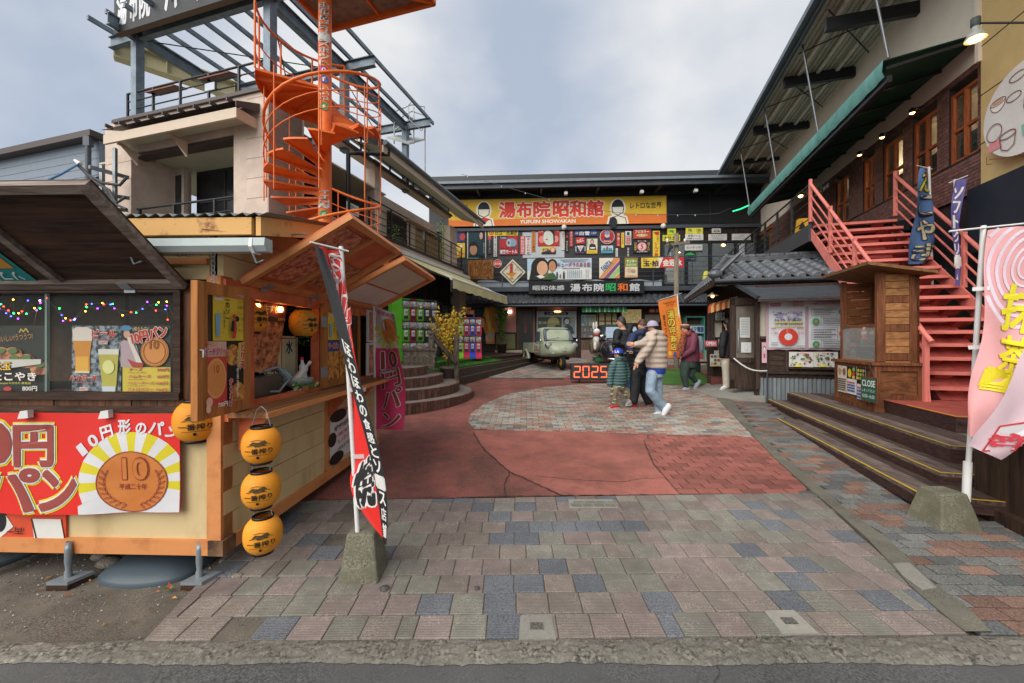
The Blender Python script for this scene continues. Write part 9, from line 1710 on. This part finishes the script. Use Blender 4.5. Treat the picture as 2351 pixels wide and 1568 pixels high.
f.garment('jeans',lambda g:(f.torso(g,[(535,920,0,.15,.13),(535,830,0,.155,.13)],mjd),f.tube(g,[(500,880,-.06),(480,1030,-.06),(480,1160,-.05)],[.10,.08,.07],mjd),f.tube(g,[(575,880,.06),(588,1020,.06),(600,1130,.06)],[.10,.08,.07],mjd)))
f.shoe((490,1190,-.05),(430,1200,-.06),.05,'#d0d0d2');f.shoe((610,1160,.06),(550,1165,.05),.05,'#d0d0d2')
g=G();h,r=f.h,f.hr
for e in(-1,1):c=h+f.fd*r*.86+f.sd*r*.34*e+V((0,0,r*.02));g.tube([c+f.sd*r*.26*cos(k*pi/6)+V((0,0,r*.2*sin(k*pi/6)))for k in range(13)],.0025,pc('#1a1a1a'),4);g.tube([c+f.sd*r*.26*e,h+f.sd*r*.8*e],.0025,pc('#1a1a1a'),4)
g.obj('glasses',f.t)
# --- child
f=Fig(7.54,'child in teal quilted jacket, blue cap and red shoes').start((400,1400));mt=fold_mat('teal_puffer','#4d6a6a','#3d5858',kind='puffer',sc=13,strength=.35);mbg=fold_mat('beige_trouser','#8f7c68',sc=12)
f.body((455,705,0),.098,LEFT+.25,(475,775,0),(465,900,0),(465,1110,0),[((390,840,-.06),(355,970,-.08),(345,1100,-.08)),((550,840,.06),(585,960,.06),(570,1060,.05))],[((420,1140,-.04),(400,1250,-.05),(405,1360,-.04)),((520,1140,.04),(585,1240,.04),(665,1340,.06))],.72)
f.hair('#1a1715',.03);f.cap('#2740b5');
g=G();P_=Panel(f.h+f.fd*f.hr*.95+V((.01,-.06,f.hr*.75)),V((.07,-.03,0)),V((0,0,-.05)));put_text(g,P_,'LA',0,0,1,1,pc('#e3e3e6'),.02,.02);g.obj('cap_emblem',f.t)
f.garment('jacket',lambda g:(f.torso(g,[(460,1115,0,.155,.13),(460,1050,0,.165,.14),(465,930,0,.15,.13),(470,830,0,.125,.11),(475,775,0,.075,.07)],mt),f.tube(g,[(395,840,-.05),(352,970,-.08),(345,1095,-.08)],[.07,.065,.058],mt),f.tube(g,[(550,840,.05),(585,960,.06),(572,1060,.05)],[.07,.06,.05],mt),f.tube(g,[(430,775,-.05),(480,765,-.07),(540,780,.0)],[.04,.045,.045],mt)),.010)
f.garment('trousers',lambda g:(f.torso(g,[(465,1170,0,.115,.10),(465,1100,0,.12,.105)],mbg),f.tube(g,[(420,1150,-.04),(395,1250,-.05),(405,1350,-.04)],[.085,.07,.058],mbg),f.tube(g,[(515,1150,.04),(585,1240,.04),(650,1320,.06)],[.085,.07,.058],mbg)),.010)
g=G();rr=random.Random(4)
for(x,y,d)in((470,1140,-.13),(440,1150,-.12),(510,1150,-.10),(375,1170,-.14),(370,1240,-.13),(410,1310,-.11),(395,1350,-.10),(560,1210,-.04),(545,1250,-.04),(600,1310,-.02)):p=f.q(x,y,d);g.box(p.x-.028,p.x+.028,p.y,p.y+.03,p.z-.01,p.z+.006,pc('#2f7a45'));g.box(p.x-.026,p.x+.026,p.y,p.y+.03,p.z+.006,p.z+.02,pc('#b9b49a'))
stuff(g.obj('trouser_print',f.t));f.shoe((440,1395,-.04),(345,1405,-.05),.04,'#c22f2c');f.shoe((690,1335,.06),(655,1415,.04),.042,'#c22f2c','#b0a695')
# --- woman in maroon jacket
f=Fig(9.65,'person in maroon jacket with patterned scarf and knitted hat').start((1330,1195));mm_=fold_mat('maroon_shell','#6b3347','#562838',sc=8,strength=.6);mg=fold_mat('dark_green_legging','#35453f',sc=12,strength=.4)
f.body((1330,375,0),.115,LEFT+.45,(1370,440,0),(1380,600,0),(1380,800,0),[((1330,500,.12),(1290,640,.05),(1270,740,-.1)),((1440,490,-.14),(1420,650,-.2),(1290,735,-.18))],[((1330,830,-.04),(1320,990,-.06),(1345,1130,-.05)),((1430,830,.06),(1400,980,.05),(1480,1070,.12))])
f.hair('#2a211d',.14);o=f.cap('#5a4038',brim=False);g=G();g.ball(f.h+V((.03,0,f.hr*1.25)),.05,.05,.04,pc('#3a2a24'),10,8);g.obj('bun',o);g=G();h=f.h+V((0,0,f.hr*.62))
g.tube([h+V((cos(k*pi/8),sin(k*pi/8),0))*f.hr*.90 for k in range(17)],.016,pc('#b06a5c'),6);g.tube([h+V((0,0,.025))+V((cos(k*pi/8),sin(k*pi/8),0))*f.hr*.82 for k in range(17)],.010,pc('#c9c4b8'),6);g.obj('hat_band',o)
f.garment('jacket',lambda g:(f.torso(g,[(1395,805,0,.215,.17),(1395,740,0,.22,.175),(1395,620,0,.21,.17),(1395,500,0,.20,.15),(1385,430,0,.12,.11)],mm_),f.tube(g,[(1335,490,.1),(1290,640,.02),(1280,725,-.1)],[.095,.085,.06],mm_),f.tube(g,[(1445,480,-.12),(1425,650,-.2),(1300,730,-.18)],[.10,.09,.06],mm_),f.tube(g,[(1345,450,-.08),(1400,400,-.02),(1430,430,.06)],[.05,.06,.06],mm_)))
f.garment('leggings',lambda g:(f.torso(g,[(1380,880,0,.17,.15),(1385,790,0,.175,.15)],mg),f.tube(g,[(1330,850,-.05),(1318,990,-.06),(1345,1125,-.05)],[.125,.095,.06],mg),f.tube(g,[(1430,850,.06),(1400,985,.05),(1470,1065,.12)],[.125,.09,.06],mg)))
f.hand((1285,735,-.17),(-.8,-.3,-.3),(0,.3,1));f.shoe((1365,1180,-.05),(1280,1195,-.08),.056,'#8f9aa2','#b9c0c4');f.shoe((1515,1075,.12),(1450,1165,.06),.056,'#8f9aa2','#b9c0c4')
scm=mat('knit_scarf','#b0563a',hex2='#3a3a2c',rough=.95,scale=26,stretch=(.6,.6,2.2),lo=.42,hi=.58,bump=.6,bscale=60)
f.garment('scarf',lambda g:(f.tube(g,[(1310,455,-.14),(1270,600,-.2),(1240,750,-.22)],[.055,.055,.05],scm),f.tube(g,[(1330,460,-.1),(1300,600,-.2),(1285,690,-.22)],[.05,.045,.04],scm),f.tube(g,[(1310,440,-.10),(1380,440,-.14),(1420,440,.0)],[.05,.05,.045],scm)))
f.garment('backpack',lambda g:f.torso(g,[(1505,690,.08,.06,.13),(1515,640,.08,.10,.16),(1510,540,.08,.10,.16),(1500,470,.08,.07,.12)],fold_mat('grey_nylon','#6d7d85',sc=9)))
g=G();h,r=f.h,f.hr
for e in(-1,1):c=h+f.fd*r*.86+f.sd*r*.34*e;g.tube([c+f.sd*r*.26*cos(k*pi/6)+V((0,0,r*.2*sin(k*pi/6)))for k in range(13)],.003,pc('#2a1a1a'),4);g.tube([c+f.sd*r*.26*e,h+f.sd*r*.8*e],.003,pc('#2a1a1a'),4)
g.obj('glasses',f.t)
# --- person in the doorway
f=Fig(9.2,'person in dark coat and cream trousers half hidden by the hut door').start((1850,1172));mc_=fold_mat('cream_trouser','#b9b0a0',sc=9)
f.body((1885,300,.05),.105,2.2,(1895,390,.05),(1890,560,.05),(1885,760,.05),[((1840,460,-.02),(1820,600,-.05),(1815,720,-.05)),((1940,460,.1),(1955,600,.1),(1950,720,.1))],[((1865,790,0),(1870,960,0),(1870,1120,0)),((1905,790,.1),(1910,960,.1),(1905,1120,.1))])
f.hair('#1d1916',.32);f.garment('coat',lambda g:(f.torso(g,[(1880,760,.05,.17,.14),(1885,600,.05,.18,.15),(1890,450,.05,.18,.13),(1895,390,.05,.10,.09)],mk),f.tube(g,[(1840,450,-.02),(1815,600,-.05),(1812,720,-.05)],[.09,.08,.06],mk),f.tube(g,[(1940,450,.1),(1955,600,.1),(1950,700,.1)],[.09,.08,.06],mk)))
f.garment('trousers',lambda g:(f.torso(g,[(1885,850,.05,.14,.12),(1885,740,.05,.15,.12)],mc_),f.tube(g,[(1862,820,0),(1868,960,0),(1872,1120,0)],[.095,.085,.08],mc_),f.tube(g,[(1908,820,.1),(1912,960,.1),(1910,1120,.1)],[.095,.085,.08],mc_)));f.shoe((1890,1150,0),(1800,1160,-.05),.052,'#cfcfcc');f.shoe((1935,1150,.1),(1860,1155,.06),.052,'#cfcfcc')

# ------------------------------------------------------------------ tall flags
class Rib(Panel):
 """hanging cloth between a left and a right edge, rows top to bottom"""
 def __init__(s,L,Rr,wav=.012,k=14):s.L=[Vector(p)for p in L];s.Q=[Vector(p)for p in Rr];s.R=s.Q[0]-s.L[0];s.D=s.L[-1]-s.L[0];s.N=s.D.cross(s.R).normalized();s.w=wav;s.k=k
 def row(s,A,y):
  n=len(A)-1;t=min(max(y,0),1)*n;i=min(int(t),n-1);f_=t-i;p0,p1,p2,p3=A[max(i-1,0)],A[i],A[i+1],A[min(i+2,n)]
  return .5*((2*p1)+(p2-p0)*f_+(2*p0-5*p1+4*p2-p3)*f_*f_+(3*p1-p0-3*p2+p3)*f_**3)
 def p(s,x,y,d=0.0):return s.row(s.L,y).lerp(s.row(s.Q,y),x)+s.N*(d+s.w*sin(s.k*x+5*y)*(.3+.7*x)+s.w*.6*sin(3.1*x*s.k*.4-11*y))
def pxl(l,Y):return[px(u,v,Y+d)for u,v,d in l]
def flagpole(t,base,top,r,bar,m=None):
 m=m or m_white;g=G();g.tube([base,top],r,m,10);g.obj('pole',t);g=G();g.tube(bar,r*.45,m,6);g.obj('crossbar',t)
def conc_base(label,c,wb,wt,h):
 g=G();m=speckle('mossy_block','#8a8674','#5c5a4c',90,big='#6f6e58',bigscale=7,bump=.4);v=[c+V((sx*wb/2,sy*wb/2*.9,0))for sx,sy in((-1,-1),(1,-1),(1,1),(-1,1))]+[c+V((sx*wt/2,sy*wt/2*.9,h))for sx,sy in((-1,-1),(1,-1),(1,1),(-1,1))];g.hexa(v,m);o=g.obj('flag_base')
 b=o.modifiers.new('bevel','BEVEL');b.width=.012;b.segments=2;return tag(o,label,'flag base','concrete flag bases')
 # black and red flag
Yb=2.52;cb0=gp(826,1338);cb0=V((cb0.x,cb0.y+.08,gz(cb0.y)));conc_base('mossy concrete block holding the black and red flag',cb0,.25,.17,.30)
nb_=thing('black_red_flag','tall twisted black and red advertising flag in front of the stall','flag',cb0+V((0,0,.3)));flagpole(nb_,px(822,1238,Yb),px(783,566,Yb),.014,[px(712,556,Yb-.15),px(800,577,Yb+.02)])
red=Rib(pxl([(728,566,-.12),(752,640,-.08),(775,730,-.03),(792,820,.02),(806,900,.02),(812,980,.0),(812,1060,.0),(806,1110,-.02),(822,1160,-.04),(884,1245,-.06)],Yb),pxl([(776,577,0),(784,640,0),(798,720,-.02),(812,800,-.03),(828,880,-.05),(846,950,-.06),(862,1010,-.06),(876,1070,-.06),(887,1140,-.07),(887,1250,-.06)],Yb),.014,7)
g=G();cloth_sheet(g,red,mat('flag_red','#d52c26',rough=.55,var=.06),10,60);g.obj('cloth',nb_)
blk=Rib(pxl([(722,563,-.19),(736,620,-.17),(756,690,-.15),(777,770,-.14),(797,850,-.13),(815,920,-.13),(832,980,-.13),(848,1040,-.13),(862,1110,-.13),(872,1180,-.12),(880,1248,-.10)],Yb),pxl([(742,572,-.17),(766,640,-.16),(790,720,-.15),(808,800,-.14),(826,870,-.14),(842,930,-.14),(858,990,-.14),(874,1050,-.14),(886,1120,-.14),(890,1190,-.13),(887,1252,-.10)],Yb),.004,5)
mfb=mat('flag_black','#262628',rough=.5,var=.08);g=G();cloth_sheet(g,blk,mfb,5,60);g.obj('hem_strip',nb_)
wt_=pc('#d9d7d3')
for k,ch in enumerate('ほわほわの食感とソース店舗'):g=G();y=.30+k*.052;put_text(g,blk,ch,.22,y,.80,y+.042,wt_,.004,.016);g.obj('letter',nb_)
for k,(ch,y0,y1)in enumerate((('S',.02,.13),('U',.10,.22),('ば',.20,.33))):g=G();put_text(g,red,ch,.36,y0,.98,y1,pc('#cf3a3a'),.006,.02,outline=wt_,ow=.02,rot=.3);g.obj('letter',nb_)
for k,(ch,y0,y1)in enumerate((('焼',.70,.90),)):g=G();put_text(g,red,ch,.10,y0,.62,y1,mfb,.008,.016,outline=wt_,ow=.018,rot=.1);g.obj('letter',nb_)
for v in(895,1048):g=G();a,b=px(800 if v<1000 else 808,v,Yb),px(838,v-1,Yb-.03);g.beam(a,b,.02,.025,glass('clear_tie','#d8dada',.6));g.obj('tie',nb_)
# pink coin-bread flag
Yk=4.78;pk_=thing('pink_flag','pink coin bread flag with white top at the far stall corner','flag',px(864,990,Yk));flagpole(pk_,px(862,1012,Yk),px(858,702,Yk),.012,[px(852,700,Yk),px(908,722,Yk-.05)])
pf2=Rib(pxl([(864,706,0),(864,800,0),(864,900,0),(864,985,0)],Yk),pxl([(906,722,-.1),(917,800,-.14),(930,880,-.16),(924,987,-.12)],Yk),.018,6);g=G();cloth_sheet(g,pf2,mat('flag_pink','#d8426c',rough=.6,var=.06),10,30,0,.33,1,1);cloth_sheet(g,pf2,pc('#d6d4d6'),10,14,0,0,1,.33);g.obj('cloth',pk_)
g=G()
for k in range(9):
 a0,a1=pi*.08+k*.35,pi*.08+k*.35+.18;prints(g,pf2,[('p',[(.55+.2*cos(a0),.19+.07*sin(a0)),(.55+.62*cos(a0),.19+.155*sin(a0)),(.55+.62*cos(a1),.19+.155*sin(a1)),(.55+.2*cos(a1),.19+.07*sin(a1))],'#d3c528')],d=.002)
prints(g,pf2,[('c',.62,.19,.33,.105,m_cn)],d=.004);put_text(g,pf2,'10円形のパン',.1,.02,.95,.075,pc('#c23a5c'),.005,.02,rot=.1);put_text(g,pf2,'10',.48,.13,.78,.19,m_cd,.007,.02);g.obj('coin_print',pk_)
for ch,y0,y1 in(('10',.36,.50),('円',.52,.66),('パ',.68,.81),('ン',.84,.97)):g=G();put_text(g,pf2,ch,.22,y0,.88,y1,pc('#8f3f3a'),.006,.022,outline=wt_,ow=.022);g.obj('letter',pk_)
for v in(770,870):g=G();g.beam(px(859,v,Yk),px(868,v,Yk),.02,.02,wt_);g.obj('tie',pk_)
# large pale pink flag at the right edge
Yr=3.05;cbr=gp(2216,1226);cbr=V((cbr.x,cbr.y+.16,gz(cbr.y)));conc_base('large concrete block holding the pale pink flag at the right',cbr,.33,.20,.28)
lr=thing('pale_pink_flag','large pale pink flag with yellow writing at the right edge','flag',cbr+V((0,0,.3)));flagpole(lr,px(2218,1150,Yr+.16),px(2258,518,Yr+.1),.017,[px(2180,531,Yr+.1),px(2480,500,Yr+.05)]);g=G();g.tube([px(2218,1150,Yr+.16),px(2222,1060,Yr+.16)],.027,m_white,12);g.obj('socket',lr)
fu=Rib(pxl([(2268,528,.05),(2262,610,.04),(2255,700,.02),(2246,790,-.02),(2236,860,-.05),(2226,930,-.06),(2220,1000,-.04)],Yr),pxl([(2520,508,-.1),(2520,620,-.12),(2510,730,-.14),(2480,830,-.18),(2420,900,-.2),(2340,960,-.2),(2260,1010,-.12)],Yr),.035,7);m_fp=mat('flag_pale_pink','#cf9a9a',hex2='#c48f90',rough=.6,scale=3)
g=G();cloth_sheet(g,fu,m_fp,24,50);g.obj('cloth',lr);sp_l=[]
g=G();mw2=pc('#d8c6d2')
for r_ in(.06,.10,.15,.20,.26,.32):
 pts=[(min(.995,.36+r_*1.25*cos(a)),.17+r_*.72*sin(a))for a in[k*pi/16 for k in range(33)]]
 for i in range(32):
  if pts[i][0]>.01 and pts[i+1][0]>.01 and pts[i][1]>.005 and pts[i+1][1]>.005:prints(g,fu,[('l',[pts[i],pts[i+1]],.012+r_*.05,'#d8c6d2')],d=.004)
g.obj('swirl_print',lr)
for ch,a,b,c_,e_ in(('抹',.20,.24,.56,.42),('茶',.22,.44,.58,.62),('ー',.15,.62,.5,.72)):g=G();put_text(g,fu,ch,a,b,c_,e_,pc('#d6c92a'),.010,.025);g.obj('letter',lr)
fd2=Rib(pxl([(2351,800,-.22),(2318,880,-.24),(2275,950,-.25),(2240,1000,-.24),(2222,1022,-.22)],Yr),pxl([(2460,840,-.24),(2430,920,-.26),(2380,985,-.27),(2335,1030,-.26),(2298,1056,-.24)],Yr),.012,5);g=G();cloth_sheet(g,fd2,mat('flag_pale_lilac','#cdb3ba',rough=.6,var=.06),10,24);g.obj('folded_tail',lr)
g=G();prints(g,fd2,[('p',[(.3,.58),(.92,.42),(.95,.78),(.42,.97)],'#dad6d8'),('l',[(.3,.58),(.92,.42),(.95,.78),(.42,.97),(.3,.58)],.012,'#c23a44')],d=.006);put_text(g,fd2,'づきこに',.45,.55,.85,.85,pc('#c23a44'),.012,.03,rot=1.2);g.obj('tail_print',lr)
for v in(664,798):g=G();uu=2250-(v-520)*.07;g.beam(px(uu-6,v,Yr+.1),px(uu+34,v-2,Yr+.02),.03,.03,m_white);g.obj('tie',lr)
# blue and purple flags strapped to the stairs
def st_pole(t_,w):return N0+dA*t_+nA*w
pb=st_pole(2.55,1.62);Yq=pb.y;bf=thing('blue_flag','blue flag with cream letters on the stair railing','flag',V((pb.x,pb.y,px(0,655,Yq).z)));flagpole(bf,px(2141,655,Yq),px(2133,383,Yq),.02,[px(2105,380,Yq),px(2140,388,Yq)])
rb2=Rib(pxl([(2112,386,-.05),(2106,440,-.15),(2098,500,-.2),(2090,560,-.2),(2084,607,-.15)],Yq),pxl([(2132,390,0),(2136,440,0),(2138,500,-.02),(2144,560,-.05),(2120,605,-.1)],Yq),.03,5);g=G();cloth_sheet(g,rb2,mat('flag_blue','#5f7fae',hex2='#4f6f9f',rough=.6,scale=3),10,30);g.obj('cloth',bf)
for k,ch in enumerate('たこやき'):g=G();put_text(g,rb2,ch,.2,.06+k*.23,.95,.25+k*.23,pc('#d0c9a0' if k else '#d6c92a'),.012,.02,outline=pc('#2f4060'),ow=.02,rot=.1);g.obj('letter',bf)
pp_=st_pole(1.9,1.62);Yq=pp_.y;pf3=thing('purple_flag','narrow purple flag with white writing on the stair railing','flag',V((pp_.x,pp_.y,px(0,665,Yq).z)));flagpole(pf3,px(2204,668,Yq),px(2192,412,Yq),.018,[px(2178,420,Yq),px(2222,403,Yq-.1)])
rp=Rib(pxl([(2192,416,0),(2184,470,-.05),(2188,540,-.08),(2192,600,-.1),(2194,656,-.1)],Yq),pxl([(2219,408,-.15),(2208,470,-.12),(2204,540,-.1),(2206,600,-.12),(2204,658,-.12)],Yq),.02,5);g=G();cloth_sheet(g,rp,mat('flag_purple','#6a5590',hex2='#4a4a86',rough=.6,scale=3),8,30);g.obj('cloth',pf3)
for k,ch in enumerate('ソフトクリーム'):g=G();put_text(g,rp,ch,.2,.1+k*.12,.85,.2+k*.12,wt_,.01,.03);g.obj('letter',pf3)
# orange flag behind the people
Yo=10.3;of_=thing('orange_flag','orange shop flag with dark yellow characters behind the people','flag',px(1556,870,Yo));flagpole(of_,px(1572,868,Yo),px(1555,678,Yo),.016,[px(1510,690,Yo),px(1565,673,Yo)])
ro=Rib(pxl([(1511,692,-.05),(1516,730,-.06),(1523,780,-.06),(1533,822,-.05)],Yo),pxl([(1556,679,0),(1562,730,0),(1566,780,-.02),(1556,820,-.04)],Yo),.02,5);g=G();cloth_sheet(g,ro,mat('flag_orange','#dd7a30',rough=.6,var=.06),8,20);g.obj('cloth',of_)
for k,ch in enumerate('湯の坪商店'):g=G();put_text(g,ro,ch,.36,.22+k*.125,.70,.335+k*.125,pc('#e0c04a'),.012,.03,outline=pc('#4a2f1c'),ow=.05);g.obj('letter',of_)
g=G();put_text(g,ro,vt('駄菓子とおもちゃ'),.74,.18,.92,.72,pc('#d8c04a'),.006,.02);put_text(g,ro,vt('昔なつかし'),.12,.28,.26,.75,pc('#5a3a20'),.006,.015);put_text(g,ro,'Traditional houses',.2,.07,.9,.11,pc('#7a4a20'),.006,.012);put_text(g,ro,'and Toys',.35,.12,.75,.155,pc('#7a4a20'),.006,.012);prints(g,ro,[('c',.3,.9,.14,.05,'#d8b04a'),('r',.5,.92,.75,.97,'#3f5a9a'),('r',.55,.87,.7,.92,'#3f5a9a')],d=.006);g.obj('small_print',of_)
